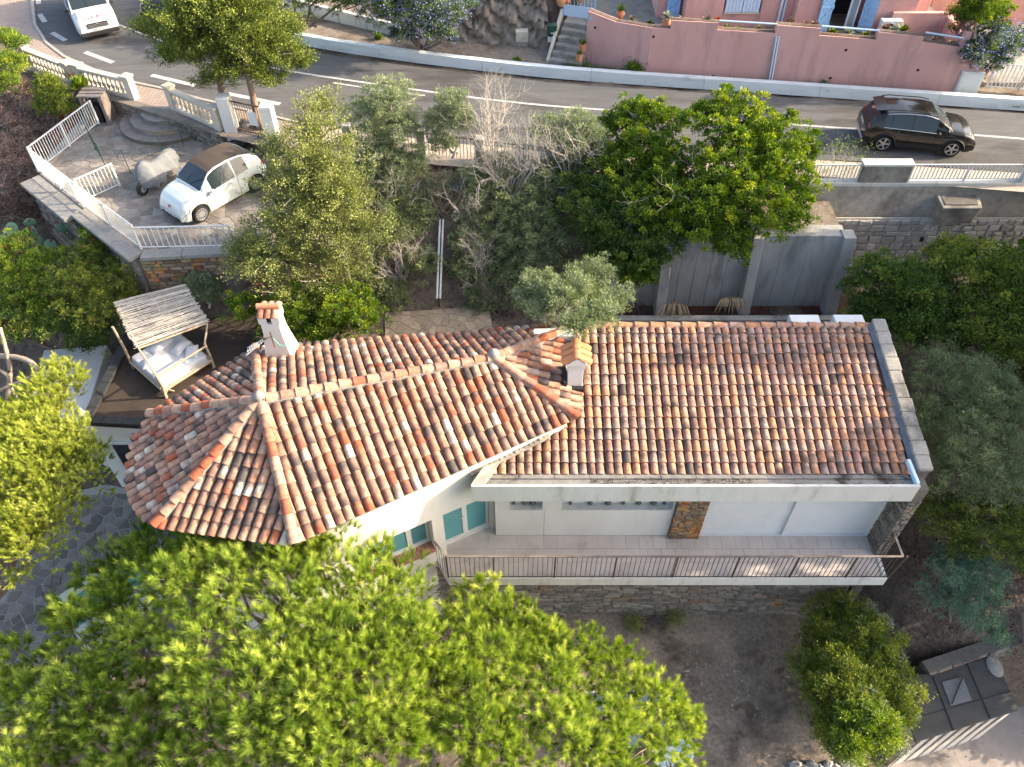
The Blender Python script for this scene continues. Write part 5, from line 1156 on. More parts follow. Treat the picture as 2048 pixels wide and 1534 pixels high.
# ================================================================== VEHICLES
def interp(x, T): xs_, ys_ = zip(*T); return float(np.interp(x, xs_, ys_))
def vehicle(name, lab, cat, S):
    """S: L, W, wheelbase, rear axle x, r wheel, sill, top profile, belt profile, windows, paints"""
    root = thing(name, (0, 0, 0), lab, cat)
    L, W_ = S['L'], S['W'] / 2; xr_, xf_ = S['xr'], S['xf']; rw_ = S['rw']; ra = rw_ + S.get('gap', .055)
    st = sorted(set(np.round(np.r_[np.linspace(0, L, 50), np.linspace(xr_ - ra, xr_ + ra, 17), np.linspace(xf_ - ra, xf_ + ra, 17), [w_ for q in S['win'] for w_ in q], S['ws'], S['rear'], S['seams']], 3)))
    NJ = 12
    def wid(x):   # plan taper
        e = S.get('end', .55); f = 1.0
        if x < e: f = 1 - S.get('tr', .10) * ((e - x) / e) ** 2.2
        if x > L - e * 1.3: f = 1 - S.get('tf', .16) * ((x - L + e * 1.3) / (e * 1.3)) ** 2.4
        return W_ * f
    def sec(x):
        T, B = interp(x, S['top']), interp(x, S['belt']); B = min(B, T - .01); w_ = wid(x)
        zb = S['sill'] if not (x < .12 or x > L - .12) else S['sill'] + .04
        for xw in (xr_, xf_):
            if abs(x - xw) < ra: zb = max(zb, rw_ + math.sqrt(ra * ra - (x - xw) ** 2))
        side = [(0, .955), (.25, .99), (.5, 1.0), (.75, .985), (1, .955)]
        pts = [(w_ * s_, zb + (B - zb) * t) for t, s_ in side]
        h = T - B; wt = w_ * .955 - h * S.get('tumble', .38); ze = B + h * .9
        if h < .22: wt = w_ * (.93 - h * .5); ze = B + h * .55
        pts += [(w_ * .955 * .5 + wt * .5 + .008, (B + ze) / 2), (wt, ze), (wt * .93, B + h * .97 if h > .22 else T - h * .2), (wt * .7, T - .008), (wt * .4, T), (0, T + .004)]
        return pts
    G_ = [sec(x) for x in st]; nj = len(G_[0])
    cats = {}
    vs = []
    for x, g in zip(st, G_): vs += [(x, -y, z) for y, z in g] + [(x, y, z) for y, z in g]
    def idx(i, j, s): return i * 2 * nj + s * nj + j
    for i in range(len(st) - 1):
        xm = (st[i] + st[i + 1]) / 2; T, B = interp(xm, S['top']), interp(xm, S['belt'])
        for s in (0, 1):
            for j in range(nj - 1):
                c = 'body'
                if j in (4, 5) and any(a < xm < b for a, b in S['win']): c = 'side_window'
                if j >= 7 and S['ws'][0] < xm < S['ws'][1]: c = 'windscreen'
                if j >= 7 and S['rear'][0] < xm < S['rear'][1]: c = 'rear_window'
                if j >= 7 and S['ws'][0] > xm > S['rear'][1]: c = 'roof'
                if j < 1 and S.get('clad'): c = 'cladding'
                q = (idx(i, j, s), idx(i + 1, j, s), idx(i + 1, j + 1, s), idx(i, j + 1, s)) if s == 0 else (idx(i, j + 1, s), idx(i + 1, j + 1, s), idx(i + 1, j, s), idx(i, j, s))
                cats.setdefault(c, []).append(q)
    for i, rev in ((0, False), (len(st) - 1, True)):   # end caps
        ring = [idx(i, j, 1) for j in range(nj)] + [idx(i, j, 0) for j in range(nj - 2, -1, -1)]
        cats['body'].append(tuple(ring if not rev else ring[::-1]))
    mats_ = dict(body=S['paint'], side_window='glassc', windscreen='glassc', rear_window='glassc', roof=S.get('roof', S['paint']), cladding='black')
    for c, fs in cats.items():
        used = sorted({i for f in fs for i in f}); mp = {k: i for i, k in enumerate(used)}
        m = MB(); push = 0; m.v = [vs[k] for k in used]; m.f = [tuple(mp[i] for i in f) for f in fs]
        o = m.build(c, mats_[c], root, smooth=38)
    for xs_, nm in ((S['ws'][1] + .06, 'bonnet_seam'), (L - .34, 'bumper_seam')):
        g = sec(xs_); m = MB()
        if nm == 'bonnet_seam':
            P_ = [V(xs_, -y, z + .004) for y, z in g[7:]] + [V(xs_, y, z + .004) for y, z in g[7:-1][::-1]]; m.tube(P_, .007, 4)
            for s in (-1, 1): m.tube([V(x, s * (sec(x)[7][0]), sec(x)[7][1] + .004) for x in np.linspace(xs_, L - .3, 7)], .006, 4)
        else:
            for s in (-1, 1): m.tube([V(x, s * (sec(x)[2][0] + .003), sec(x)[2][1] * .5 + sec(x)[3][1] * .5) for x in np.linspace(L - .34, L - .02, 6)], .006, 4)
        m.build(nm, 'black', root)
    for s in (-1, 1):
        x0w = S['ws'][1] - .04; m = MB(); m.tube([V(x0w, s * .12, sec(x0w)[-1][1] + .02), V(x0w - .28, s * .52 if s > 0 else -.05, sec(x0w - .28)[-1][1] + .015)], .008, 4); m.build('wiper', 'black', root)
    # underbody
    m = MB(); m.box(.15, L - .15, -W_ * .78, W_ * .78, S['sill'] - .03, S['sill'] + .28); m.box(.1, L - .1, -W_ * .70, W_ * .70, S['sill'] + .2, .66); m.build('underbody', 'black', root)
    # wheels
    tw_ = .105
    for xw in (xr_, xf_):
        for s in (-1, 1):
            wc = V(xw, s * (W_ - tw_ - .015), rw_)
            m = MB(); m.lathe([(rw_ * .62, -tw_), (rw_ * .93, -tw_), (rw_, -tw_ * .7), (rw_, tw_ * .7), (rw_ * .93, tw_), (rw_ * .72, tw_ * 1.0), (rw_ * .70, tw_ * .6)], wc, 24, axis=(0, s, 0)); w_o = m.build('wheel', 'tyre', root, smooth=40)
            m = MB(); ns = S.get('spokes', 5)
            m.lathe([(rw_ * .16, tw_ * .7), (rw_ * .17, tw_ * .98), (.02, tw_ * 1.0)], wc, 12, axis=(0, s, 0))
            for k in range(ns):
                a = 2 * math.pi * k / ns; dd = V(math.cos(a), 0, math.sin(a)); pe = V(-math.sin(a), 0, math.cos(a))
                m.obox(wc + V(0, s * tw_ * .86, 0) + dd * rw_ * .42, dd * rw_ * .27, V(0, .012, 0), pe * rw_ * (.055 if ns > 9 else .085))
            R1 = [wc + V(0, s * tw_ * .9, 0) + rw_ * .69 * V(math.cos(t), 0, math.sin(t)) for t in np.linspace(0, 2 * math.pi, 25)]
            m.tube(R1, .014, 5); m.build('rim', 'alloy', w_o)
            m = MB(); m.lathe([(rw_ * .68, tw_ * .3), (rw_ * .68, tw_ * .5)], wc, 20, axis=(0, s, 0)); m.build('brake_disc', 'black', w_o)
            if S.get('clad'):
                m = MB(); m.tube([V(xw + (ra + .02) * math.cos(t), s * (W_ - .005), rw_ + (ra + .02) * math.sin(t)) for t in np.linspace(.05, math.pi - .05, 14)], .035, 5); m.build('arch_trim', 'black', root)
    # seams
    for s in (-1, 1):
        for xs_ in S['seams']:
            g = sec(xs_); m = MB(); m.tube([V(xs_ + .0, s * (y + .002), z) for y, z in g[0 if g[0][1] < .6 else 1:5]], .006, 4); m.build('door_seam', 'black', root)
        z_h = S['handle'][1]
        for xh in S['handle'][0]:
            m = MB(); m.box(xh - .09, xh + .09, s * wid(xh) * .985 - .015, s * wid(xh) * .985 + .03 * (1 if s > 0 else 1), z_h, z_h + .03); m.build('door_handle', S.get('hm', S['paint']), root, bev=.01)
        xm_, zm_ = S['mirror']; yy = s * (wid(xm_) * .97 + .12)
        m = MB(); m.lathe([(.02, -.09), (.075, -.05), (.085, 0), (.06, .05)], (xm_, yy, zm_), 10, axis=(1, 0, 0)); m.build('mirror', S.get('mm', S['paint']), root, smooth=50)
        m = MB(); m.bar(V(xm_ - .02, s * wid(xm_) * .93, zm_ - .05), V(xm_ - .02, yy, zm_ - .02), .03); m.build('mirror_arm', 'black', root)
        # lamps
        xl_, yl, zl, rl_ = S['head']; ax = nrm(V(.8, s * .35, .45))
        m = MB(); m.lathe([(rl_, 0), (rl_ * .95, .03), (rl_ * .6, .06), (.01, .07)], (xl_, s * yl, zl), 16, axis=ax); m.v = [(a, b * 1.0, c_) for a, b, c_ in m.v]; m.build('headlight', 'lamp', root, smooth=60)
        m = MB(); a1 = nrm(np.cross(ax, V(0, 0, 1))); a2 = np.cross(a1, ax); m.tube([V(xl_, s * yl, zl) + rl_ * 1.0 * (a1 * math.cos(t) + a2 * math.sin(t)) + ax * .02 for t in np.linspace(0, 2 * math.pi, 17)], .012, 4); m.build('lamp_bezel', 'black', root)
        xt, yt, zt_ = S['tail']; m = MB(); m.obox(V(xt, s * yt, zt_), V(.03, 0, 0) , V(0, .10, 0), V(0, 0, .09)); m.build('tail_light', 'redlamp', root, bev=.02)
    # plates
    for xp, zp, dr in ((L + .012, S['plate'][0], 1), (-.012, S['plate'][1], -1)):
        m = MB(); m.box(xp - .008, xp + .008, -.26, .26, zp - .055, zp + .055); pl0 = m.build('number_plate', 'whiteclean', root)
        m = MB(); m.box(xp - .0085, xp + .0095 * dr if dr > 0 else xp + .0085, -.26, -.225, zp - .055, zp + .055)
        m = MB()
        for k in range(7):
            if k in (2, 5): continue
            y0 = -.19 + k * .06; m.box(xp + dr * .0085, xp + dr * .0105, y0, y0 + .035, zp - .03, zp + .03) if dr > 0 else m.box(xp - .0105, xp - .0085, y0, y0 + .035, zp - .03, zp + .03)
        m.build('plate_characters', 'black', pl0)
        m = MB()
        for y0 in (-.26, .23): m.box(min(xp + dr * .0085, xp + dr * .011), max(xp + dr * .0085, xp + dr * .011), y0, y0 + .03, zp - .055, zp + .055)
        m.build('plate_band', 'blue', pl0)
    return root, sec, wid
def place_vehicle(root, S, side, rear_px, front_px, zg):
    a, b = V(*atz(*rear_px, zg)), V(*atz(*front_px, zg)); d = nrm(b - a); n = V(-d[1], d[0], 0)
    k_ = root.scale[0]; mid = (a + b) / 2 - n * side * (S['W'] / 2 - .1) * k_; xm_ = (S['xr'] + S['xf']) / 2 * k_
    root.location = [float(q) for q in mid - d * xm_]; root.location.z = zg; root.rotation_euler = (0, 0, math.atan2(d[1], d[0]))
    print('vehicle', root.name, 'wheelbase px', np.linalg.norm(b - a), 'want', S['xf'] - S['xr'])
SUV = dict(L=4.16, W=1.76, xr=.80, xf=3.34, rw=.335, sill=.24, end=.6, tumble=.42, paint='carblack', clad=True,
    top=[(0, .80), (.06, .98), (.18, 1.15), (.45, 1.42), (.65, 1.50), (1.3, 1.56), (2.1, 1.55), (2.45, 1.48), (3.15, 1.04), (3.6, .98), (4.0, .86), (4.16, .62)],
    belt=[(0, .78), (.1, .94), (.3, 1.02), (.9, 1.0), (2.6, .93), (3.1, .91), (3.6, .88), (4.0, .76), (4.16, .56)],
    win=[(.62, .86), (.90, 1.62), (1.68, 2.55)], ws=(2.47, 3.10), rear=(.14, .46), seams=[1.65, 2.62], handle=([1.15, 1.95], .86), hm='black', mirror=(2.62, .98), mm='black', head=(3.86, .62, .78, .13), tail=(.10, .68, .93), plate=(.5, .80))
suv, sec_, wid_ = vehicle('parked_suv', "x", "car", SUV); suv.name = 'suv'; suv['label'] = "glossy black five door crossover driving along the road with roof rails"
for s in (-1, 1):
    m = MB(); m.tube([V(.55, s * .56, 1.56), V(.8, s * .57, 1.61), (2.0, s * .57, 1.61), (2.3, s * .56, 1.56)], .02, 6); m.build('roof_rail', 'black', suv)
    m = MB(); g0 = sec_(.66)[6]; m.tube([V(x, s * (sec_(x)[6][0] + .012), sec_(x)[6][1] + .0) for x in np.linspace(.66, 2.5, 9)], .014, 4); m.tube([V(x, s * (sec_(x)[4][0] + .008), sec_(x)[4][1]) for x in np.linspace(.62, 2.6, 9)], .009, 4); m.build('window_trim', 'alloy', suv)
m = MB(); m.hexa([(.30, -.50, 1.48), (.62, -.55, 1.545), (.62, .55, 1.545), (.30, .50, 1.48), (.22, -.52, 1.51), (.62, -.56, 1.575), (.62, .56, 1.575), (.22, .52, 1.51)]); m.build('spoiler', 'carblack', suv)
m = MB(); m.box(4.10, 4.18, -.45, .45, .42, .66); m.build('grille', 'black', suv, bev=.02)
m = MB(); m.box(-.03, .04, -.62, .62, .28, .42); m.box(4.12, 4.19, -.6, .6, .26, .34); m.build('skid_plate', 'alloy', suv, bev=.02)
suv.scale = (.92, .92, .92); place_vehicle(suv, SUV, -1, (1762, 301), (1893, 312), 4.21)
HB = dict(L=3.57, W=1.63, xr=.62, xf=2.92, rw=.30, sill=.20, end=.6, tr=.2, tf=.24, tumble=.40, paint='carwhite', roof='softtop', spokes=14,
    top=[(0, .72), (.05, .92), (.2, 1.12), (.5, 1.36), (.9, 1.47), (1.4, 1.50), (1.9, 1.47), (2.15, 1.40), (2.72, .98), (3.05, .94), (3.3, .85), (3.46, .72), (3.57, .48)],
    belt=[(0, .70), (.15, .88), (.5, .98), (1.5, .93), (2.4, .87), (2.8, .84), (3.2, .78), (3.45, .62), (3.57, .42)],
    win=[(.78, 1.28), (1.34, 2.28)], ws=(2.12, 2.66), rear=(.25, .55), seams=[1.28, 2.42], handle=([1.5], .80), hm='alloy', mirror=(2.35, .94), head=(3.30, .52, .70, .105), tail=(.10, .60, .85), plate=(.34, .72))
hb, sec_, wid_ = vehicle('hatchback', "small pearl white hatchback with brown fabric roof parked on the terrace", "car", HB)
m = MB(); m.box(3.50, 3.60, -.5, .5, .24, .31); m.build('lower_grille', 'black', hb, bev=.02)
m = MB(); m.tube([(3.53, -.3, .56), (3.58, 0, .56), (3.53, .3, .56)], .012, 5); m.build('chrome_strip', 'alloy', hb)
m = MB(); m.lathe([(.045, 0), (.045, .02), (.02, .025)], (3.52, 0, .62), 14, axis=(1, 0, .6)); m.build('badge', 'red', hb)
for s in (-1, 1):
    m = MB(); m.lathe([(.055, 0), (.05, .03)], (3.50, s * .50, .46), 12, axis=(1, s * .4, .1)); m.build('fog_lamp', 'lamp', hb)
place_vehicle(hb, HB, 1, (522, 376), (398, 446), 3.61)
VN = dict(L=5.08, W=1.95, xr=.95, xf=4.05, rw=.33, sill=.26, end=.4, tr=.03, tf=.14, tumble=.16, paint='vanwhite',
    top=[(0, 1.80), (.1, 1.93), (.6, 1.97), (3.2, 1.96), (3.55, 1.90), (4.25, 1.30), (4.75, 1.10), (5.0, .95), (5.08, .70)],
    belt=[(0, 1.05), (3.3, 1.12), (4.1, 1.08), (4.5, 1.02), (4.9, .85), (5.08, .60)],
    win=[(3.0, 3.95)], ws=(3.5, 4.28), rear=(.01, .03), seams=[1.9, 2.9, 4.05], handle=([2.75, 3.2], 1.0), mirror=(3.98, 1.2), mm='black', head=(4.84, .72, .86, .14), tail=(.05, .9, 1.0), plate=(.52, .8))
vn, sec_, wid_ = vehicle('panel_van', "white panel van with red chevrons on its bonnet coming round the bend", "van", VN)
m = MB(); m.box(5.04, 5.12, -.48, .48, .62, .84); m.build('grille', 'black', vn, bev=.02)
for k in range(3): m = MB(); m.box(5.121, 5.128, -.45, .45, .65 + k * .06, .665 + k * .06); m.build('grille_bar', 'alloy', vn)
m = MB(); m.box(4.95, 5.14, -.90, .90, .26, .46); m.build('bumper', 'black', vn, bev=.04)
m = MB()
q = [(0, -.1), (.07, 0), (0, .1), (-.07, 0)]
m.add([(5.135, y, .86 + z) for y, z in q] + [(5.135, y * .5, .86 + z * .55) for y, z in q], [(0, 1, 5, 4), (1, 2, 6, 5), (2, 3, 7, 6), (3, 0, 4, 7)]); m.build('diamond_emblem', 'alloy', vn)
for s in (-1, 1):
    for k in range(3):   # bonnet chevrons lying on the bonnet surface
        y0 = s * (.12 + k * .17); m = MB(); pts = [(4.72, y0), (4.72, y0 + s * .09), (4.94, y0 + s * .02), (4.94, y0 - s * .07)]
        pts = [(4.70, y0 + s * .05), (4.70, y0 + s * .14), (4.92, y0 + s * .03), (4.92, y0 - s * .06)]
        m.add([(x, y, interp(x, VN['top']) + .012 - abs(y) * .03) for x, y in pts], [(0, 1, 2, 3) if s < 0 else (3, 2, 1, 0)]); m.build('chevron', 'red', vn)
    for k in range(17):
        x = .5 + k * .24; yy = s * (wid_(x) * 1.0 + .004); m = MB(); pts = [(x, .80), (x + .11, .80), (x + .17, .95), (x + .06, .95)]
        m.add([(a, yy, b) for a, b in pts], [(0, 1, 2, 3) if s < 0 else (3, 2, 1, 0)]); m.build('side_chevron', 'red', vn)
vn.scale = (.88, .88, .88); d = nrm(V(.50, -.86, 0)); b = V(*atz(160, 71, 4.21)) + V(-d[1], d[0], 0) * .80; vn.location = [float(q) for q in b - d * 4.05 * .88]; vn.rotation_euler = (0, 0, math.atan2(d[1], d[0]))
SD_ = dict(SUV); SD_.update(paint='glassw' if False else 'carblack', clad=False, L=4.3, xf=3.45)
sd, sec_, wid_ = vehicle('dark_car', "dark car passing behind the big cypress at the top edge", "car", SD_)
m = MB(); m.box(3.2, 4.1, -.6, .6, 1.0, 1.02); place_vehicle(sd, SD_, -1, (352, -6), (316, 24), 4.21)
# covered scooter
sct = thing('scooter', (0, 0, 0), "motor scooter under a draped grey cover beside the small white gate", "scooter")
for x, r_ in ((0, .25), (1.32, .25)): 
    m = MB(); m.lathe([(.12, -.06), (r_ * .9, -.06), (r_, -.03), (r_, .03), (r_ * .9, .06), (.12, .06)], (x, 0, r_), 20, axis=(0, 1, 0)); wo_ = m.build('wheel', 'tyre', sct, smooth=40)
    m = MB(); m.lathe([(.13, -.065), (.13, .065)], (x, 0, r_), 12, axis=(0, 1, 0)); m.build('rim', 'alloy', wo_)
m = MB(); m.tube([(1.32, .09, .25), (1.18, .09, .62)], .03, 6); m.tube([(1.32, -.09, .25), (1.18, -.09, .62)], .03, 6); m.build('fork', 'black', sct)
m = MB(); m.hexa([(-.3, -.14, .25), (1.05, -.14, .22), (1.05, .14, .22), (-.3, .14, .25), (-.45, -.17, .62), (1.0, -.15, .5), (1.0, .15, .5), (-.45, .17, .62)]); m.build('body', 'black', sct, bev=.05)
m = MB(); m.tube([(-.1, -.2, .3), (-.55, -.22, .42)], .06, 8); m.build('exhaust', 'black', sct)
# draped cover: loft with folds
vs = []; ns_, nr = 26, 20
for i in range(ns_):
    t = i / (ns_ - 1); x = -.62 + 1.98 * t; top = np.interp(t, [0, .08, .2, .45, .6, .78, .9, 1], [.66, .84, .90, .84, .86, 1.14, 1.04, .66]); hw = np.interp(t, [0, .1, .3, .6, .8, .92, 1], [.06, .22, .30, .30, .40, .27, .05]); lowz = np.interp(t, [0, .3, .7, 1], [.42, .30, .22, .34])
    for k in range(nr):
        a = math.pi * k / (nr - 1); f = 1 + .06 * math.sin(9 * a + 6 * t * 3) * abs(math.cos(a)) + rng.normal(0, .012)
        ed = abs(math.cos(a)); y = -math.cos(a) * hw * f * (1 + .25 * ed ** 3) + .03 * ed * math.sin(i * 1.9); z = lowz + (top - lowz) * math.sin(a) ** 1.0 + .022 * math.sin(k * 2.3 + i * 1.1) + .07 * ed ** 4 * math.sin(i * 1.3 + k * .2)
        vs.append((x + .02 * math.sin(k * 1.7 + i), y, z))
Ix = np.arange(ns_ * nr).reshape(ns_, nr); fc = np.stack([Ix[:-1, :-1], Ix[1:, :-1], Ix[1:, 1:], Ix[:-1, 1:]], -1).reshape(-1, 4)[:, ::-1]
fast('cover', np.array(vs), fc, 'cover', sct, smooth=True)
a, b = V(*atz(338, 350, 3.61)), V(*atz(265, 410, 3.61)); d = nrm(b - a); sct.location = [float(q) for q in a]; sct.rotation_euler = (0, 0, math.atan2(d[1], d[0])); k_ = np.linalg.norm(b - a) / 1.32; print('scooter', k_)
# ================================================================== PINK PROPERTY
gw = thing('pink_garden_wall', (10, 30, 4.2), "long pink rendered garden wall with stepped planter top along the road", "wall")
b0, b1, b2 = V(*atz(1172, 127, 4.2)), V(*atz(1288, 152, 4.2)), V(*atz(1935, 190, 4.2))
def seg_wall(a, b, tops, z0, th, mat, par, name='wall'):
    """tops: list of (px_from, px_to, py_from, py_to) of the visible top edge"""
    d = nrm(b - a); n = V(d[1], -d[0], 0); res = []; prev = None
    for xa_, xb__, ya_, yb__ in tops:
        p, q = atpl(xa_, ya_, a, n), atpl(xb__, yb__, a, n)
        if prev is not None: p[:2] = prev
        prev = q[:2].copy(); m = MB(); c = p.copy(); e = q
        m.hexa([V(*c[:2], z0), V(*e[:2], z0), V(*(e - n * th)[:2], z0), V(*(c - n * th)[:2], z0), c, e, e - n * th, c - n * th]); m.build(name, mat, par); res.append((p, q))
    return n, res
n1, r1_ = seg_wall(b0, b1, [(1176, 1232, 22, 44), (1232, 1305, 44, 56)], 4.0, .32, 'pink', gw)
n2, r2_ = seg_wall(b1, b2, [(1305, 1341, 56, 58), (1341, 1437, 41, 46), (1437, 1550, 60, 67), (1550, 1642, 50, 57), (1642, 1752, 71, 80), (1752, 1848, 64, 74), (1848, 1920, 84, 95), (1920, 1945, 62, 66), (1945, 1975, 128, 132)], 4.0, .32, 'pink', gw)
for (p, q) in r1_ + r2_[:-1]:   # inner planter ledge
    d = nrm(q - p); nn = V(d[1], -d[0], 0); m = MB(); o = -nn * .06
    m.hexa([*(x + V(0, 0, .001) for x in (p + o, q + o, q + o - nn * .2, p + o - nn * .2)), *(x + V(0, 0, .02) for x in (p + o, q + o, q + o - nn * .2, p + o - nn * .2))]); m.build('planter_soil', 'soil', gw)
for px_, py_ in ((1190, 55), (1307, 73), (1692, 100), (1836, 140), (1661, 156), (1426, 152)):
    c = atpl(px_, py_, b1 if px_ > 1290 else b0, n2 if px_ > 1290 else n1); m = MB(); nn = n2 if px_ > 1290 else n1; m.lathe([(.05, -.02), (.055, .012), (.035, .014)], c, 10, axis=nn); m.build('drain_hole', 'black', gw)
m = MB(); c = atpl(1181, 37, b0, n1); d1_ = nrm(b1 - b0); m.obox(c + n1 * .012, d1_ * .07, n1 * .01, V(0, 0, .05)); hn = m.build('house_number_plate', 'blue', gw)
m = MB()   # "12"
for dx, segs in ((-.03, [((0, -.03), (0, .03))]), (.02, [((-.018, .03), (.018, .03)), ((.018, .03), (.018, 0)), ((.018, 0), (-.018, 0)), ((-.018, 0), (-.018, -.03)), ((-.018, -.03), (.018, -.03))])):
    for (x0, z0), (x1, z1) in segs: m.bar(c + n1 * .024 + d1_ * (dx + x0) + V(0, 0, z0), c + n1 * .024 + d1_ * (dx + x1) + V(0, 0, z1), .008)
m.build('digits', 'whiteclean', hn)
# railings along the low sections
for k in (2, 4, 6):
    p, q = r2_[k]; d = nrm(q - p); m = MB(); m.tube([p + V(0, 0, .36), q + V(0, 0, .36)], .035, 6); m.build('tube_rail', 'bluel', gw)
# double drainpipe on wall
m = MB()
for dx in (0, .11): a, b = atpl(1553 + dx * 45, 72, b1, n2), atpl(1538 + dx * 45, 160, b1, n2); m.tube([a + n2 * .05, b + n2 * .05], .035, 6)
props(m.build('wall_drainpipe', 'bluel'), "pair of pale blue drainpipes running down the pink garden wall", "drainpipe")
# white meter door
c0, c1_, c2_, c3_ = atpl(1927, 141, b1, n2), atpl(1960, 144, b1, n2), atpl(1949, 187, b1, n2), atpl(1914, 184, b1, n2)
uc = thing('utility_cabinet', c3_, "tall white utility cabinet door set in the pink wall's right end", "cabinet")
dd = nrm(b2 - b1); m = MB(); cc_ = (c0 + c2_) / 2; hh = (c0[2] - c2_[2]) / 2; ww = .42; m.obox(V(cc_[0], cc_[1], (c0[2] + c2_[2]) / 2) + n2 * .05, dd * ww, n2 * .06, V(0, 0, hh)); m.build('frame', 'whiteclean', uc, bev=.01)
m = MB(); m.obox(V(cc_[0], cc_[1], (c0[2] + c2_[2]) / 2) + n2 * .115, dd * ww * .86, n2 * .012, V(0, 0, hh * .9)); m.build('door', 'whiteclean', uc, bev=.008)
# white gate right
g0, g1 = V(*atz(1972, 176, 4.35)), V(*atz(2100, 186, 4.35))
vfence('sliding_gate', [g0, (g0 + g1) / 2, g1], 1.0, "white barred driveway gate right of the utility cabinet", "gate", None, pitch=.14, barw=.035, postw=.08, matt='whiteclean')
m = MB(); m.box(g0[0], g0[0] + 6, g0[1] + .3, g0[1] + 6, 4.2, 4.42); m.build('drive_pad', 'concrete2', kind='structure')
# terrace slab behind
m = MB(); q0 = [b0[:2] - n1[:2] * .33, b1[:2] - n2[:2] * .33, b2[:2] - n2[:2] * .33, b2[:2] + V(0, 9), b0[:2] + V(-1.0, 9)]
m.prism([tuple(p) for p in q0], 4.1, 5.35); m.build('upper_terrace', 'slab', kind='structure')
ph = thing('pink_house', (12, 33, 5.3), "pink house with pale blue shutters above the garden wall", "house")
YH = 33.0
def facex(p, z=6.0): return atpl(p, 20, V(0, YH, 0), V(0, -1, 0))[0]
X = lambda p, y=20, Yp=YH: aty(p, y, Yp)
def pbox(name, xp0, xp1, y0, y1, z0, z1, mat='pink', par=ph, bev=.02): m = MB(); m.box(xp0, xp1, y0, y1, z0, z1); return m.build(name, mat, par, bev=bev)
xh = [X(p, 25)[0] for p in (1370, 1446, 1520, 1556, 1583, 1648, 1668, 1692, 1727, 1790)]
wz = X(1480, 24)[2]
pbox('wall', xh[0], xh[1], YH, YH + 4, 5.2, 9.5); pbox('wall', xh[2], xh[3], YH, YH + 4, 5.2, 9.5); pbox('wall', xh[1] + .002, xh[2] - .002, YH + .003, YH + 4, 5.2, wz); pbox('wall', xh[1] + .002, xh[2] - .002, YH + .003, YH + 4, wz + 1.6, 9.5)
m = MB(); m.box(xh[1] + .05, xh[2] - .05, YH - .08, YH + .1, wz - .05, wz); m.build('window_sill', 'cream', ph)
wd_ = thing('window', (xh[1], YH, wz), None, None); wd_.parent = ph; wd_.matrix_parent_inverse = ph.matrix_basis.inverted()
mid = (xh[1] + xh[2]) / 2
for a, b in ((xh[1] + .06, mid - .01), (mid + .01, xh[2] - .06)):
    k = 5
    for i in range(k): m = MB(); m.box(a + (b - a) * i / k, a + (b - a) * (i + 1) / k - .012, YH - .02, YH + .02, wz + .01, wz + 1.6); m.build('shutter_plank', 'bluel', wd_)
pbox('wall', xh[3], xh[4], YH - .02, YH + 4, 5.2, 9.5)
# left return with narrow shutter
pbox('side_wall', xh[0] - 1.0, xh[0] - .002, YH + .9, YH + 4, 5.2, 9.5)
def leaf_shutter(a, b, z0, z1, n=5, par=ph, braces=True):
    s = thing('shutter', a, None, None); s.parent = par; s.matrix_parent_inverse = par.matrix_basis.inverted()
    a, b = V(*a[:2], 0), V(*b[:2], 0); d = (b - a); L = np.linalg.norm(d); d /= L; nn = V(d[1], -d[0], 0)
    for i in range(n):
        p, q = a + d * (L * i / n), a + d * (L * (i + 1) / n - .012); m = MB(); m.hexa([V(*p[:2], z0), V(*q[:2], z0), V(*(q - nn * .035)[:2], z0), V(*(p - nn * .035)[:2], z0), V(*p[:2], z1), V(*q[:2], z1), V(*(q - nn * .035)[:2], z1), V(*(p - nn * .035)[:2], z1)]); m.build('plank', 'blue', s)
    if braces:
        m = MB()
        for z in (z0 + .3, z0 + 1.0, z0 + 1.8): m.bar(a + nn * .015 + V(0, 0, z), b + nn * .015 + V(0, 0, z), .03, .09)
        m.bar(a + nn * .015 + V(0, 0, z0 + .33), b + nn * .015 + V(0, 0, z0 + .95), .03, .07); m.bar(a + nn * .015 + V(0, 0, z0 + 1.05), b + nn * .015 + V(0, 0, z0 + 1.75), .03, .07); m.build('brace', 'blue', s)
leaf_shutter(V(xh[0] - .62, YH + .72, 0), V(xh[0] - .12, YH + .55, 0), 5.4, 7.6)
# drainpipe at the recess
m = MB(); m.tube([V(xh[3] + .05, YH - .08, 5.4), V(xh[3] + .05, YH - .08, 8.5)], .05, 8); m.tube([V(xh[3] + .2, YH - .08, 5.4), V(xh[3] + .2, YH - .08, 8.5)], .04, 8); m.build('downpipe', 'bluel', ph)
pbox('wall', xh[4], xh[5], YH - .5, YH + 4, 5.2, 9.5); pbox('door_head', xh[5] + .002, xh[8] - .002, YH - .49, YH + 4, 7.65, 9.5); pbox('wall', xh[8], xh[9] + .6, YH - .5, YH + 4, 5.2, 9.5)
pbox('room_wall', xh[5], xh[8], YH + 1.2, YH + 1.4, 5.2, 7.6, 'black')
leaf_shutter(V(xh[5] - .42, YH - .72, 0), V(xh[5] + .12, YH - .54, 0), 5.4, 7.6); leaf_shutter(V(xh[8] - .30, YH - .54, 0), V(xh[8] + .2, YH - .75, 0), 5.4, 7.6)
m = MB(); m.box(xh[7] - .05, xh[7] + .32, YH - .35, YH - .30, 5.4, 7.6); m.build('open_door', 'bluel', ph); m = MB(); m.box(xh[7] + .02, xh[7] + .25, YH - .36, YH - .352, 5.5, 7.5); m.build('door_pane', 'glassw', ph)
ac = aircon(V(X(1757, 62)[0], YH - 1.0, 5.42), .82, .58, .32, "white air conditioner on the pink house's terrace, right of the shutters", None)
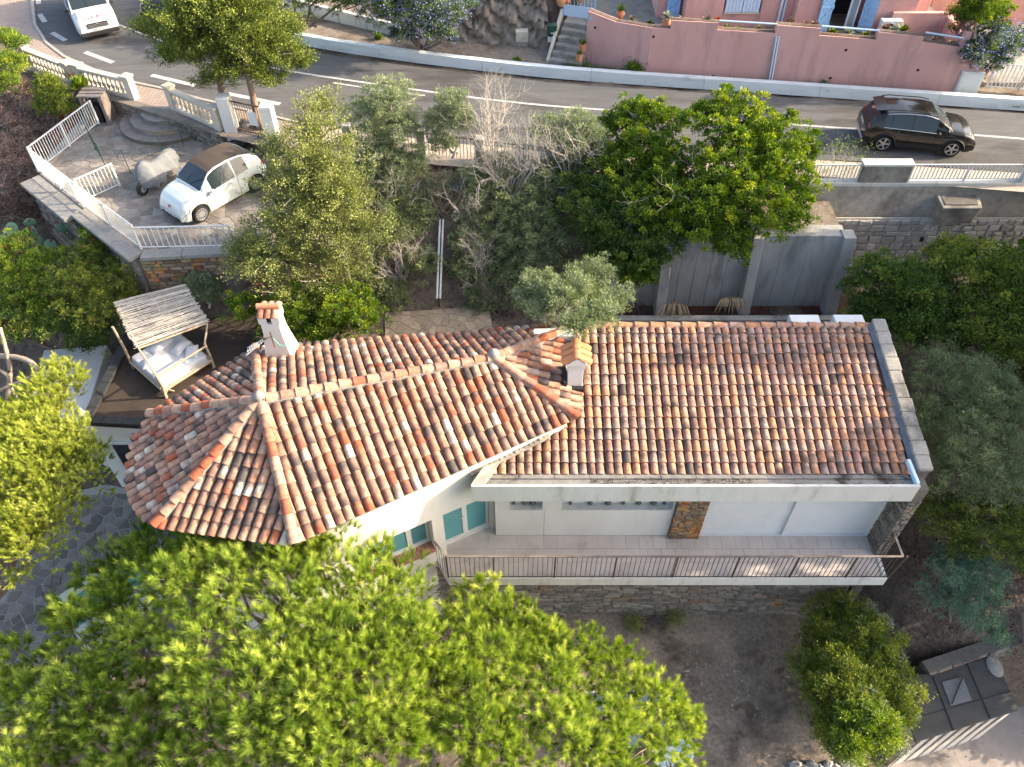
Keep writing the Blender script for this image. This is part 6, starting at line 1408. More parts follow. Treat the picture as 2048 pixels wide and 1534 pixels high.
# low pink walls on the right of the terrace
lo_ = thing('pink_terrace_walls', (15, 32, 5.3), "low stepped pink walls dividing the pink house's terrace", "wall")
pbox('wall', X(1783, 40, 32.3)[0], X(1893, 40, 32.3)[0], 32.3, 32.5, 5.2, aty(1830, 26, 32.3)[2], 'pink', lo_)
pbox('wall', X(1795, 10, 33.6)[0], X(1860, 10, 33.6)[0], 33.6, 33.8, 5.2, aty(1830, 2, 33.6)[2] + .5, 'pink', lo_)
pbox('wall', X(1893, 40, 32.3)[0] + .002, X(1893, 40, 32.3)[0] + .22, 30.6, 32.5, 5.2, aty(1893, 40, 32)[2], 'pink', lo_)
bk_ = thing('annex_wall', (20, 35, 4.2), "sunlit pink house end wall behind the round green tree", "wall")
m = MB(); xx0 = X(1865, 5, 35.5)[0]; m.box(xx0, xx0 + 7, 35.5, 35.9, 4, 9.5); m.build('wall', 'pinkd', bk_)
# concrete steps + blue gate + wall of rocks
gs = thing('concrete_steps', atz(1135, 120, 4.2), "six worn concrete steps climbing from the verge to the blue gate", "steps")
s0, s1_ = V(*atz(1098, 128, 4.2)), V(*atz(1162, 138, 4.2)); d = nrm(s1_ - s0); nn = V(-d[1], d[0], 0)
for i in range(6):
    z = 4.2 + .19 * (i + 1); o = s0 + nn * .30 * i + d * .03 * i; w_ = np.linalg.norm(s1_ - s0)
    m = MB(); m.hexa([V(*o[:2], 4.0), V(*(o + d * w_)[:2], 4.0), V(*(o + d * w_ + nn * (2.2 - .3 * i))[:2], 4.0), V(*(o + nn * (2.2 - .3 * i))[:2], 4.0), V(*o[:2], z), V(*(o + d * w_)[:2], z), V(*(o + d * w_ + nn * (2.2 - .3 * i))[:2], z), V(*(o + nn * (2.2 - .3 * i))[:2], z)]); m.build('step', 'concrete2' if i % 2 else 'concrete2', gs, bev=.02)
a = s0 - d * .14; m = MB(); m.hexa([V(*a[:2], 4.1), V(*(a + d * .13)[:2], 4.1), V(*(a + d * .13 + nn * 2.0)[:2], 4.1), V(*(a + nn * 2.0)[:2], 4.1), V(*a[:2], 4.35), V(*(a + d * .13)[:2], 4.35), V(*(a + d * .13 + nn * 2.0)[:2], 5.65), V(*(a + nn * 2.0)[:2], 5.65)]); m.build('side_wall', 'cream', gs, bev=.02)
gt = thing('blue_gate', s0 + nn * 2, "small pale blue metal gate with barred top at the head of the steps", "gate")
ga_ = V(*(s0 + nn * 1.95)[:2], 5.36); gb_ = ga_ + d * (w_ - .05)
m = MB(); m.bar(ga_ + V(0, 0, .28), gb_ + V(0, 0, .28), .03, .45); m.build('panel', 'bluel', gt)
m = MB(); m.bar(ga_ + V(0, 0, 1.2), gb_ + V(0, 0, 1.2), .04); m.bar(ga_, ga_ + V(0, 0, 1.22), .05); m.bar(gb_, gb_ + V(0, 0, 1.22), .05); m.build('frame', 'blue', gt)
for i in range(1, 9): q = ga_ + (gb_ - ga_) * i / 9; m = MB(); m.bar(q + V(0, 0, .5), q + V(0, 0, 1.2), .02); m.build('bar', 'bluel', gt)
# rock face
vs = []; nxr, nzr = 46, 16
A0, A1 = V(*atz(905, 84, 4.2)), V(*atz(1095, 100, 4.2))
for j in range(nzr):
    for i in range(nxr):
        t = i / (nxr - 1); p = A0 + (A1 - A0) * t; h_ = j / (nzr - 1); o = .16 * math.sin(i * .55 + j * 1.1) + .12 * math.sin(i * 1.3 - j * 1.9) + .10 * math.sin(j * 2.6 + i * .2) + rng.normal(0, .07)
        vs.append((p[0] + rng.normal(0, .03), p[1] + h_ * 1.1 + o * (0.3 + .7 * math.sin(math.pi * h_)), 4.15 + h_ * (1.9 + .25 * math.sin(i * .5))))
Ix = np.arange(nxr * nzr).reshape(nzr, nxr); fc = np.stack([Ix[:-1, :-1], Ix[:-1, 1:], Ix[1:, 1:], Ix[1:, :-1]], -1).reshape(-1, 4)
fast('rock_face', np.array(vs), fc, 'rock', smooth=False, label="brown layered rock face between the blue flowering bush and the steps", category="rock face") if False else props(fast('rock_face', np.array(vs), fc, 'rock'), "brown layered rock face between the blue flowering bush and the steps", "rock face")
m = MB(); m.hexa([V(A0[0], A0[1] + 1.0, 4), V(A1[0] + .2, A1[1] + 1.0, 4), V(A1[0] + .2, A1[1] + 6, 4), V(A0[0], A0[1] + 6, 4), V(A0[0], A0[1] + 1.0, 6.0), V(A1[0] + .2, A1[1] + 1.0, 6.0), V(A1[0] + .2, A1[1] + 6, 6.0), V(A0[0], A0[1] + 6, 6.0)]); m.build('upper_bank', 'soil', kind='structure')
dsw = thing('dry_stone_wall', (A1[0] - 1, A1[1] + 1, 6), "thin layered dry stone wall crowning the rock face beside the blue gate", "wall")
stonewall(V(A0[0] + 1.2, A0[1] + 1.0, 5.95), nrm(V(*(A1 - A0)[:2], 0)), V(0, 0, 1), V(nrm(A1 - A0)[1], -nrm(A1 - A0)[0], 0), 2.9, lambda x: (0, .55), (.05, .09), (.15, .45), .1, 'schistb', dsw, limit=120, seed=91)
c = atz(1044, 92, 4.2); em_ = thing('meter_box', c, "squat pale electricity box on a plinth against the rock face", "meter box")
m = MB(); m.box(c[0] - .26, c[0] + .22, c[1] - .12, c[1] + .16, 4.2, 4.42); m.build('plinth', 'concrete2', em_); m = MB(); m.box(c[0] - .28, c[0] + .26, c[1] - .15, c[1] + .2, 4.42, 4.88); m.build('casing', 'cream', em_, bev=.02); m = MB(); m.box(c[0] - .25, c[0] + .18, c[1] - .162, c[1] - .151, 4.46, 4.84); m.build('door', 'cream', em_)
c = atz(1103, 82, 4.6); mb_ = thing('mailbox', c, "dark green mailbox with white label left of the concrete steps", "mailbox")
m = MB(); m.box(c[0] - .2, c[0] + .2, c[1] - .15, c[1] + .15, 4.9, 5.3); m.build('box', 'greenbox', mb_, bev=.02); m = MB(); m.box(c[0] - .17, c[0] + .17, c[1] - .165, c[1] - .151, 4.62, 4.85); m.build('notice', 'whiteclean', mb_); m = MB(); m.box(c[0] - .05, c[0] + .05, c[1] - .05, c[1] + .1, 4.1, 4.9); m.build('post', 'greenbox', mb_)
m = MB(); m.box(c[0] - .05, c[0] + .08, c[1] - .162, c[1] - .151, 4.98, 5.02); m.build('label_strip', 'whiteclean', mb_)
# low white wall under the blue flowering hedge (left)
q0, q1 = V(*atz(520, 8, 4.24)), V(*atz(792, 74, 4.24)); lwl = thing('low_white_wall', q0, "low white panelled wall below the dark hedge at the top edge", "wall")
d = nrm(q1 - q0); nn = V(-d[1], d[0], 0); L = np.linalg.norm(q1 - q0)
for i in range(5): a, b = q0 + d * (L * i / 5), q0 + d * (L * (i + 1) / 5 - .03); m = MB(); m.hexa([a, b, b + nn * .2, a + nn * .2, *(x + V(0, 0, .55) for x in (a, b, b + nn * .2, a + nn * .2))]); m.build('panel', 'fascia', lwl, bev=.02)
# pots
def pot(px_, py_, z, s, lab, plant='agave', grp="terracotta pots round the pink property", square=False, ph_=.3, dens=60):
    c = atz(px_, py_, z); t = thing('potted_plant', c, lab, "potted plant", grp); t.scale = (1, 1, 1)
    m = MB(); 
    if square: m.lathe([(s * .85, 0), (s * 1.05, s * 1.7), (s * 1.15, s * 1.72), (s * 1.15, s * 1.95), (s * .95, s * 1.9)], c, 4)
    else: m.lathe([(s * .55, 0), (s * .95, s * .8), (s * 1.05, s * 1.4), (s * .8, s * 2.0), (s * .9, s * 2.15), (s * .75, s * 2.1)], c, 14)
    m.build('pot', 'terra', t, smooth=40); rosette(c + V(0, 0, s * 2.0), ph_, dens, plant, t); return t
def rosette(c, r, n, mat, par, w_=.05, name='leaves'):
    vs, fs = [], []
    for i in range(n):
        a = random.uniform(0, 2 * math.pi); el = random.uniform(.25, 1.4); L = r * random.uniform(.5, 1); d = V(math.cos(a) * math.cos(el), math.sin(a) * math.cos(el), math.sin(el)); s = nrm(np.cross(d, V(0, 0, 1))) * r * w_ * random.uniform(1, 2.2)
        b = c + V(random.uniform(-.2, .2) * r, random.uniform(-.2, .2) * r, 0); k = len(vs); vs += [b, b + d * L * .5 + s, b + d * L - V(0, 0, L * .1), b + d * L * .5 - s]; fs.append((k, k + 1, k + 2, k + 3))
    v = np.repeat(np.random.default_rng(n).uniform(0, 1, n), 4)
    return fast(name, np.array(vs), fs, mat, par, v=v)
for (a, b, z, s, lab, pl, sq, h) in ((1240, 38, 5.9, .17, "round terracotta pot with leafy plant on the pink wall's left shoulder", 'broadd', False, .35), (1332, 54, 5.95, .17, "round terracotta pot with silvery bush at the pink house corner", 'silver', False, .4),
    (1158, 122, 4.6, .15, "square terracotta pot at the foot of the concrete steps", 'broadd', True, .2), (1164, 103, 4.85, .16, "square terracotta pot higher on the steps against the pink wall", 'broadd', True, .3), (1122, 12, 6.0, .2, "pale round pot on the dry stone wall above the blue gate", 'cypress', False, .1), (1135, 8, 6.0, .1, "small terracotta pot beside the pale round pot", 'cypress', False, .1), (1160, 5, 6.0, .13, "terracotta pot at the top edge above the blue gate", 'cypress', False, .1)): pot(a, b, z, s, lab, pl, square=sq, ph_=h)
wp = [(1264, 40, 6.1, .28, 'agave'), (1300, 48, 6.0, .25, 'broadd'), (1362, 41, 6.35, .25, 'agave'), (1414, 42, 6.4, .32, 'agave'), (1435, 40, 6.4, .2, 'redfl'), (1452, 56, 6.0, .22, 'oleander'), (1475, 60, 6.0, .22, 'oleander'), (1519, 60, 6.0, .3, 'agave'), (1579, 46, 6.3, .33, 'dry'), (1612, 50, 6.3, .25, 'dry'), (1630, 50, 6.3, .25, 'dry'), (1664, 68, 5.9, .4, 'oleander'), (1695, 66, 5.9, .35, 'silver'), (1730, 74, 5.9, .35, 'oleander'), (1770, 60, 6.2, .35, 'dry'), (1788, 62, 6.2, .35, 'silver'), (1805, 62, 6.2, .4, 'oleander'), (1868, 84, 5.8, .3, 'dry'), (1905, 90, 5.8, .3, 'dry')]
desc = ['small', 'spiky', 'dry', 'bushy', 'straggly']
for i, (a, b, z, s, mt) in enumerate(wp):
    c = atz(a, b, z); near = "left end of the pink wall" if a < 1400 else "middle of the pink wall" if a < 1600 else "pink wall below the blue shutters" if a < 1760 else "right end of the pink wall"
    props(rosette(c, s * .9, 70, mt, None, .09, 'wall_plant'), f"{desc[i % 5]} {'reddish brown' if mt in ('dry', 'redfl') else 'silvery' if mt == 'silver' else 'green'} plant in the planter on the {near}", "plant", "plants in the pink wall's planters")
# ================================================================== GARDEN TERRACE WITH DAYBED
T0, T1, T2, T3 = V(*atz(163, 845, 1.2)), V(*atz(300, 853, 1.2)), V(*atz(470, 700, 1.2)), V(*atz(262, 655, 1.2))
tp = [T0[:2], T1[:2], V(-8.0, 15.2), V(-7.6, 20.4), V(-12.4, 20.4), T3[:2]]
ts = thing('garden_terrace', (-11, 17, 1.2), "flat roofed white outbuilding whose brown terrace carries the daybed", "outbuilding")
m = MB(); m.prism([tuple(p) for p in tp], -2.4, 1.05); m.build('wall', 'plaster', ts)
m = MB(); m.prism([tuple(p) for p in tp], 1.051, 1.10); m.build('terrace_mat', 'deck', ts)
def coping(a, b, w_, z, k, side=1, mats=('coping',)):
    d = nrm(V(*(b - a)[:2], 0)); nn = V(d[1], -d[0], 0) * side; L = np.linalg.norm((b - a)[:2])
    for i in range(k):
        p, q = V(*a[:2], 0) + d * (L * i / k + .006), V(*a[:2], 0) + d * (L * (i + 1) / k - .006); m = MB()
        m.hexa([V(*(p - nn * w_)[:2], z - .10), V(*(p)[:2], z - .10), V(*(q)[:2], z - .10), V(*(q - nn * w_)[:2], z - .10), V(*(p - nn * w_)[:2], z), V(*(p)[:2], z), V(*(q)[:2], z), V(*(q - nn * w_)[:2], z)]); m.build('coping_stone', mats[i % len(mats)], ts, bev=.01)
coping(T0, V(*T1[:2], 0) + V(.3, 0, 0), .28, 1.23, 4); coping(T3, T0, .30, 1.32, 8)
m = MB(); m.hexa([V(*T3[:2], 1.05), V(*T0[:2], 1.05), V(*(T0[:2] + V(.25, 0)), 1.05), V(*(T3[:2] + V(.25, 0)), 1.05), V(*T3[:2], 1.22), V(*T0[:2], 1.22), V(*(T0[:2] + V(.25, 0)), 1.22), V(*(T3[:2] + V(.25, 0)), 1.22)])
# sliding door in the outbuilding wall
dr = thing('sliding_door', (-10.6, 15.2, -2), None, None); dr.parent = ts; dr.matrix_parent_inverse = ts.matrix_basis.inverted()
fy = T0[1] + (T1[1] - T0[1]) * .6; x0_, x1_ = aty(222, 890, fy)[0], aty(290, 890, fy)[0]
m = MB(); m.box(x0_, x1_, fy - .05, fy + .02, -2.0, .35); m.build('frame', 'whiteclean', dr); m = MB(); m.box(x0_ + .09, x1_, fy - .075, fy - .051, -1.86, .28); m.build('pane', 'glassd', dr); m = MB(); m.box(x0_ + .0, x0_ + .09, fy - .1, fy - .051, -2.0, .35); m.build('frame', 'whiteclean', dr)
m = MB(); m.box(x0_ - .1, x1_ + .3, fy - .55, fy - .05, -2.25, -2.02); m.build('door_step', 'fascia', ts); m = MB()
for i in range(7): q = MB(); q.box(x0_ + i * .24, x0_ + i * .24 + .225, fy - .5, fy - .1, -2.019, -1.99); q.build('step_brick', 'brick', ts)
c = atz(268, 882, .6); wl = thing('wall_lamp', c, "black lantern fixed on the white wall above the dark sliding door", "lamp"); m = MB(); c = aty(268, 880, fy - .12); m.lathe([(.05, -.14), (.09, .1), (.03, .16)], c, 8); m.build('lantern', 'glassd', wl); m = MB(); m.bar(c + V(0, 0, .14), c + V(0, .14, .2), .03); m.build('bracket', 'black', wl)
# lower white wall left of terrace (another flat wall)
tw2 = thing('white_yard_wall', atz(150, 740, .2), "white plastered block in shade between shrubs and the brown terrace", "wall")
q = [atz(*p, .1)[:2] for p in ((88, 700), (215, 690), (165, 850), (60, 800))]; m = MB(); m.prism([tuple(p) for p in q], -2.6, .1); m.build('wall', 'plaster', tw2, bev=.02)
# statue-like rock
c = atz(165, 832, 1.23); m = MB(); m.lathe([(.12, 0), (.14, .1), (.06, .2), (.09, .28), (.03, .36)], c, 9); m.v = [tuple(np.array(v_) + rng.normal(0, .02, 3)) for v_ in m.v]; props(m.build('garden_stone', 'cream'), "small rough white ornament on the black coping beside the left pine", "ornament")
# daybed
db = thing('daybed', atz(350, 720, 1.1), "rustic pole daybed with cane canopy and white mattress on the brown terrace", "daybed")
LZ = 1.1
fl_, fr_, bl_, br_ = V(*atz(333, 795, LZ)), V(*atz(437, 728, LZ)), V(*atz(262, 690, LZ)), V(*atz(372, 640, LZ))
exd = nrm(fr_ - fl_); eyd = V(-exd[1], exd[0], 0); Wd = 1.75; Dd = 1.9; O = fl_
cor = {'fl': O, 'fr': O + exd * Wd, 'bl': O + eyd * Dd, 'br': O + exd * Wd + eyd * Dd}
for k, h_ in (('fl', 1.05), ('fr', 1.05), ('bl', 1.85), ('br', 1.85)):
    m = MB(); m.tube([cor[k], cor[k] + V(.01, .02, h_ * .5), cor[k] + V(0, 0, h_)], [.055, .045, .04], 8); m.build('corner_pole', 'wood', db, smooth=50)
q_ = lambda s, t, z: O + exd * s + eyd * t + V(0, 0, z)
m = MB()
for a, b in ((q_(0, 0, .30), q_(Wd, 0, .30)), (q_(0, Dd, .30), q_(Wd, Dd, .30)), (q_(0, 0, .30), q_(0, Dd, .30)), (q_(Wd, 0, .3), q_(Wd, Dd, .3))): m.tube([a, b], .05, 6)
m.build('bed_rail', 'wood', db, smooth=50)
m = MB(); m.obox(q_(Wd / 2, Dd / 2, .30), exd * (Wd / 2 - .03), eyd * (Dd / 2 - .03), V(0, 0, .03)); m.build('base', 'linen', db)
m = MB(); m.obox(q_(Wd / 2, Dd / 2, .44), exd * (Wd / 2 - .06), eyd * (Dd / 2 - .06), V(0, 0, .10)); m.build('mattress', 'linen', db, bev=.05)
for i, (s, t, w_, h2, a) in enumerate(((Wd - .42, .95, .33, .2, .2), (.35, 1.1, .3, .2, -.3), (Wd - .3, .5, .24, .2, .9), (.95, 1.5, .4, .22, .1))):
    c = q_(s, t, .60); e1 = exd * math.cos(a) + eyd * math.sin(a); e2 = np.cross(V(0, 0, 1), e1); vs = []
    N_ = 9
    for sgn in (1, -1):
        for i_ in range(N_):
            for j_ in range(N_):
                u, v_ = -1 + 2 * i_ / (N_ - 1), -1 + 2 * j_ / (N_ - 1); k = (1 - u * u) ** .5 * (1 - v_ * v_) ** .5 if abs(u) < 1 and abs(v_) < 1 else 0
                vs.append(c + e1 * u * w_ * (1 - .08 * (1 - abs(v_))) + e2 * v_ * h2 + V(0, 0, sgn * (.09 * k) + rng.normal(0, .004) + u * .04))
    Ix = np.arange(2 * N_ * N_).reshape(2, N_, N_); f1 = np.stack([Ix[0][:-1, :-1], Ix[0][1:, :-1], Ix[0][1:, 1:], Ix[0][:-1, 1:]], -1).reshape(-1, 4); f2 = np.stack([Ix[1][:-1, :-1], Ix[1][:-1, 1:], Ix[1][1:, 1:], Ix[1][1:, :-1]], -1).reshape(-1, 4)
    props(fast('pillow', np.array(vs), np.vstack([f1, f2]), 'linen', None, smooth=True), ["large white pillow at the daybed's right side", "white pillow on the daybed's left edge", "small white pillow at the daybed's front right corner", "white pillow under the cane canopy of the daybed"][i], "pillow", "white pillows on the daybed")
# canopy frame + canes: covers the back half, sloping up to the back
ch_ = 1.85; z0c, z1c = 1.50, 2.0
ca, cb, cc2, cd2 = q_(-.12, .78, 1.52), q_(Wd + .12, .78, 1.52), q_(Wd + .12, Dd + .55, 2.05), q_(-.12, Dd + .55, 2.05)
P0c, P1c, P2c, P3c = V(*atz(277, 697, 2.45)), V(*atz(415, 646, 2.45)), V(*atz(367, 570, 2.95)), V(*atz(233, 605, 2.95))
m = MB(); m.tube([P0c, P1c], .03, 6); m.tube([P3c, P2c], .03, 6); m.tube([P0c, P3c], .03, 6); m.tube([P1c, P2c], .03, 6)
for k in (.25, .5, .75): m.tube([P0c + (P1c - P0c) * k, P3c + (P2c - P3c) * k], .022, 6)
for k, p in (('fl', P0c), ('fr', P1c)): m.tube([cor[k] + V(0, 0, 1.05), p], .03, 6)
m.tube([cor['fl'] + V(0, 0, .95), cor['fr'] + V(0, 0, .95)], .03, 6)
m.build('canopy_frame', 'wood', db, smooth=50)
nC = 58
for i in range(nC):
    t = (i + .5) / nC + random.gauss(0, .003)
    a, b = P0c + (P3c - P0c) * t, P1c + (P2c - P1c) * t; e = (b - a); up2 = V(0, 0, 1)
    pts = [a + e * (s + 0) + (P3c - P0c) * (.012 * math.sin(3.3 * s + i * .9) + random.gauss(0, .003)) + V(0, 0, .045 + random.gauss(0, .006)) for s in (-.04 + random.uniform(-.02, .02), .25, .5, .75, 1.03 + random.uniform(-.02, .02))]
    m = MB(); m.tube(pts, [.017, .016, .014, .012, .010] if i % 2 else [.010, .012, .014, .016, .017], 5); m.build('cane', 'cane', db, smooth=60)
m = MB(); m.tube([q_(.3, 0, .05), q_(.05, 0, .4)], .02, 5); m.tube([cor['fl'] + V(0, 0, .12), q_(.5, .1, .5)], .025, 5); m.build('brace', 'wood', db)
# ================================================================== BOTTOM RIGHT
SZR = -3.0
S = [V(*atz(*p, SZR)) for p in ((1790, 1362), (1988, 1312), (2038, 1420), (1832, 1484))]
sh_ = thing('garden_shed', S[3], "low shed with black felt roof and pale panelled front beside the driveway", "shed")
m = MB(); m.prism([tuple(p[:2]) for p in S[::-1]][::-1], SZR - .07, SZR); m.build('roof', 'shedroof', sh_, bev=.01)
cS = sum(S) / 4; q = [cS + (p - cS) * .94 for p in S]; m = MB(); m.prism([tuple(p[:2]) for p in q], -5.6, SZR - .071); m.build('wall', 'fascia', sh_)
for k in (.36, .72): a, b = S[0] + (S[1] - S[0]) * k, S[3] + (S[2] - S[3]) * k; m = MB(); m.bar(a + V(0, 0, .012), b + V(0, 0, .012), .025, .02); m.build('felt_seam', 'coping', sh_)
a, b = S[3] + (S[0] - S[3]) * .35, S[2] + (S[1] - S[2]) * .33; m = MB(); m.bar(a + V(0, 0, .010), b + V(0, 0, .010), .02, .016); m.build('felt_seam', 'coping', sh_)
c = S[0] * .28 + S[1] * .30 + S[2] * .22 + S[3] * .20 + V(0, 0, .03); u1, u2 = nrm(S[1] - S[0]), nrm(S[3] - S[0]); m = MB(); m.obox(c - V(0, 0, .02), u1 * .34, u2 * .34, V(0, 0, .012)); sk = m.build('skylight', 'skyl', sh_); m = MB(); m.obox(c + V(0, 0, .03), nrm(u1 - u2) * .48, nrm(u1 + u2) * .015, V(0, 0, .01)); m.build('glazing_bar', 'black', sk)
fa, fb_ = q[3], q[2]; d = nrm(fb_ - fa); nn = V(d[1], -d[0], 0); L = np.linalg.norm((fb_ - fa)[:2])
for i in range(7): a = fa + d * (L * (i + .12) / 7); m = MB(); m.hexa([V(*(a + nn * .0)[:2], -5.5), V(*(a + d * L * .03 + nn * .0)[:2], -5.5), V(*(a + d * L * .03 - nn * .05)[:2], -5.5), V(*(a - nn * .05)[:2], -5.5), V(*(a + nn * .05)[:2], SZR - .1), V(*(a + d * L * .02 + nn * .05)[:2], SZR - .1), V(*(a + d * L * .02)[:2], SZR - .1), V(*a[:2], SZR - .1)]); m.build('door_strut', 'railtop', sh_)
c = atz(1990, 1333, SZR + .02) ; m = MB(); m.lathe([(.27, -.03), (.28, 0), (.25, .02)], c, 24); m.v = [(c[0] + (x - c[0]) * .8, c[1] + (y - c[1]) * 1.15, z) for x, y, z in m.v]; m.build('lid', 'concrete2', sh_, smooth=40)
a, b = V(*atz(1880, 1335, -2.7)), V(*atz(1985, 1300, -2.7)); a[2] = b[2] = 0; sw2 = thing('shed_back_wall', a, "rough stone retaining wall running behind the black roofed shed", "retaining wall"); wall_face(a - nrm(b - a) * .3, b + nrm(b - a) * 1.2, -4.8, -2.85, 'schist', sw2, 95, 60)
for i in range(9):
    c = atz(1592 + i * 16, 1534 - (i > 5) * (i - 5) * 9 + (i % 2) * 8, -3.35); m = MB(); m.lathe([(.10, -.15), (.17, .0), (.16, .10), (.08, .15), (.01, .16)], c, 8); m.v = [tuple(np.array(v_) + rng.normal(0, .02, 3)) for v_ in m.v]
    props(m.build('edging_stone', 'palestone', smooth=40), ["leftmost pale edging stone at the bottom of the dry lawn", "second pale edging stone from the left below the dry lawn", "third pale edging stone from the left below the dry lawn", "fourth pale edging stone from the left below the mixed shrub", "middle pale edging stone in the row below the mixed shrub", "sixth pale edging stone, where the row starts to climb", "third pale edging stone from the right end of the row", "second pale edging stone from the right end of the row", "rightmost pale edging stone, nearest the shed"][i], "stone", "pale edging stones under the mixed shrub")
# table tennis table under pines
tt = thing('table_tennis_table', atz(1260, 1450, -3.4), "blue edged grey table tennis table under the right pine", "table")
t0, t1 = V(*atz(1180, 1384, -2.64)), V(*atz(1337, 1380, -2.64)); d = nrm(t1 - t0); nn = V(d[1], -d[0], 0); cT = (t0 + t1) / 2 + nn * .78
t0 = t1 - d * 2.74; cT = (t0 + t1) / 2 + nn * .7625
m = MB(); m.obox(cT, d * 1.37, nn * .7625, V(0, 0, .012)); m.build('top', 'tabletop', tt)
m = MB(); e = .012
for s in (-1, 1): m.obox(cT + nn * s * .753 + V(0, 0, .016), d * 1.37, nn * .01, V(0, 0, .004)); m.obox(cT + d * s * 1.36 + V(0, 0, .016), d * .01, nn * .74, V(0, 0, .004))
m.build('edge_line', 'bluel', tt)
for sx in (-1, 1):
    for sy in (-1, 1): p = cT + d * sx * 1.1 + nn * sy * .6; m = MB(); m.box(p[0] - .02, p[0] + .02, p[1] - .02, p[1] + .02, -3.4, -2.66); m.build('leg', 'darkmetal', tt)
m = MB(); m.obox(cT + V(0, 0, .09), d * .01, nn * .85, V(0, 0, .075)); m.build('net', 'greenbox', tt)
c = atz(1340, 1512, -3.2); m = MB(); m.lathe([(.25, 0), (.40, .12), (.43, .3), (.40, .31), (.3, .1)], c, 18); m.v = [(c[0] + (x - c[0]) * 1.4, y, z) for x, y, z in m.v]; props(m.build('plastic_tub', 'bluel', smooth=40), "pale blue plastic tub under the right pine's lower edge", "tub")
# raised basin / white slab under the left pine
pb_ = thing('raised_basin', atz(200, 1170, -2), "pale green topped wall with teal tiled basin partly under the pines", "basin")
a, b = V(*atz(105, 1200, -1.7)), V(*atz(165, 1165, -1.7)); e_ = V(*atz(255, 1100, -1.7)); d = nrm(e_ - a); nn = V(d[1], -d[0], 0); L = np.linalg.norm(e_ - a)
m = MB(); m.obox(V(*((a + e_) / 2)[:2], -1.95) + nn * .12, d * L / 2, nn * .14, V(0, 0, .25)); m.build('coping', 'yellowpad', pb_, bev=.01)
m = MB(); m.obox(V(*((a + e_) / 2)[:2], -2.0) + nn * .75, d * L * .48, nn * .48, V(0, 0, .2)); m.build('basin', 'tealtile', pb_)
m = MB(); m.obox(V(*((a + e_) / 2)[:2], -2.05) + nn * 1.6, d * L * .5, nn * .36, V(0, 0, .24)); m.build('white_slab', 'fascia', pb_, bev=.02)
# ================================================================== VEGETATION
TRI = 0
def blob(px_, py_, z, rpx, sq=0.8):
    c = atz(px_, py_, z); r = rpx / scale_at(c); return (c, r, sq)
def rdirs(n, r): d = r.normal(size=(n, 3)); return d / np.linalg.norm(d, axis=1)[:, None]
def clumps(blobs, n, r, inner=.5, lump=.22, zmin=None):
    w_ = np.array([b[1] ** 2 for b in blobs]); w_ /= w_.sum(); k = r.choice(len(blobs), n, p=w_)
    C_ = np.array([b[0] for b in blobs]); R_ = np.array([b[1] for b in blobs]); S_ = np.array([b[2] for b in blobs])
    d = rdirs(n, r); d[:, 2] = np.where(d[:, 2] < -.35, -d[:, 2] * .8, d[:, 2])
    ph = r.uniform(0, 6, 6); f = 1 + lump * (np.sin(3.1 * d[:, 0] + ph[0] + 2 * d[:, 1]) * np.cos(3.7 * d[:, 2] + ph[1]) + .8 * np.sin(7 * d[:, 1] + ph[2] + k) * np.sin(6 * d[:, 0] + ph[3]))
    rho = (1 - inner * r.random(n) ** 1.6) * f
    p = C_[k] + d * (rho * R_[k])[:, None] * np.c_[np.ones(n), np.ones(n), S_[k]]
    return p, d, k, rho
def leaves(name, pos, out, L, Wd, mat, parent, r, var=None, up=.35, fold=.15, rnd=1.0, **kw):
    n = len(pos); d = out * .6 + r.normal(0, rnd, (n, 3)) * .7; d[:, 2] += up; d /= np.linalg.norm(d, axis=1)[:, None]
    t = r.normal(size=(n, 3)); s = np.cross(d, t); s /= np.linalg.norm(s, axis=1)[:, None]; q = np.cross(d, s)
    l = L * r.uniform(.6, 1.25, n)[:, None]; w_ = Wd * r.uniform(.7, 1.2, n)[:, None]
    v0 = pos; v1 = pos + d * l * .5 + s * w_ * .5 + q * w_ * fold; v2 = pos + d * l; v3 = pos + d * l * .5 - s * w_ * .5 + q * w_ * fold
    vs = np.stack([v0, v1, v2, v3], 1).reshape(-1, 3); fs = np.arange(4 * n).reshape(n, 4)
    v = np.clip(r.normal(.4, .22, n) if var is None else var + r.normal(0, .13, n), 0, 1)
    return fast(name, vs, fs, mat, parent, v=np.repeat(v, 4), **kw)
def limb(m, a, b, r0, r1, r, sag=.08, n=4, sides=5):
    L = np.linalg.norm(b - a); pts = [a + (b - a) * t + (r.normal(0, sag * L, 3) * math.sin(math.pi * t)) for t in np.linspace(0, 1, n)]
    m.tube(pts, list(np.linspace(r0, r1, n)), sides, cap=False)
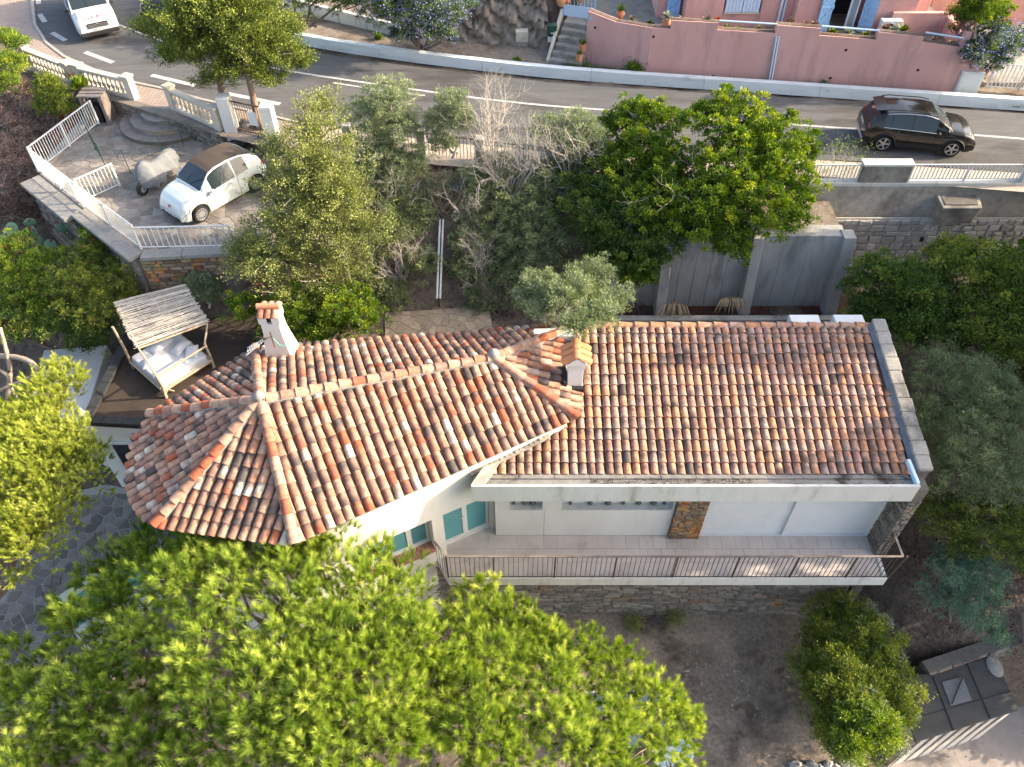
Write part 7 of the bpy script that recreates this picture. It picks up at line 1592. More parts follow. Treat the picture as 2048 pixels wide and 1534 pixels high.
def shrub(name, lab, cat, blobs, ncl, nl, cr, L, Wd, mat, seed, group=None, base=None, stems=6, inner=.55, lump=.22, up=.35, trunk=None, bark='bark', out_w=1.0, accents=(), bare=0, twigmat='twigd', nolimbs=False, stem_r=.04):
    r = np.random.default_rng(seed); cx = np.mean([b[0] for b in blobs], 0); bz = min(b[0][2] - b[1] for b in blobs) if base is None else base
    root = thing(name, (cx[0], cx[1], bz), lab, cat, group)
    p, d, k, rho = clumps(blobs, ncl, r, inner, lump)
    n = ncl * nl; cidx = np.repeat(np.arange(ncl), nl); cs_ = cr * r.uniform(.6, 1.4, ncl)
    rd = rdirs(n, r); rd[:, 2] = np.abs(rd[:, 2]) * 1.1 - .35; pos = p[cidx] + rd * (cs_[cidx] * r.uniform(.25, 1.0, n))[:, None]
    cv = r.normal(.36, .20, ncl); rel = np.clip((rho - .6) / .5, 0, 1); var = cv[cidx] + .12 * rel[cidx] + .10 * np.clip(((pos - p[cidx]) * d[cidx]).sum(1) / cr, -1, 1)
    out = rd * 1.5 + d[cidx] * .4
    acc = sum(a[1] for a in accents)
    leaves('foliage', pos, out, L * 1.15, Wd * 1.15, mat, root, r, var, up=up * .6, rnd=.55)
    for am, frac, aL, aW in accents:
        sel = r.choice(ncl, max(1, int(ncl * frac)), replace=False); ci = np.repeat(sel, 14); ps = p[ci] + r.normal(size=(len(ci), 3)) * cr * .8 + d[ci] * cr * .4
        leaves('flowers', ps, d[ci], aL, aW, am, root, r, None, up=.3, kind='stuff')
    m = MB(); 
    if not nolimbs:
        for i, (c, rr, sq) in enumerate(blobs):
            b0_ = V(cx[0] + r.normal(0, .2), cx[1] + r.normal(0, .2), bz) if trunk is None else V(*trunk[1])
            limb(m, b0_, V(*c), stem_r * 1.6, stem_r * .7, r, .07)
            idx = np.where(k == i)[0]
            for j in idx[:max(2, int(stems * 2))]: limb(m, V(*c) + r.normal(0, .1, 3), p[j], stem_r * .6, .008, r, .08, 4, 4)
        if trunk is not None: tr, tp_, rad = trunk; mm = MB(); limb(mm, V(*tr), V(*tp_), rad, rad * .6, r, .02, 6, 10); mm.build('trunk', bark, root, smooth=60)
        m.build('branches', twigmat, root, smooth=60)
    return root
def twiggy(name, lab, base, tips, n, mat, seed, spread=.5, rad=.02, sub=5, leafmat=None, nleaf=0, L=.05, Wd=.02, cat="bush", group=None):
    """bare branching bush: base points, tip blobs"""
    r = np.random.default_rng(seed); m = MB(); ends = []; root = thing(name, base, lab, cat, group)
    V_, F_ = [], []
    def tri(a, b, ra, rb):
        d = nrm(b - a); x = nrm(np.cross(d, V(.3, .5, .8))); y = np.cross(d, x); k = len(V_)
        for p, q in ((a, ra), (b, rb)):
            for t in (0, 2.094, 4.189): V_.append(p + q * (x * math.cos(t) + y * math.sin(t)))
        for i in range(3): F_.append((k + i, k + (i + 1) % 3, k + 3 + (i + 1) % 3, k + 3 + i))
    def grow(a, d, L_, ra, lev):
        cur = a; n_ = 3
        for s in range(n_):
            d = nrm(d + r.normal(0, .22, 3) + V(0, 0, .04)); nx_ = cur + d * L_ / n_; tri(cur, nx_, ra * (1 - s * .22), ra * (1 - (s + 1) * .22)); cur = nx_
            if lev < 3 and r.random() < .8: grow(cur, nrm(d + r.normal(0, .6, 3)), L_ * .55, ra * .5, lev + 1)
        ends.append(cur)
        if lev < 3:
            for _ in range(2): grow(cur, nrm(d + r.normal(0, .55, 3)), L_ * .6, ra * .45, lev + 1)
    cs = [t[0] for t in tips]; rs_ = [t[1] for t in tips]
    for i in range(n):
        j = r.integers(len(tips)); tgt = V(*cs[j]) + rdirs(1, r)[0] * rs_[j] * .5; a = V(*base) + r.normal(0, .12, 3) * V(1, 1, 0); st_ = a + (tgt - a) * .35; limb_d = nrm(tgt - a)
        tri(a, st_, rad * 1.4, rad); grow(st_, limb_d, np.linalg.norm(tgt - a) * .42, rad, 1 if n > 10 else 0)
    fast('branches', np.array(V_), np.array(F_), mat, root)
    if leafmat:
        e = np.array(ends); ci = r.choice(len(e), nleaf); leaves('foliage', e[ci] + r.normal(0, .05, (nleaf, 3)), rdirs(nleaf, r), L, Wd, leafmat, root, r)
    return root
# ---- pines: needle tufts on shoots
def pine(name, lab, blobs, ntuft, mat, seed, trunk, nneed=96, nl=.19, axis_up=.7, group="pines in front of the villa", bark='bark', inner=.8, tr=.16, nw=.0050):
    r = np.random.default_rng(seed); root = thing(name, trunk[0], lab, "pine tree", group); ntuft = int(ntuft * 2.0)
    blobs = [(c, q * .90, s_) for c, q, s_ in blobs]; p, d, k, rho = clumps(blobs, ntuft, r, inner * .6, .40)
    # tufts gather along branchlets: pull groups together
    g = max(4, ntuft // 13); seeds = p[:g]; a = r.integers(0, g, ntuft); hd = rdirs(ntuft, r); hd[:, 2] = np.abs(hd[:, 2]) * 1.1 - .25; hd = hd * .8 + d[:g][a] * .45; hd /= np.linalg.norm(hd, axis=1)[:, None]
    pr_ = r.uniform(.30, .46, g)[a]; p2 = seeds[a] + hd * (pr_ * r.uniform(.55, 1.05, ntuft))[:, None] * np.array([1.15, 1.15, .8]); gv = r.normal(0, .15, g)[a]
    ax = hd * .75 + np.array([0, 0, axis_up * .8]) + r.normal(0, .18, (ntuft, 3)); ax /= np.linalg.norm(ax, axis=1)[:, None]
    sl_ = r.uniform(.08, .30, ntuft); tsz = r.uniform(.6, 1.25, ntuft)
    n = ntuft * nneed; ti = np.repeat(np.arange(ntuft), nneed); s = r.random(n); A = ax[ti]
    rn = r.normal(size=(n, 3)); rn -= A * (rn * A).sum(1)[:, None]; rn /= np.linalg.norm(rn, axis=1)[:, None]
    el = r.uniform(.2, .95, n) * (1.2 - .55 * s); dirn = A * np.cos(el)[:, None] + rn * np.sin(el)[:, None]
    base = p2[ti] + A * (s * sl_[ti])[:, None]; ln = nl * (tsz[ti] * r.uniform(.75, 1.1, n))[:, None]; side = np.cross(dirn, r.normal(size=(n, 3))); side /= np.linalg.norm(side, axis=1)[:, None]
    v0 = base + side * nw; v1 = base - side * nw; v2 = base + dirn * ln - np.array([0, 0, .012])
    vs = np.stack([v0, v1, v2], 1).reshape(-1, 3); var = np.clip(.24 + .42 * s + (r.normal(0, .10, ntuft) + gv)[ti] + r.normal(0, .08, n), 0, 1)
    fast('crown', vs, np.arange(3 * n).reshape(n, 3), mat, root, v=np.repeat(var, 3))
    m = MB(); top = V(*trunk[1]); mm = MB(); limb(mm, V(*trunk[0]), top, tr, tr * .5, r, .03, 7, 10); mm.build('trunk', bark, root, smooth=60)
    for i, (c, rr, sq) in enumerate(blobs):
        t = r.uniform(.45, .98); s0_ = V(*trunk[0]) * (1 - t) + top * t; c = V(*c) - V(0, 0, rr * .25); limb(m, s0_, c, .06, .03, r, .06, 5, 6)
        js = [j for j in range(g) if k[j] == i][:30]
        for j in js: limb(m, c + r.normal(0, .12 * rr, 3), seeds[j] - V(0, 0, .06), .022, .007, r, .07, 4, 4)
    # shoots carrying the tufts
    W0 = p2 - ax * .10; W1 = p2 + ax * sl_[:, None] * .8; x = np.cross(ax, np.array([.3, .5, .8])); x /= np.linalg.norm(x, axis=1)[:, None]; y = np.cross(ax, x)
    rad = .005; tv = np.stack([W0 + x * rad, W0 - x * rad * .5 + y * rad * .87, W0 - x * rad * .5 - y * rad * .87, W1], 1).reshape(-1, 3); b_ = np.arange(ntuft)[:, None] * 4
    fast('shoots', tv, np.concatenate([b_ + np.array([[0, 1, 3]]), b_ + np.array([[1, 2, 3]]), b_ + np.array([[2, 0, 3]])]), 'barkp', root, kind='stuff')
    m.build('branches', bark, root, smooth=60); return root
B = blob
def B2(px_, py_, z, rpx, sq=0.9):
    c = aty(px_, py_, float(np.interp(py_, [200, 320, 400, 470, 560, 620], [24.4, 24.1, 23.4, 22.5, 21.4, 20.6]))); return (c, rpx / scale_at(c), sq)
def BT(px_, py_, z, rpx, k=.35):
    for t in np.linspace(12, 48, 400):
        p = CAM + ray(px_, py_) * t; r_ = rpx / scale_at(p)
        if p[2] < gh(p[0], p[1]) + k * r_: break
    return (p, r_, .85)
gr = -3.4
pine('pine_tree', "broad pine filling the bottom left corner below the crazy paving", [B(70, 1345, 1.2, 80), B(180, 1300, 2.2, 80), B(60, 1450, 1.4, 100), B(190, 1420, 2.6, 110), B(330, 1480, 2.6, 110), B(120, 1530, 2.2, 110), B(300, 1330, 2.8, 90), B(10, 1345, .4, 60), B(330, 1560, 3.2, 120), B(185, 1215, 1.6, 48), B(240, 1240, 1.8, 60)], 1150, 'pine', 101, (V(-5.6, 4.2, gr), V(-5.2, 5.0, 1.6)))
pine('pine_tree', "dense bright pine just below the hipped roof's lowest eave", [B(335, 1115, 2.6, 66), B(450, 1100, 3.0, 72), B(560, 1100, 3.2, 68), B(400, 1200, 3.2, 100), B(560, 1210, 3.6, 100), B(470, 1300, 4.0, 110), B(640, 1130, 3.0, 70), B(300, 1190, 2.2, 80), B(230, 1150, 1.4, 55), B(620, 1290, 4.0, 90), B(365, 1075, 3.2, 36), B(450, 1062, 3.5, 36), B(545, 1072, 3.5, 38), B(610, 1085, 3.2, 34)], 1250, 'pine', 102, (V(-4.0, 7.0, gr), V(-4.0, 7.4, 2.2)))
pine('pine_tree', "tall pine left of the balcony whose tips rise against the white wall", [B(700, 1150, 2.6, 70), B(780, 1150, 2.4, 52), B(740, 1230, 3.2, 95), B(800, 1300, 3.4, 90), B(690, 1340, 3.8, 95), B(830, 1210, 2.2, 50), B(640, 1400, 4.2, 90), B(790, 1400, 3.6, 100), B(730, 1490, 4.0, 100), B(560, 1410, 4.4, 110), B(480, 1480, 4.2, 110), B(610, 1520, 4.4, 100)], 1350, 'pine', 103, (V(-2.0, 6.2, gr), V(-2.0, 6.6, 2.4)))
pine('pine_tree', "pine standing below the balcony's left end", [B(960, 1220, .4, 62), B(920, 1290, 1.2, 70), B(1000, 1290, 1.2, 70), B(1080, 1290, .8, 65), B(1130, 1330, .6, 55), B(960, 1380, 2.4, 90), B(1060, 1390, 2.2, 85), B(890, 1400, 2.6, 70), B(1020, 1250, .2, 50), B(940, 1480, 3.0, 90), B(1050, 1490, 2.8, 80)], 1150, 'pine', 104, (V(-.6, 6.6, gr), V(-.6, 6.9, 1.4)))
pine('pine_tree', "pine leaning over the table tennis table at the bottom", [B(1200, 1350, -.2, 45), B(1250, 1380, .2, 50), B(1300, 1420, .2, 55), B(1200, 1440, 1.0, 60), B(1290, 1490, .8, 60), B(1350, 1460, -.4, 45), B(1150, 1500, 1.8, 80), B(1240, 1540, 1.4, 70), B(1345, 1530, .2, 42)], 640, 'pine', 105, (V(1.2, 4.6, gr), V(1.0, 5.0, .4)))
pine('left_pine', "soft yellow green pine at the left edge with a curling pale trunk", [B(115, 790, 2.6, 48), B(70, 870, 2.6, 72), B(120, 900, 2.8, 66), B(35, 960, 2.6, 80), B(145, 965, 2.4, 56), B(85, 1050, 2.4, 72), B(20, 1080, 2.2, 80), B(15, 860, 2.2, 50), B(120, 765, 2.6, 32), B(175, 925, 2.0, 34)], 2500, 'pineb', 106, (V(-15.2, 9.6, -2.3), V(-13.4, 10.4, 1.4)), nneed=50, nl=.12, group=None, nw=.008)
# curling bare trunks at the left edge
def curl(lab, pts, r0, r1):
    P = [V(*atz(a, b, z)) for a, b, z in pts]; m = MB(); Q = []
    for i in range(len(P) - 1):
        a, b, c, d = P[max(i - 1, 0)], P[i], P[i + 1], P[min(i + 2, len(P) - 1)]
        for t in np.linspace(0, 1, 6, endpoint=False): Q.append(.5 * ((2 * b) + (c - a) * t + (2 * a - 5 * b + 4 * c - d) * t * t + (3 * b - a - 3 * c + d) * t ** 3))
    Q.append(P[-1]); m.tube(Q, list(np.linspace(r0, r1, len(Q)) * (1 + rng.normal(0, .06, len(Q)))), 9); props(m.build('tree_trunk', 'barkp', smooth=60), lab, "tree trunk", "bare curling trunks at the left edge")
curl("bare curling trunk looping widest, with its arc to the right", [(-30, 712, 2.2), (30, 714, 2.4), (66, 728, 2.4), (75, 752, 2.2), (60, 785, 2.0), (35, 808, 1.6), (10, 850, .8)], .085, .07)
curl("bare trunk rising upright beside the looping one", [(0, 655, 3.2), (12, 700, 2.6), (20, 740, 2.0), (16, 790, 1.2), (12, 850, 0)], .055, .085)
curl("bare branch slanting up to the right through the loop", [(-20, 790, 2.2), (20, 772, 2.3), (60, 755, 2.4)], .06, .05)
curl("short bare trunk leaning below the loop", [(-10, 738, 2.0), (14, 750, 2.0), (22, 775, 1.6), (40, 805, 1.2)], .06, .05)
# ---- cypresses
def cypress(name, lab, blobs, n, nl, mat, seed, trunks, cr=.16, L=.07, Wd=.045, group=None, inner=.6, twig=True, lump=.3):
    r = np.random.default_rng(seed); root = thing(name, trunks[0][0], lab, "cypress tree", group)
    p, d, k, rho = clumps(blobs, n, r, inner, lump); N = n * nl; ci = np.repeat(np.arange(n), nl)
    el = d * np.array([1, 1, .3]) + np.array([0, 0, .45]); el /= np.linalg.norm(el, axis=1)[:, None]
    pos = p[ci] + r.normal(size=(N, 3)) * cr * .55 + el[ci] * r.normal(0, cr * .9, N)[:, None]
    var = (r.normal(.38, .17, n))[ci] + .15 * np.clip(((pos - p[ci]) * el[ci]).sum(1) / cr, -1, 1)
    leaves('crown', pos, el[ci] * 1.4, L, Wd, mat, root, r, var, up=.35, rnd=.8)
    for a, b, rad in trunks: m = MB(); limb(m, V(*a), V(*b), rad, rad * .45, r, .015, 8, 12); m.build('trunk', 'bark', root, smooth=60)
    m = MB(); a, b, rad = trunks[0]
    for j in range(0, n, max(1, n // 170)):
        t = np.clip((p[j][2] - a[2]) / max(.1, (b[2] - a[2])), .1, .95) * r.uniform(.7, 1); a_, b_, _ = trunks[j % len(trunks)]; limb(m, V(*a_) * (1 - t) + V(*b_) * t, p[j], .03, .008, r, .05, 4, 4)
    m.build('branches', 'twig', root); return root
t1a, t1b = V(*atz(455, 268, 3.9)), V(*atz(425, 60, 7.2)); t2a, t2b = V(*atz(524, 280, 3.8)), V(*atz(485, 90, 7.4))
cypress('cypress_tree', "big spreading cypress with two trunks beside the cream balustrade", [B(400, 40, 8.0, 85, .7), B(480, 20, 8.4, 80, .7), B(520, 80, 7.4, 70, .7), B(430, 100, 7.0, 70, .7), B(370, 95, 7.2, 50, .7), B(560, 110, 6.6, 50, .6), B(330, 60, 7.4, 45, .7), B(340, 115, 6.8, 30, .6), B(600, 125, 6.4, 30, .6), B(500, 140, 6.4, 45, .7), B(450, 150, 6.2, 35, .7), B(540, 160, 6.0, 30, .7), B(415, -20, 8.8, 70, .8), B(290, 55, 7.4, 25, .5), B(580, 60, 7.4, 30, .6), B(405, 165, 5.8, 22)], 1500, 70, 'cypress', 201, [(t1a, t1b, .17), (t2a, t2b, .16)], cr=.15)
bz = 1.2
cb_, ct_ = V(*atz(660, 600, 1.2)), V(*atz(610, 210, 8.0))
cypress('cypress_tree', "tall ragged cypress standing behind the roof right of the left chimney", [B(650, 215, 7.6, 38, 1), B(630, 265, 7.4, 52, 1), B(640, 330, 6.6, 75, 1), B(600, 380, 5.8, 75, 1), B(680, 390, 5.8, 70, 1), B(640, 440, 5.0, 90, 1), B(560, 470, 4.6, 65, 1), B(710, 470, 4.6, 65, 1), B(600, 530, 3.8, 85, 1), B(520, 530, 3.8, 55, 1), B(690, 540, 3.6, 55, 1), B(555, 290, 6.4, 40, .6), B(490, 500, 4.2, 35, .8), B(640, 610, 2.8, 50, 1)], 1600, 60, 'cypressb', 202, [(cb_, ct_, .17), (cb_ + V(.5, .1, 0), V(*atz(625, 470, 3.6)), .10)], cr=.14, L=.065, Wd=.035, inner=.75)
# ---- grey green willow-leaved shrubs on the slope
gl = dict(L=.10, Wd=.016)
def greyshrub(lab, blobs, ncl, nl, mat, seed, **k): return shrub('willow_leaved_shrub', lab, "shrub", blobs, int(ncl * 1.4), nl, .15, .09, .019, mat, seed, group="willow leaved shrubs on the slope", inner=.7, up=.45, twigmat='twig', stem_r=.03, **k)
greyshrub("pale grey green shrub rising nearest the road centre line, left of the fence gap", [B2(780, 205, 5.4, 55, 1), B2(740, 240, 5.0, 55, 1), B2(800, 260, 4.8, 55, 1), B2(760, 310, 4.2, 60, 1)], 420, 55, 'grey', 301)
greyshrub("narrow grey green shrub with a thin stem in front of the barred fence", [B2(905, 215, 5.6, 36, 1), B2(880, 250, 5.0, 38, 1), B2(925, 245, 5.0, 30, 1), B2(885, 290, 4.4, 30, 1)], 230, 50, 'grey', 302)
greyshrub("yellowish grey shrub right of the tall ragged cypress", [B2(720, 370, 4.0, 65), B2(790, 350, 4.0, 65), B2(770, 420, 3.2, 60), B2(830, 330, 3.8, 40)], 420, 50, 'grey', 303)
greyshrub("large shaded grey green shrub in the middle of the slope", [B2(1020, 430, 3.2, 75), B2(1080, 380, 3.8, 70), B2(970, 480, 2.8, 60), B2(1080, 490, 3.0, 85), B2(1020, 550, 2.4, 65), B2(940, 420, 3.0, 40)], 800, 55, 'greyd', 304)
greyshrub("silvery shrub below the road, left of the glossy green thicket", [B2(1100, 270, 4.8, 45), B2(1160, 265, 5.0, 50), B2(1190, 300, 4.6, 40), B2(1140, 310, 4.4, 45)], 360, 50, 'grey', 305)
greyshrub("feathery bright shrub draped over the ridge beside the orange chimney cap", [B(1140, 590, 5.2, 42, .7), B(1195, 630, 5.5, 40, .5), B(1090, 575, 4.8, 40, .8), B(1175, 560, 4.6, 42, .9), B(1228, 600, 4.8, 32, .8), B(1085, 620, 4.7, 30), B(1150, 650, 5.5, 30, .5), B(1060, 600, 4.4, 30)], 520, 50, 'grey', 306, lump=.4, accents=(('lemon', .5, .085, .013),))
greyshrub("small grey shrub against the brown terrace wall above the daybed", [B(400, 560, 2.6, 34), B(420, 590, 2.2, 26)], 120, 45, 'grey', 307)
greyshrub("dusty shrub at the foot of the ragged cypress, right side", [B2(730, 480, 2.8, 60), B2(800, 470, 2.6, 50), B2(740, 560, 2.0, 45)], 300, 45, 'greyd', 308)
greyshrub("shaded grey green shrub filling the gap left of the stair pipes", [B2(830, 440, 2.8, 50), B2(800, 410, 3.2, 45), B2(840, 530, 1.9, 45), B2(790, 590, 1.6, 35)], 420, 50, 'greyd', 309)
greyshrub("grey green shrub between the blue pipe and the thicket", [B2(960, 370, 3.4, 45), B2(1000, 340, 3.8, 40), B2(940, 420, 2.9, 40)], 330, 50, 'greyd', 310)
greyshrub("thin grey shrub right of the stair pipes' lower end", [B2(940, 540, 2.0, 38), B2(930, 490, 2.4, 34), B2(960, 590, 1.7, 30)], 240, 50, 'greyd', 311)
greyshrub("pale scrub between the stair pipes and the garden path's right end", [B2(960, 610, 2, 30), B2(1000, 590, 2, 36), B2(1040, 560, 2, 34)], 200, 50, 'grey', 312)
greyshrub("pale scrub below the fence gap around the blue pipe", [B2(860, 400, 3, 30), B2(880, 370, 3, 26), B2(950, 440, 3, 34)], 170, 50, 'grey', 313)
# bare bushes
def tw_(lab, b, tips, n, mat, seed, **k):
  tips = [(t[0] + nrm(CAM - t[0]) * (0 if 'forked' in lab else .9), t[1], t[2]) for t in tips]; m_ = np.mean([t[0] for t in tips], 0); return twiggy('bare_bush', lab, V(m_[0], m_[1], min(m_[2] - .5, gh(m_[0], m_[1]) - .05)), tips, n, mat, seed, group="bare twiggy bushes on the slope", **k)
tw_("tall bare pinkish bush reaching over the road edge", (985, 330, 3.9), [B2(985, 190, 5.6, 35), B2(960, 215, 5.2, 35), B2(1010, 230, 5.2, 35), B2(990, 270, 4.6, 40)], 22, 'twig', 401, rad=.022, leafmat='grey', nleaf=2500, L=.05, Wd=.012)
tw_("wide bare pale bush in front of the fence's right end", (1010, 380, 3.0), [B2(960, 320, 4.0, 45), B2(1050, 310, 4.2, 50), B2(1080, 270, 4.6, 45), B2(1020, 340, 3.8, 45)], 26, 'twig', 402, rad=.024, leafmat='grey', nleaf=2500, L=.05, Wd=.012)
tw_("bare grey bush right of the cypress trunk", (800, 560, 1.3), [B2(790, 495, 3.2, 42), B2(830, 485, 3.2, 38), B2(760, 520, 2.9, 38)], 22, 'twig', 403, rad=.018)
tw_("bare brownish bush left of the stair pipes' upper end", (870, 460, 2.2), [B2(850, 380, 3.2, 40), B2(900, 400, 3.0, 35), B2(880, 350, 3.4, 35)], 10, 'twigd', 404, rad=.018)
tw_("bare pale bush left of the fence's concrete post", (790, 420, 3.0), [B2(770, 350, 4.4, 45), B2(820, 370, 4.0, 40), B2(740, 400, 3.6, 40)], 16, 'twig', 411, rad=.022, leafmat='grey', nleaf=2500, L=.05, Wd=.014)
tw_("tangled bare grey bush spreading over the blue pipe", (920, 400, 2.8), [B2(900, 350, 3.9, 40), B2(950, 380, 3.6, 45), B2(930, 420, 3.2, 40)], 18, 'twig', 412, rad=.02)
tw_("low tangled bare bush right of the pipes' middle", (950, 520, 2.0), [B2(940, 470, 3.0, 40), B2(980, 500, 3.0, 45), B2(950, 560, 2.2, 40)], 18, 'twig', 413, rad=.02, leafmat='greyd', nleaf=1500, L=.05, Wd=.014)
tw_("bare grey bush above the thicket's shaded left side", (1130, 330, 4.0), [B2(1110, 260, 5.2, 35), B2(1150, 250, 5.2, 35), B2(1180, 270, 5.0, 30)], 14, 'twig', 414, rad=.016)
tw_("bare brown bush behind the ridge near the garden path", (990, 630, 1.3), [B2(960, 580, 2.4, 35), B2(1010, 575, 2.4, 40), B2(1040, 600, 2.2, 30)], 14, 'twigd', 405, rad=.018)
# ---- glossy thicket
br = dict(cr=.16, L=.085, Wd=.042)
def broad(lab, blobs, ncl, nl, mat, seed, name='evergreen_shrub', grp="glossy evergreen shrubs in the thicket", **k): return shrub(name, lab, "shrub", blobs, int(ncl * 1.45), nl, .15, .085, .04, mat, seed, group=grp, twigmat='twig', stem_r=.05, **k)
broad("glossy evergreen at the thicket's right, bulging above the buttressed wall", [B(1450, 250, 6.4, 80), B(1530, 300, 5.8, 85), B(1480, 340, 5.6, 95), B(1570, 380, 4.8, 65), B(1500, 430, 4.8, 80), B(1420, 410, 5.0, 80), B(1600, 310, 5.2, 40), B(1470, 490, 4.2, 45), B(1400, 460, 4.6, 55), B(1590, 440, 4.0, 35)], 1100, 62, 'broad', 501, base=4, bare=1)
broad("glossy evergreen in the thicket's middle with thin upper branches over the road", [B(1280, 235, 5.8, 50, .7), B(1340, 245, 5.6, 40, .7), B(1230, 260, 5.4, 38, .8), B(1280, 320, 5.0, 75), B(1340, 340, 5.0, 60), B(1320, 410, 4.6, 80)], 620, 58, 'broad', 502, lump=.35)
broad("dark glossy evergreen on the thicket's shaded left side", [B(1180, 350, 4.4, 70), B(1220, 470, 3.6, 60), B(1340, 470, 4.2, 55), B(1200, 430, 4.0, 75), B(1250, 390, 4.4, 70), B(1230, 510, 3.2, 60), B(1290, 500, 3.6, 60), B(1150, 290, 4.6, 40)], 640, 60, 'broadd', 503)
broad("small bright evergreen low against the first buttress", [B(1275, 550, 3.0, 38), B(1240, 520, 3.0, 30)], 110, 60, 'broad', 504)
tw_("pale forked dead branches showing inside the glossy thicket", (1370, 420, 3.8), [B(1360, 300, 6.2, 20), B(1370, 330, 6.0, 18)], 3, 'twig', 406, rad=.03)
tw_("thin pinkish bush at the thicket's right tip beside the railing", (1660, 370, 4.0), [B(1650, 325, 4.9, 24), B(1665, 340, 4.7, 20)], 7, 'twig', 407, rad=.012, leafmat='lemon', nleaf=1800, L=.06, Wd=.03)
# ---- right side
def rs_(name, lab, blobs, ncl, nl, mat, seed, L=.09, Wd=.035, cr=.18, grp="shrubs right of the villa", **k): return shrub(name, lab, "shrub", blobs, ncl, nl, cr, L, Wd, mat, seed, group=grp, **k)
rs_('evergreen_shrub', "dark evergreen mass right of the buttressed wall, nearest the stone wall foot", [B(1760, 570, 3.4, 70), B(1840, 590, 3.4, 75), B(1740, 630, 2.8, 50), B(1800, 650, 2.8, 70), B(1880, 660, 2.8, 60)], 720, 55, 'broadd', 601, accents=(('broad', .35, .09, .04),))
rs_('evergreen_shrub', "evergreen with yellowing tips at the right edge below the stone wall", [B(1940, 550, 4.0, 75), B(2020, 570, 4.0, 75), B(1960, 640, 3.2, 75), B(2040, 660, 3.2, 70), B(1900, 520, 3.8, 45), B(1980, 700, 2.6, 60)], 760, 55, 'oleander', 602, accents=(('lemon', .35, .09, .04),))
rs_('feathery_shrub', "large feathery grey green shrub beside the right stone parapet", [B(1880, 760, 2.6, 75), B(1960, 780, 2.6, 80), B(1860, 840, 2.0, 60), B(1940, 870, 2.2, 90), B(2020, 830, 2.4, 75), B(1900, 940, 1.4, 70), B(1990, 960, 1.6, 85), B(2040, 920, 2, 60)], 1150, 58, 'greyd', 603, L=.085, Wd=.014, cr=.16, inner=.7, accents=(('grey', .5, .09, .018), ('lemon', .18, .08, .018)))
rs_('feathery_shrub', "olive toned shrub lower right of the balcony's corner", [B(1880, 1030, .4, 60), B(1960, 1050, .6, 70), B(2030, 1040, 1.0, 60), B(1920, 1090, .0, 45), B(2040, 1110, .6, 55)], 520, 52, 'oleander', 604, L=.075, Wd=.02, cr=.16, inner=.7)
rs_('mimosa', "blue green feathery mimosa with yellow tips on the dirt slope", [B(1900, 1130, -.4, 50, .6), B(1960, 1140, -.2, 60, .6), B(1880, 1190, -1.0, 45, .6), B(1950, 1210, -.8, 60, .6), B(1980, 1260, -1.2, 35, .6), B(1900, 1150, -.2, 30, .8)], 420, 60, 'mimosa', 605, L=.06, Wd=.016, cr=.13)
rs_('mixed_shrub', "large rounded mixed shrub between the dry lawn and the shed", [B(1680, 1260, -2.0, 70), B(1720, 1320, -1.6, 85), B(1660, 1370, -1.9, 70), B(1750, 1400, -1.6, 80), B(1700, 1460, -1.5, 70), B(1640, 1290, -2.4, 45), B(1660, 1450, -2.2, 50), B(1690, 1380, -1.2, 60)], 1350, 55, 'oleander', 606, L=.10, Wd=.026, cr=.15, accents=(('lemon', .45, .09, .028), ('silver', .06, .06, .03)), base=-3.6)
rs_('silver_shrub', "silvery leaved shrub on the right flank of the mixed shrub", [B(1740, 1240, -1.7, 35), B(1775, 1330, -1.7, 42), B(1785, 1420, -2.0, 35), B(1790, 1480, -2.2, 30), B(1740, 1400, -1.0, 25)], 210, 48, 'silver', 607, L=.05, Wd=.028, cr=.12)
rs_('yellow_shrub', "bright yellow green shrub at the bottom between lawn and shed", [B(1720, 1440, -.8, 48), B(1760, 1460, -.9, 40), B(1700, 1490, -.9, 35)], 220, 55, 'lemon', 608, L=.08, Wd=.03, cr=.12, accents=(('silver', .2, .05, .03),))
twiggy('bare_bush', "bare pale twigs at the right edge beside the mimosa", V(*atz(2060, 1290, -1.4)), [B(2030, 1200, -.4, 50), B(2050, 1150, 0, 50)], 12, 'twigd', 609, rad=.014, group="shrubs right of the villa")
# trees beyond the right edge of the photograph, whose shade falls on the roof and the balcony
for i, (x, y, zt_, r_) in enumerate(((18.6, 20.2, 12.0, 2.0), (18.8, 16.6, 11.2, 2.1), (18.8, 13.2, 8.6, 1.8), (19.2, 9.6, 3.6, 1.7))):
    r = np.random.default_rng(700 + i); bl = [(V(x + r.uniform(-.6, .6), y + r.uniform(-1.0, 1.0), zt_ - r_ * (1 + 1.25 * q)), r_ * (.85 + .12 * q), 1.) for q in range(4)]
    shrub('shade_tree', ["evergreen tree past the right edge closest to the road", "tall evergreen tree past the right edge beside the pinkish roof", "evergreen tree past the right edge level with the balcony", "lowest evergreen tree past the right edge above the shed"][i], "tree", bl, 900, 36, .28, .22, .13, 'broadd', 710 + i, group="trees beyond the right edge", base=-1.5 if i < 3 else -4)
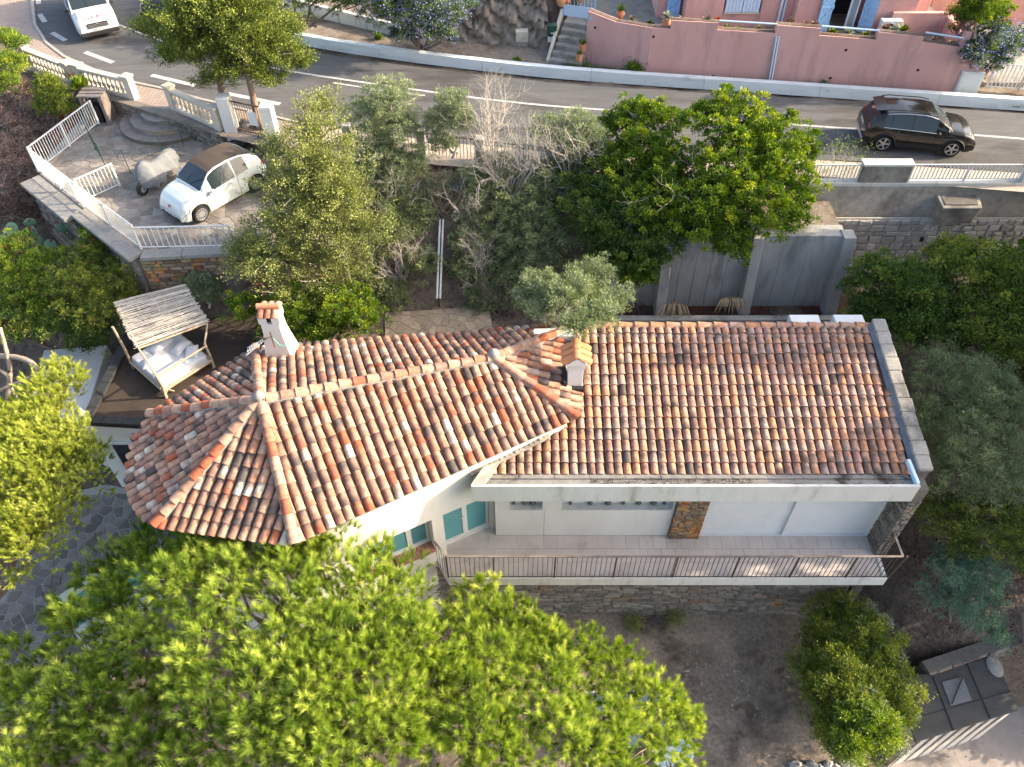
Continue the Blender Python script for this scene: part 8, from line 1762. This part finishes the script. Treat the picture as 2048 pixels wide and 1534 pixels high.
# ---- left side
def ls_(name, lab, blobs, ncl, nl, mat, seed, L=.08, Wd=.03, cr=.15, grp="shrubs on the left bank", **k): return shrub(name, lab, "shrub", blobs, ncl, nl, cr, L, Wd, mat, seed, group=grp, **k)
ls_('yellowing_shrub', "yellow and orange tinted shrub at the left edge below the cactus", [B(20, 510, 2.6, 50), B(80, 540, 2.4, 50), B(30, 570, 2.2, 50), B(90, 600, 2.0, 50)], 430, 52, 'lemon', 801, accents=(('redfl', .05, .06, .03),))
ls_('oleander_bush', "green shrub with scattered pink blooms beside the terrace's stone wall", [B(190, 520, 2.6, 52), B(240, 560, 2.4, 55), B(160, 580, 2.4, 60), B(220, 620, 2.0, 60), B(260, 520, 2.4, 30)], 620, 52, 'oleander', 802, accents=(('pinkfl', .015, .04, .03),))
ls_('oleander_bush', "dark green bush with a few red leaves left of the daybed", [B(120, 650, 1.6, 55), B(50, 650, 1.6, 55), B(190, 670, 1.4, 45), B(60, 590, 2.0, 50), B(10, 640, 1.4, 50)], 620, 52, 'broadd', 803, accents=(('redfl', .02, .06, .03), ('lemon', .15, .07, .03)))
ls_('creeping_shrub', "sparse yellow green shrub climbing the terrace's stone face", [B(190, 470, 3.0, 26), B(215, 490, 2.8, 22)], 70, 42, 'lemon', 804)
ls_('bank_shrub', "yellow green bush at the left edge beneath the brick pavement", [B(20, 130, 5.2, 32), B(35, 90, 5.4, 24), B(10, 170, 5.0, 28), B(5, 80, 5.4, 26)], 260, 48, 'lemon', 805)
ls_('bank_shrub', "fresh green bush under the first balustrade", [B(110, 195, 4.6, 30), B(95, 170, 4.8, 24), B(125, 220, 4.2, 24), B(90, 215, 4.2, 22)], 230, 48, 'oleander', 806, accents=(('lemon', .3, .07, .03),))
def dry_(lab, bl, ncl, mat, seed, L=.05, Wd=.028): return shrub('dry_bush', lab, "bush", bl, ncl, 34, .16, L, Wd, mat, seed, group="dry purplish bushes on the left bank", inner=.8, twigmat='twig', stem_r=.03, up=.2)
dry_("dry purplish bush below the first balustrade", [BT(40, 190, 4.4, 42), BT(75, 225, 4.0, 38), BT(20, 245, 3.8, 42), BT(60, 265, 3.5, 40), BT(110, 250, 3.8, 26)], 620, 'purple', 821)
dry_("dry purplish bush left of the terrace's outer railing", [BT(15, 310, 3.2, 45), BT(45, 340, 2.9, 42), BT(10, 380, 2.6, 45), BT(50, 300, 3.2, 30)], 520, 'purple', 822)
dry_("dry brown bush at the foot of the terrace corner", [BT(25, 430, 2.3, 42), BT(80, 420, 2.3, 40), BT(120, 450, 2.2, 34), BT(65, 385, 2.5, 32), BT(160, 480, 2.0, 26)], 480, 'dry', 823)
dry_("reddish dry bush against the sunlit terrace railing", [BT(135, 235, 4.2, 20), BT(150, 265, 3.9, 20), BT(120, 280, 3.7, 20)], 120, 'redfl', 824)
# prickly pear
pc_ = thing('prickly_pear', atz(60, 470, 2.2), "prickly pear with blue green pads and dark red fruit by the terrace wall", "cactus")
for i, (a, b, z) in enumerate(((24, 456, 2.6), (60, 445, 2.7), (52, 462, 2.5), (69, 463, 2.7), (126, 455, 2.6), (16, 474, 2.4), (136, 474, 2.4), (75, 482, 2.3), (100, 490, 2.2))):
    c = atz(a, b, z); ax = nrm(V(rng.normal(), -1, rng.normal() * .7 + .4)); m = MB(); m.lathe([(.02, -.025), (.17, -.022), (.21, 0), (.17, .022), (.02, .025)], c, 14, axis=ax); m.build('pad', 'cactus', pc_, smooth=50)
    for k in range(3 if i in (3, 4, 7) else 1):
        o = c + V(rng.normal(0, .09), rng.normal(0, .05), .14 + rng.normal(0, .03)); m = MB(); m.lathe([(.01, -.04), (.035, -.02), (.038, .02), (.02, .045)], o, 7); m.build('fruit', 'fruit', pc_, smooth=60)
# hedge behind the left chimney
ls_('flowering_hedge', "dense green hedge with tiny pale flowers behind the left chimney", [B(490, 620, 2.6, 40), B(600, 620, 2.8, 60), B(680, 620, 2.8, 60), B(730, 640, 2.6, 45), B(560, 650, 2.4, 45), B(640, 660, 2.2, 50), B(715, 600, 2.6, 40)], 900, 60, 'broad', 830, grp=None, L=.06, Wd=.03, cr=.13, accents=(('bluefl', .02, .03, .03),))
ls_('roadside_bush', "flowering blue plumbago bush spilling over the verge at the top", [B(790, 30, 6.0, 62), B(870, 30, 6.0, 62), B(830, 0, 6.6, 70), B(760, 0, 6.4, 50), B(880, 70, 5.0, 34), B(810, 70, 5.0, 34), B(920, 10, 6, 35)], 900, 55, 'broadd', 831, grp=None, L=.07, Wd=.03, cr=.15, accents=(('bluefl', .85, .05, .04),))
ls_('dark_hedge', "dark shaded hedge above the low white wall at the top edge", [B(640, -5, 6.2, 62), B(700, 0, 6.2, 50), B(570, -10, 6.2, 60), B(500, -30, 6.2, 60)], 520, 50, 'broadd', 832, grp=None)
ls_('plumbago_bush', "pale blue flowering bush over the end of the pink wall", [B(1985, 60, 6.6, 38), B(2010, 95, 5.9, 40), B(1950, 95, 6.0, 38), B(1985, 120, 5.5, 32), B(1940, 115, 5.8, 24), B(2030, 80, 6, 30)], 460, 52, 'broadd', 833, grp=None, L=.06, Wd=.03, cr=.14, accents=(('bluefl', .8, .05, .04),))
ls_('round_tree', "round bright green tree with magenta flowers behind the pink terrace walls", [B(1960, 15, 7.6, 42), B(1940, 30, 7.2, 32), B(1985, 25, 7.2, 34), B(1960, -10, 8, 36)], 340, 55, 'broad', 834, grp=None, cr=.14)
ls_('bougainvillea', "magenta bougainvillea spray left of the round green tree", [B(1912, 25, 7.0, 18), B(1925, 40, 6.8, 14), B(1905, 55, 6.4, 10), B(2005, 50, 6.8, 14)], 60, 30, 'oleander', 835, grp=None, accents=(('pinkfl', .9, .05, .045),))
# balustrade flowers
c = atz(161, 172, 4.8); t_ = rosette(c, .5, 420, 'lemon', None, .05, 'pot_flowers'); props(t_, "fresh green trailing plant with red blooms in the square red planter", "plant")
# weeds along the pink wall
def weeds(lab, pts, z, n, h, mat, seed, w_=.012, spread=.12):
    r = np.random.default_rng(seed); P = np.array([V(*atz(a, b, z)) for a, b in pts]); t = r.random(n) * (len(P) - 1); i = t.astype(int); i = np.minimum(i, len(P) - 2); pos = P[i] + (P[i + 1] - P[i]) * (t - i)[:, None] + np.c_[r.normal(0, spread, n), r.normal(0, spread, n), np.zeros(n)]
    d = r.normal(0, .45, (n, 3)); d[:, 2] = 1; d /= np.linalg.norm(d, axis=1)[:, None]; s = np.cross(d, r.normal(size=(n, 3))); s /= np.linalg.norm(s, axis=1)[:, None]; l = h * r.uniform(.3, 1.2, n)[:, None]
    vs = np.stack([pos - s * w_ / 2, pos + s * w_ / 2, pos + d * l], 1).reshape(-1, 3)
    props(fast('grass', vs, np.arange(3 * n).reshape(n, 3), mat, None, v=np.repeat(r.uniform(0, 1, n), 3)), lab, "grass", kind='stuff')
weeds("green grass tufts growing at the foot of the pink wall", [(1130, 132), (1175, 137), (1290, 155), (1550, 168), (1920, 196), (2048, 212)], 4.24, 3800, .3, 'grassm', 901)
weeds("short dry weeds scattered over the gravel verge", [(650, 85), (800, 105), (950, 110), (1090, 140)], 4.24, 900, .12, 'drygrass', 902, spread=.4)
for i, (a, b, s_) in enumerate(((1268, 147, .42), (1583, 155, .45), (1612, 163, .28), (1680, 163, .42), (1646, 168, .25), (1034, 125, .16), (757, 78, .2), (1758, 172, .22))):
    c = atz(a, b, 4.25); r = np.random.default_rng(910 + i); n = int(900 * (s_ / .4) ** 2) + 150; pos = c + r.normal(size=(n, 3)) * s_ * np.array([.42, .3, .32]) + V(0, 0, s_ * .55); pos[:, 2] = np.maximum(pos[:, 2], 4.26)
    o = leaves('weed_clump', pos, rdirs(n, r), .10, .045, 'broad', None, r)
    props(o, ["leafy green weed clump against the pink wall's left bend", "tall leafy weed clump right of the wall's blue drainpipes", "low weed clump second to the right of the blue drainpipes", "wide leafy weed clump below the middle of the pink wall", "small weed clump left of the widest one", "tiny green weed clump on the gravel verge near the meter box", "small green weed clump under the low white wall", "thin weed sprig below the pink wall behind the black car"][i], "weed", "leafy weeds along the verge")
# lawn tufts, litter
r = np.random.default_rng(950); n = 70000; pos = np.c_[r.uniform(-3, 9.8, n), r.uniform(1.5, 11.2, n)]; keep = np.sin(pos[:, 0] * 1.7 + 2 * np.sin(pos[:, 1])) * np.sin(pos[:, 1] * 1.9 + 1) > r.uniform(-1.2, 1.0, n); pos = pos[keep]; n = len(pos)
z = np.full(n, -3.36); d = r.normal(0, .9, (n, 3)); d[:, 2] = .45; d /= np.linalg.norm(d, axis=1)[:, None]; s = np.cross(d, r.normal(size=(n, 3))); s /= np.linalg.norm(s, axis=1)[:, None]; P3 = np.c_[pos, z]; l = r.uniform(.03, .13, n)[:, None]
props(fast('dry_grass', np.stack([P3 - s * .007, P3 + s * .007, P3 + d * l], 1).reshape(-1, 3), np.arange(3 * n).reshape(n, 3), 'drygrass', None, v=np.repeat(r.uniform(0, 1, n), 3)), "dead straw coloured grass scattered over the shaded lawn", "grass", kind='stuff')
r = np.random.default_rng(955); n = 1500; pos = np.c_[r.uniform(-2, 9.6, n), r.uniform(1.8, 11, n), np.full(n, -3.37)]; s_ = r.uniform(.010, .035, n)[:, None]; q = np.array([[-1, -1, 0], [1, -1, 0], [1, 1, 0], [-1, 1, 0], [0, 0, 1.]]); vs = (pos[:, None, :] + (q[None] * r.uniform(.6, 1.2, (n, 5, 3))) * s_[:, None, :]).reshape(-1, 3); b_ = np.arange(n)[:, None] * 5
fc = np.concatenate([b_ + np.array([[i, (i + 1) % 4, 4]]) for i in range(4)]); props(fast('pebbles', vs, fc, 'palestone'), "small pale pebbles scattered over the dry lawn", "pebbles", kind='stuff')
def litter(lab, polyf, n, seed, mat='litter', L=.09, Wd=.05, zoff=.03):
    r = np.random.default_rng(seed); x, y = polyf(r, n); z = np.array([gh(a, b) for a, b in zip(x, y)]) + zoff; pos = np.c_[x, y, z]
    d = r.normal(0, 1, (n, 3)); d[:, 2] = .15; o = leaves('leaf_litter', pos, d, L, Wd, mat, None, r, up=0.0); props(o, lab, "leaf litter", kind='stuff')
litter("scattered dead leaves and pine needles on the dry lawn", lambda r, n: (r.uniform(-2, 9.5, n), r.uniform(1.8, 11.3, n)), 5000, 959, L=.06, Wd=.025, zoff=.08)
litter("brown dead leaves covering the bare slope right of the balcony", lambda r, n: (r.uniform(10.6, 19, n), r.uniform(5.5, 14, n)), 15000, 960)
litter("dead leaves and twigs strewn on the slope behind the villa", lambda r, n: (r.uniform(-8, 5, n), r.uniform(19, 24, n)), 9000, 961)
litter("dry leaves strewn on the left bank below the pavement", lambda r, n: (r.uniform(-24, -13, n), r.uniform(15, 30, n)), 11000, 962)
pos = c * 0; n = 4200; r = np.random.default_rng(970); pos = np.c_[r.uniform(xa, xb_, n), r.uniform(19.97, 20.75, n), np.full(n, 1.02)]; o = leaves('mulch_chips', pos, rdirs(n, r) * .3, .06, .03, leafmat('mulch_chips', (.07, .028, .02), (.15, .06, .045), (.22, .10, .07), 0), None, r, up=0); props(o, "red brown bark chips lying along the buttressed wall's foot", "bark chips", kind='stuff')
n = 1500; pos = np.c_[r.uniform(fx0 + 3, fx1 - 4, n), r.uniform(YF + .09, YF + .3, n), np.full(n, zt - .11)]; o = leaves('gutter_debris', pos, rdirs(n, r) * .3, .08, .012, 'twigd' if False else 'litter', None, r, up=0); props(o, "dark leaf debris lying in the flat roof gutter", "leaf litter", kind='stuff')
# dead palm fronds at the curb, weeds by the base wall
for px_, py_, lab in ((1345, 612, "dry palm frond hanging over the curb beside the first visible buttress"), (1458, 600, "larger dry palm frond hanging over the curb left of the middle buttress")):
    c = atz(px_, py_, 1.5); r = np.random.default_rng(px_); vs, fs = [], []
    for i in range(34):
        a = r.normal(0, .9); L_ = r.uniform(.3, 1.0); p0 = c + V(0, 0, .2); p1 = p0 + V(math.sin(a) * L_ * .5, -.25, .05); p2 = p0 + V(math.sin(a) * L_ * .8, -.45, -L_ * .55); s_ = V(.012, 0, 0); k = len(vs); vs += [p0 - s_, p0 + s_, p1 + s_ * 1.5, p1 - s_ * 1.5, p2]; fs += [(k, k + 1, k + 2), (k, k + 2, k + 3), (k + 3, k + 2, k + 4)]
    props(fast('dead_frond', np.array(vs), fs, 'palmdead'), lab, "palm frond", "dead palm fronds")
for a, b, s_, lab in ((1268, 1250, .35, "small olive green weed bush at the stone base wall, left one"), (1350, 1240, .4, "small green weed bush at the stone base wall, right one"), (1240, 1300, .2, "low weed on the lawn below the two wall bushes")):
    c = atz(a, b, -3.3); r = np.random.default_rng(a); n = 900; pos = c + r.normal(size=(n, 3)) * s_ * .45 + V(0, 0, s_ * .4); props(leaves('weed_bush', pos, rdirs(n, r), .07, .02, 'oleander', None, r), lab, "weed", "weeds at the stone base wall")
for k, m_ in MATS.items(): pass
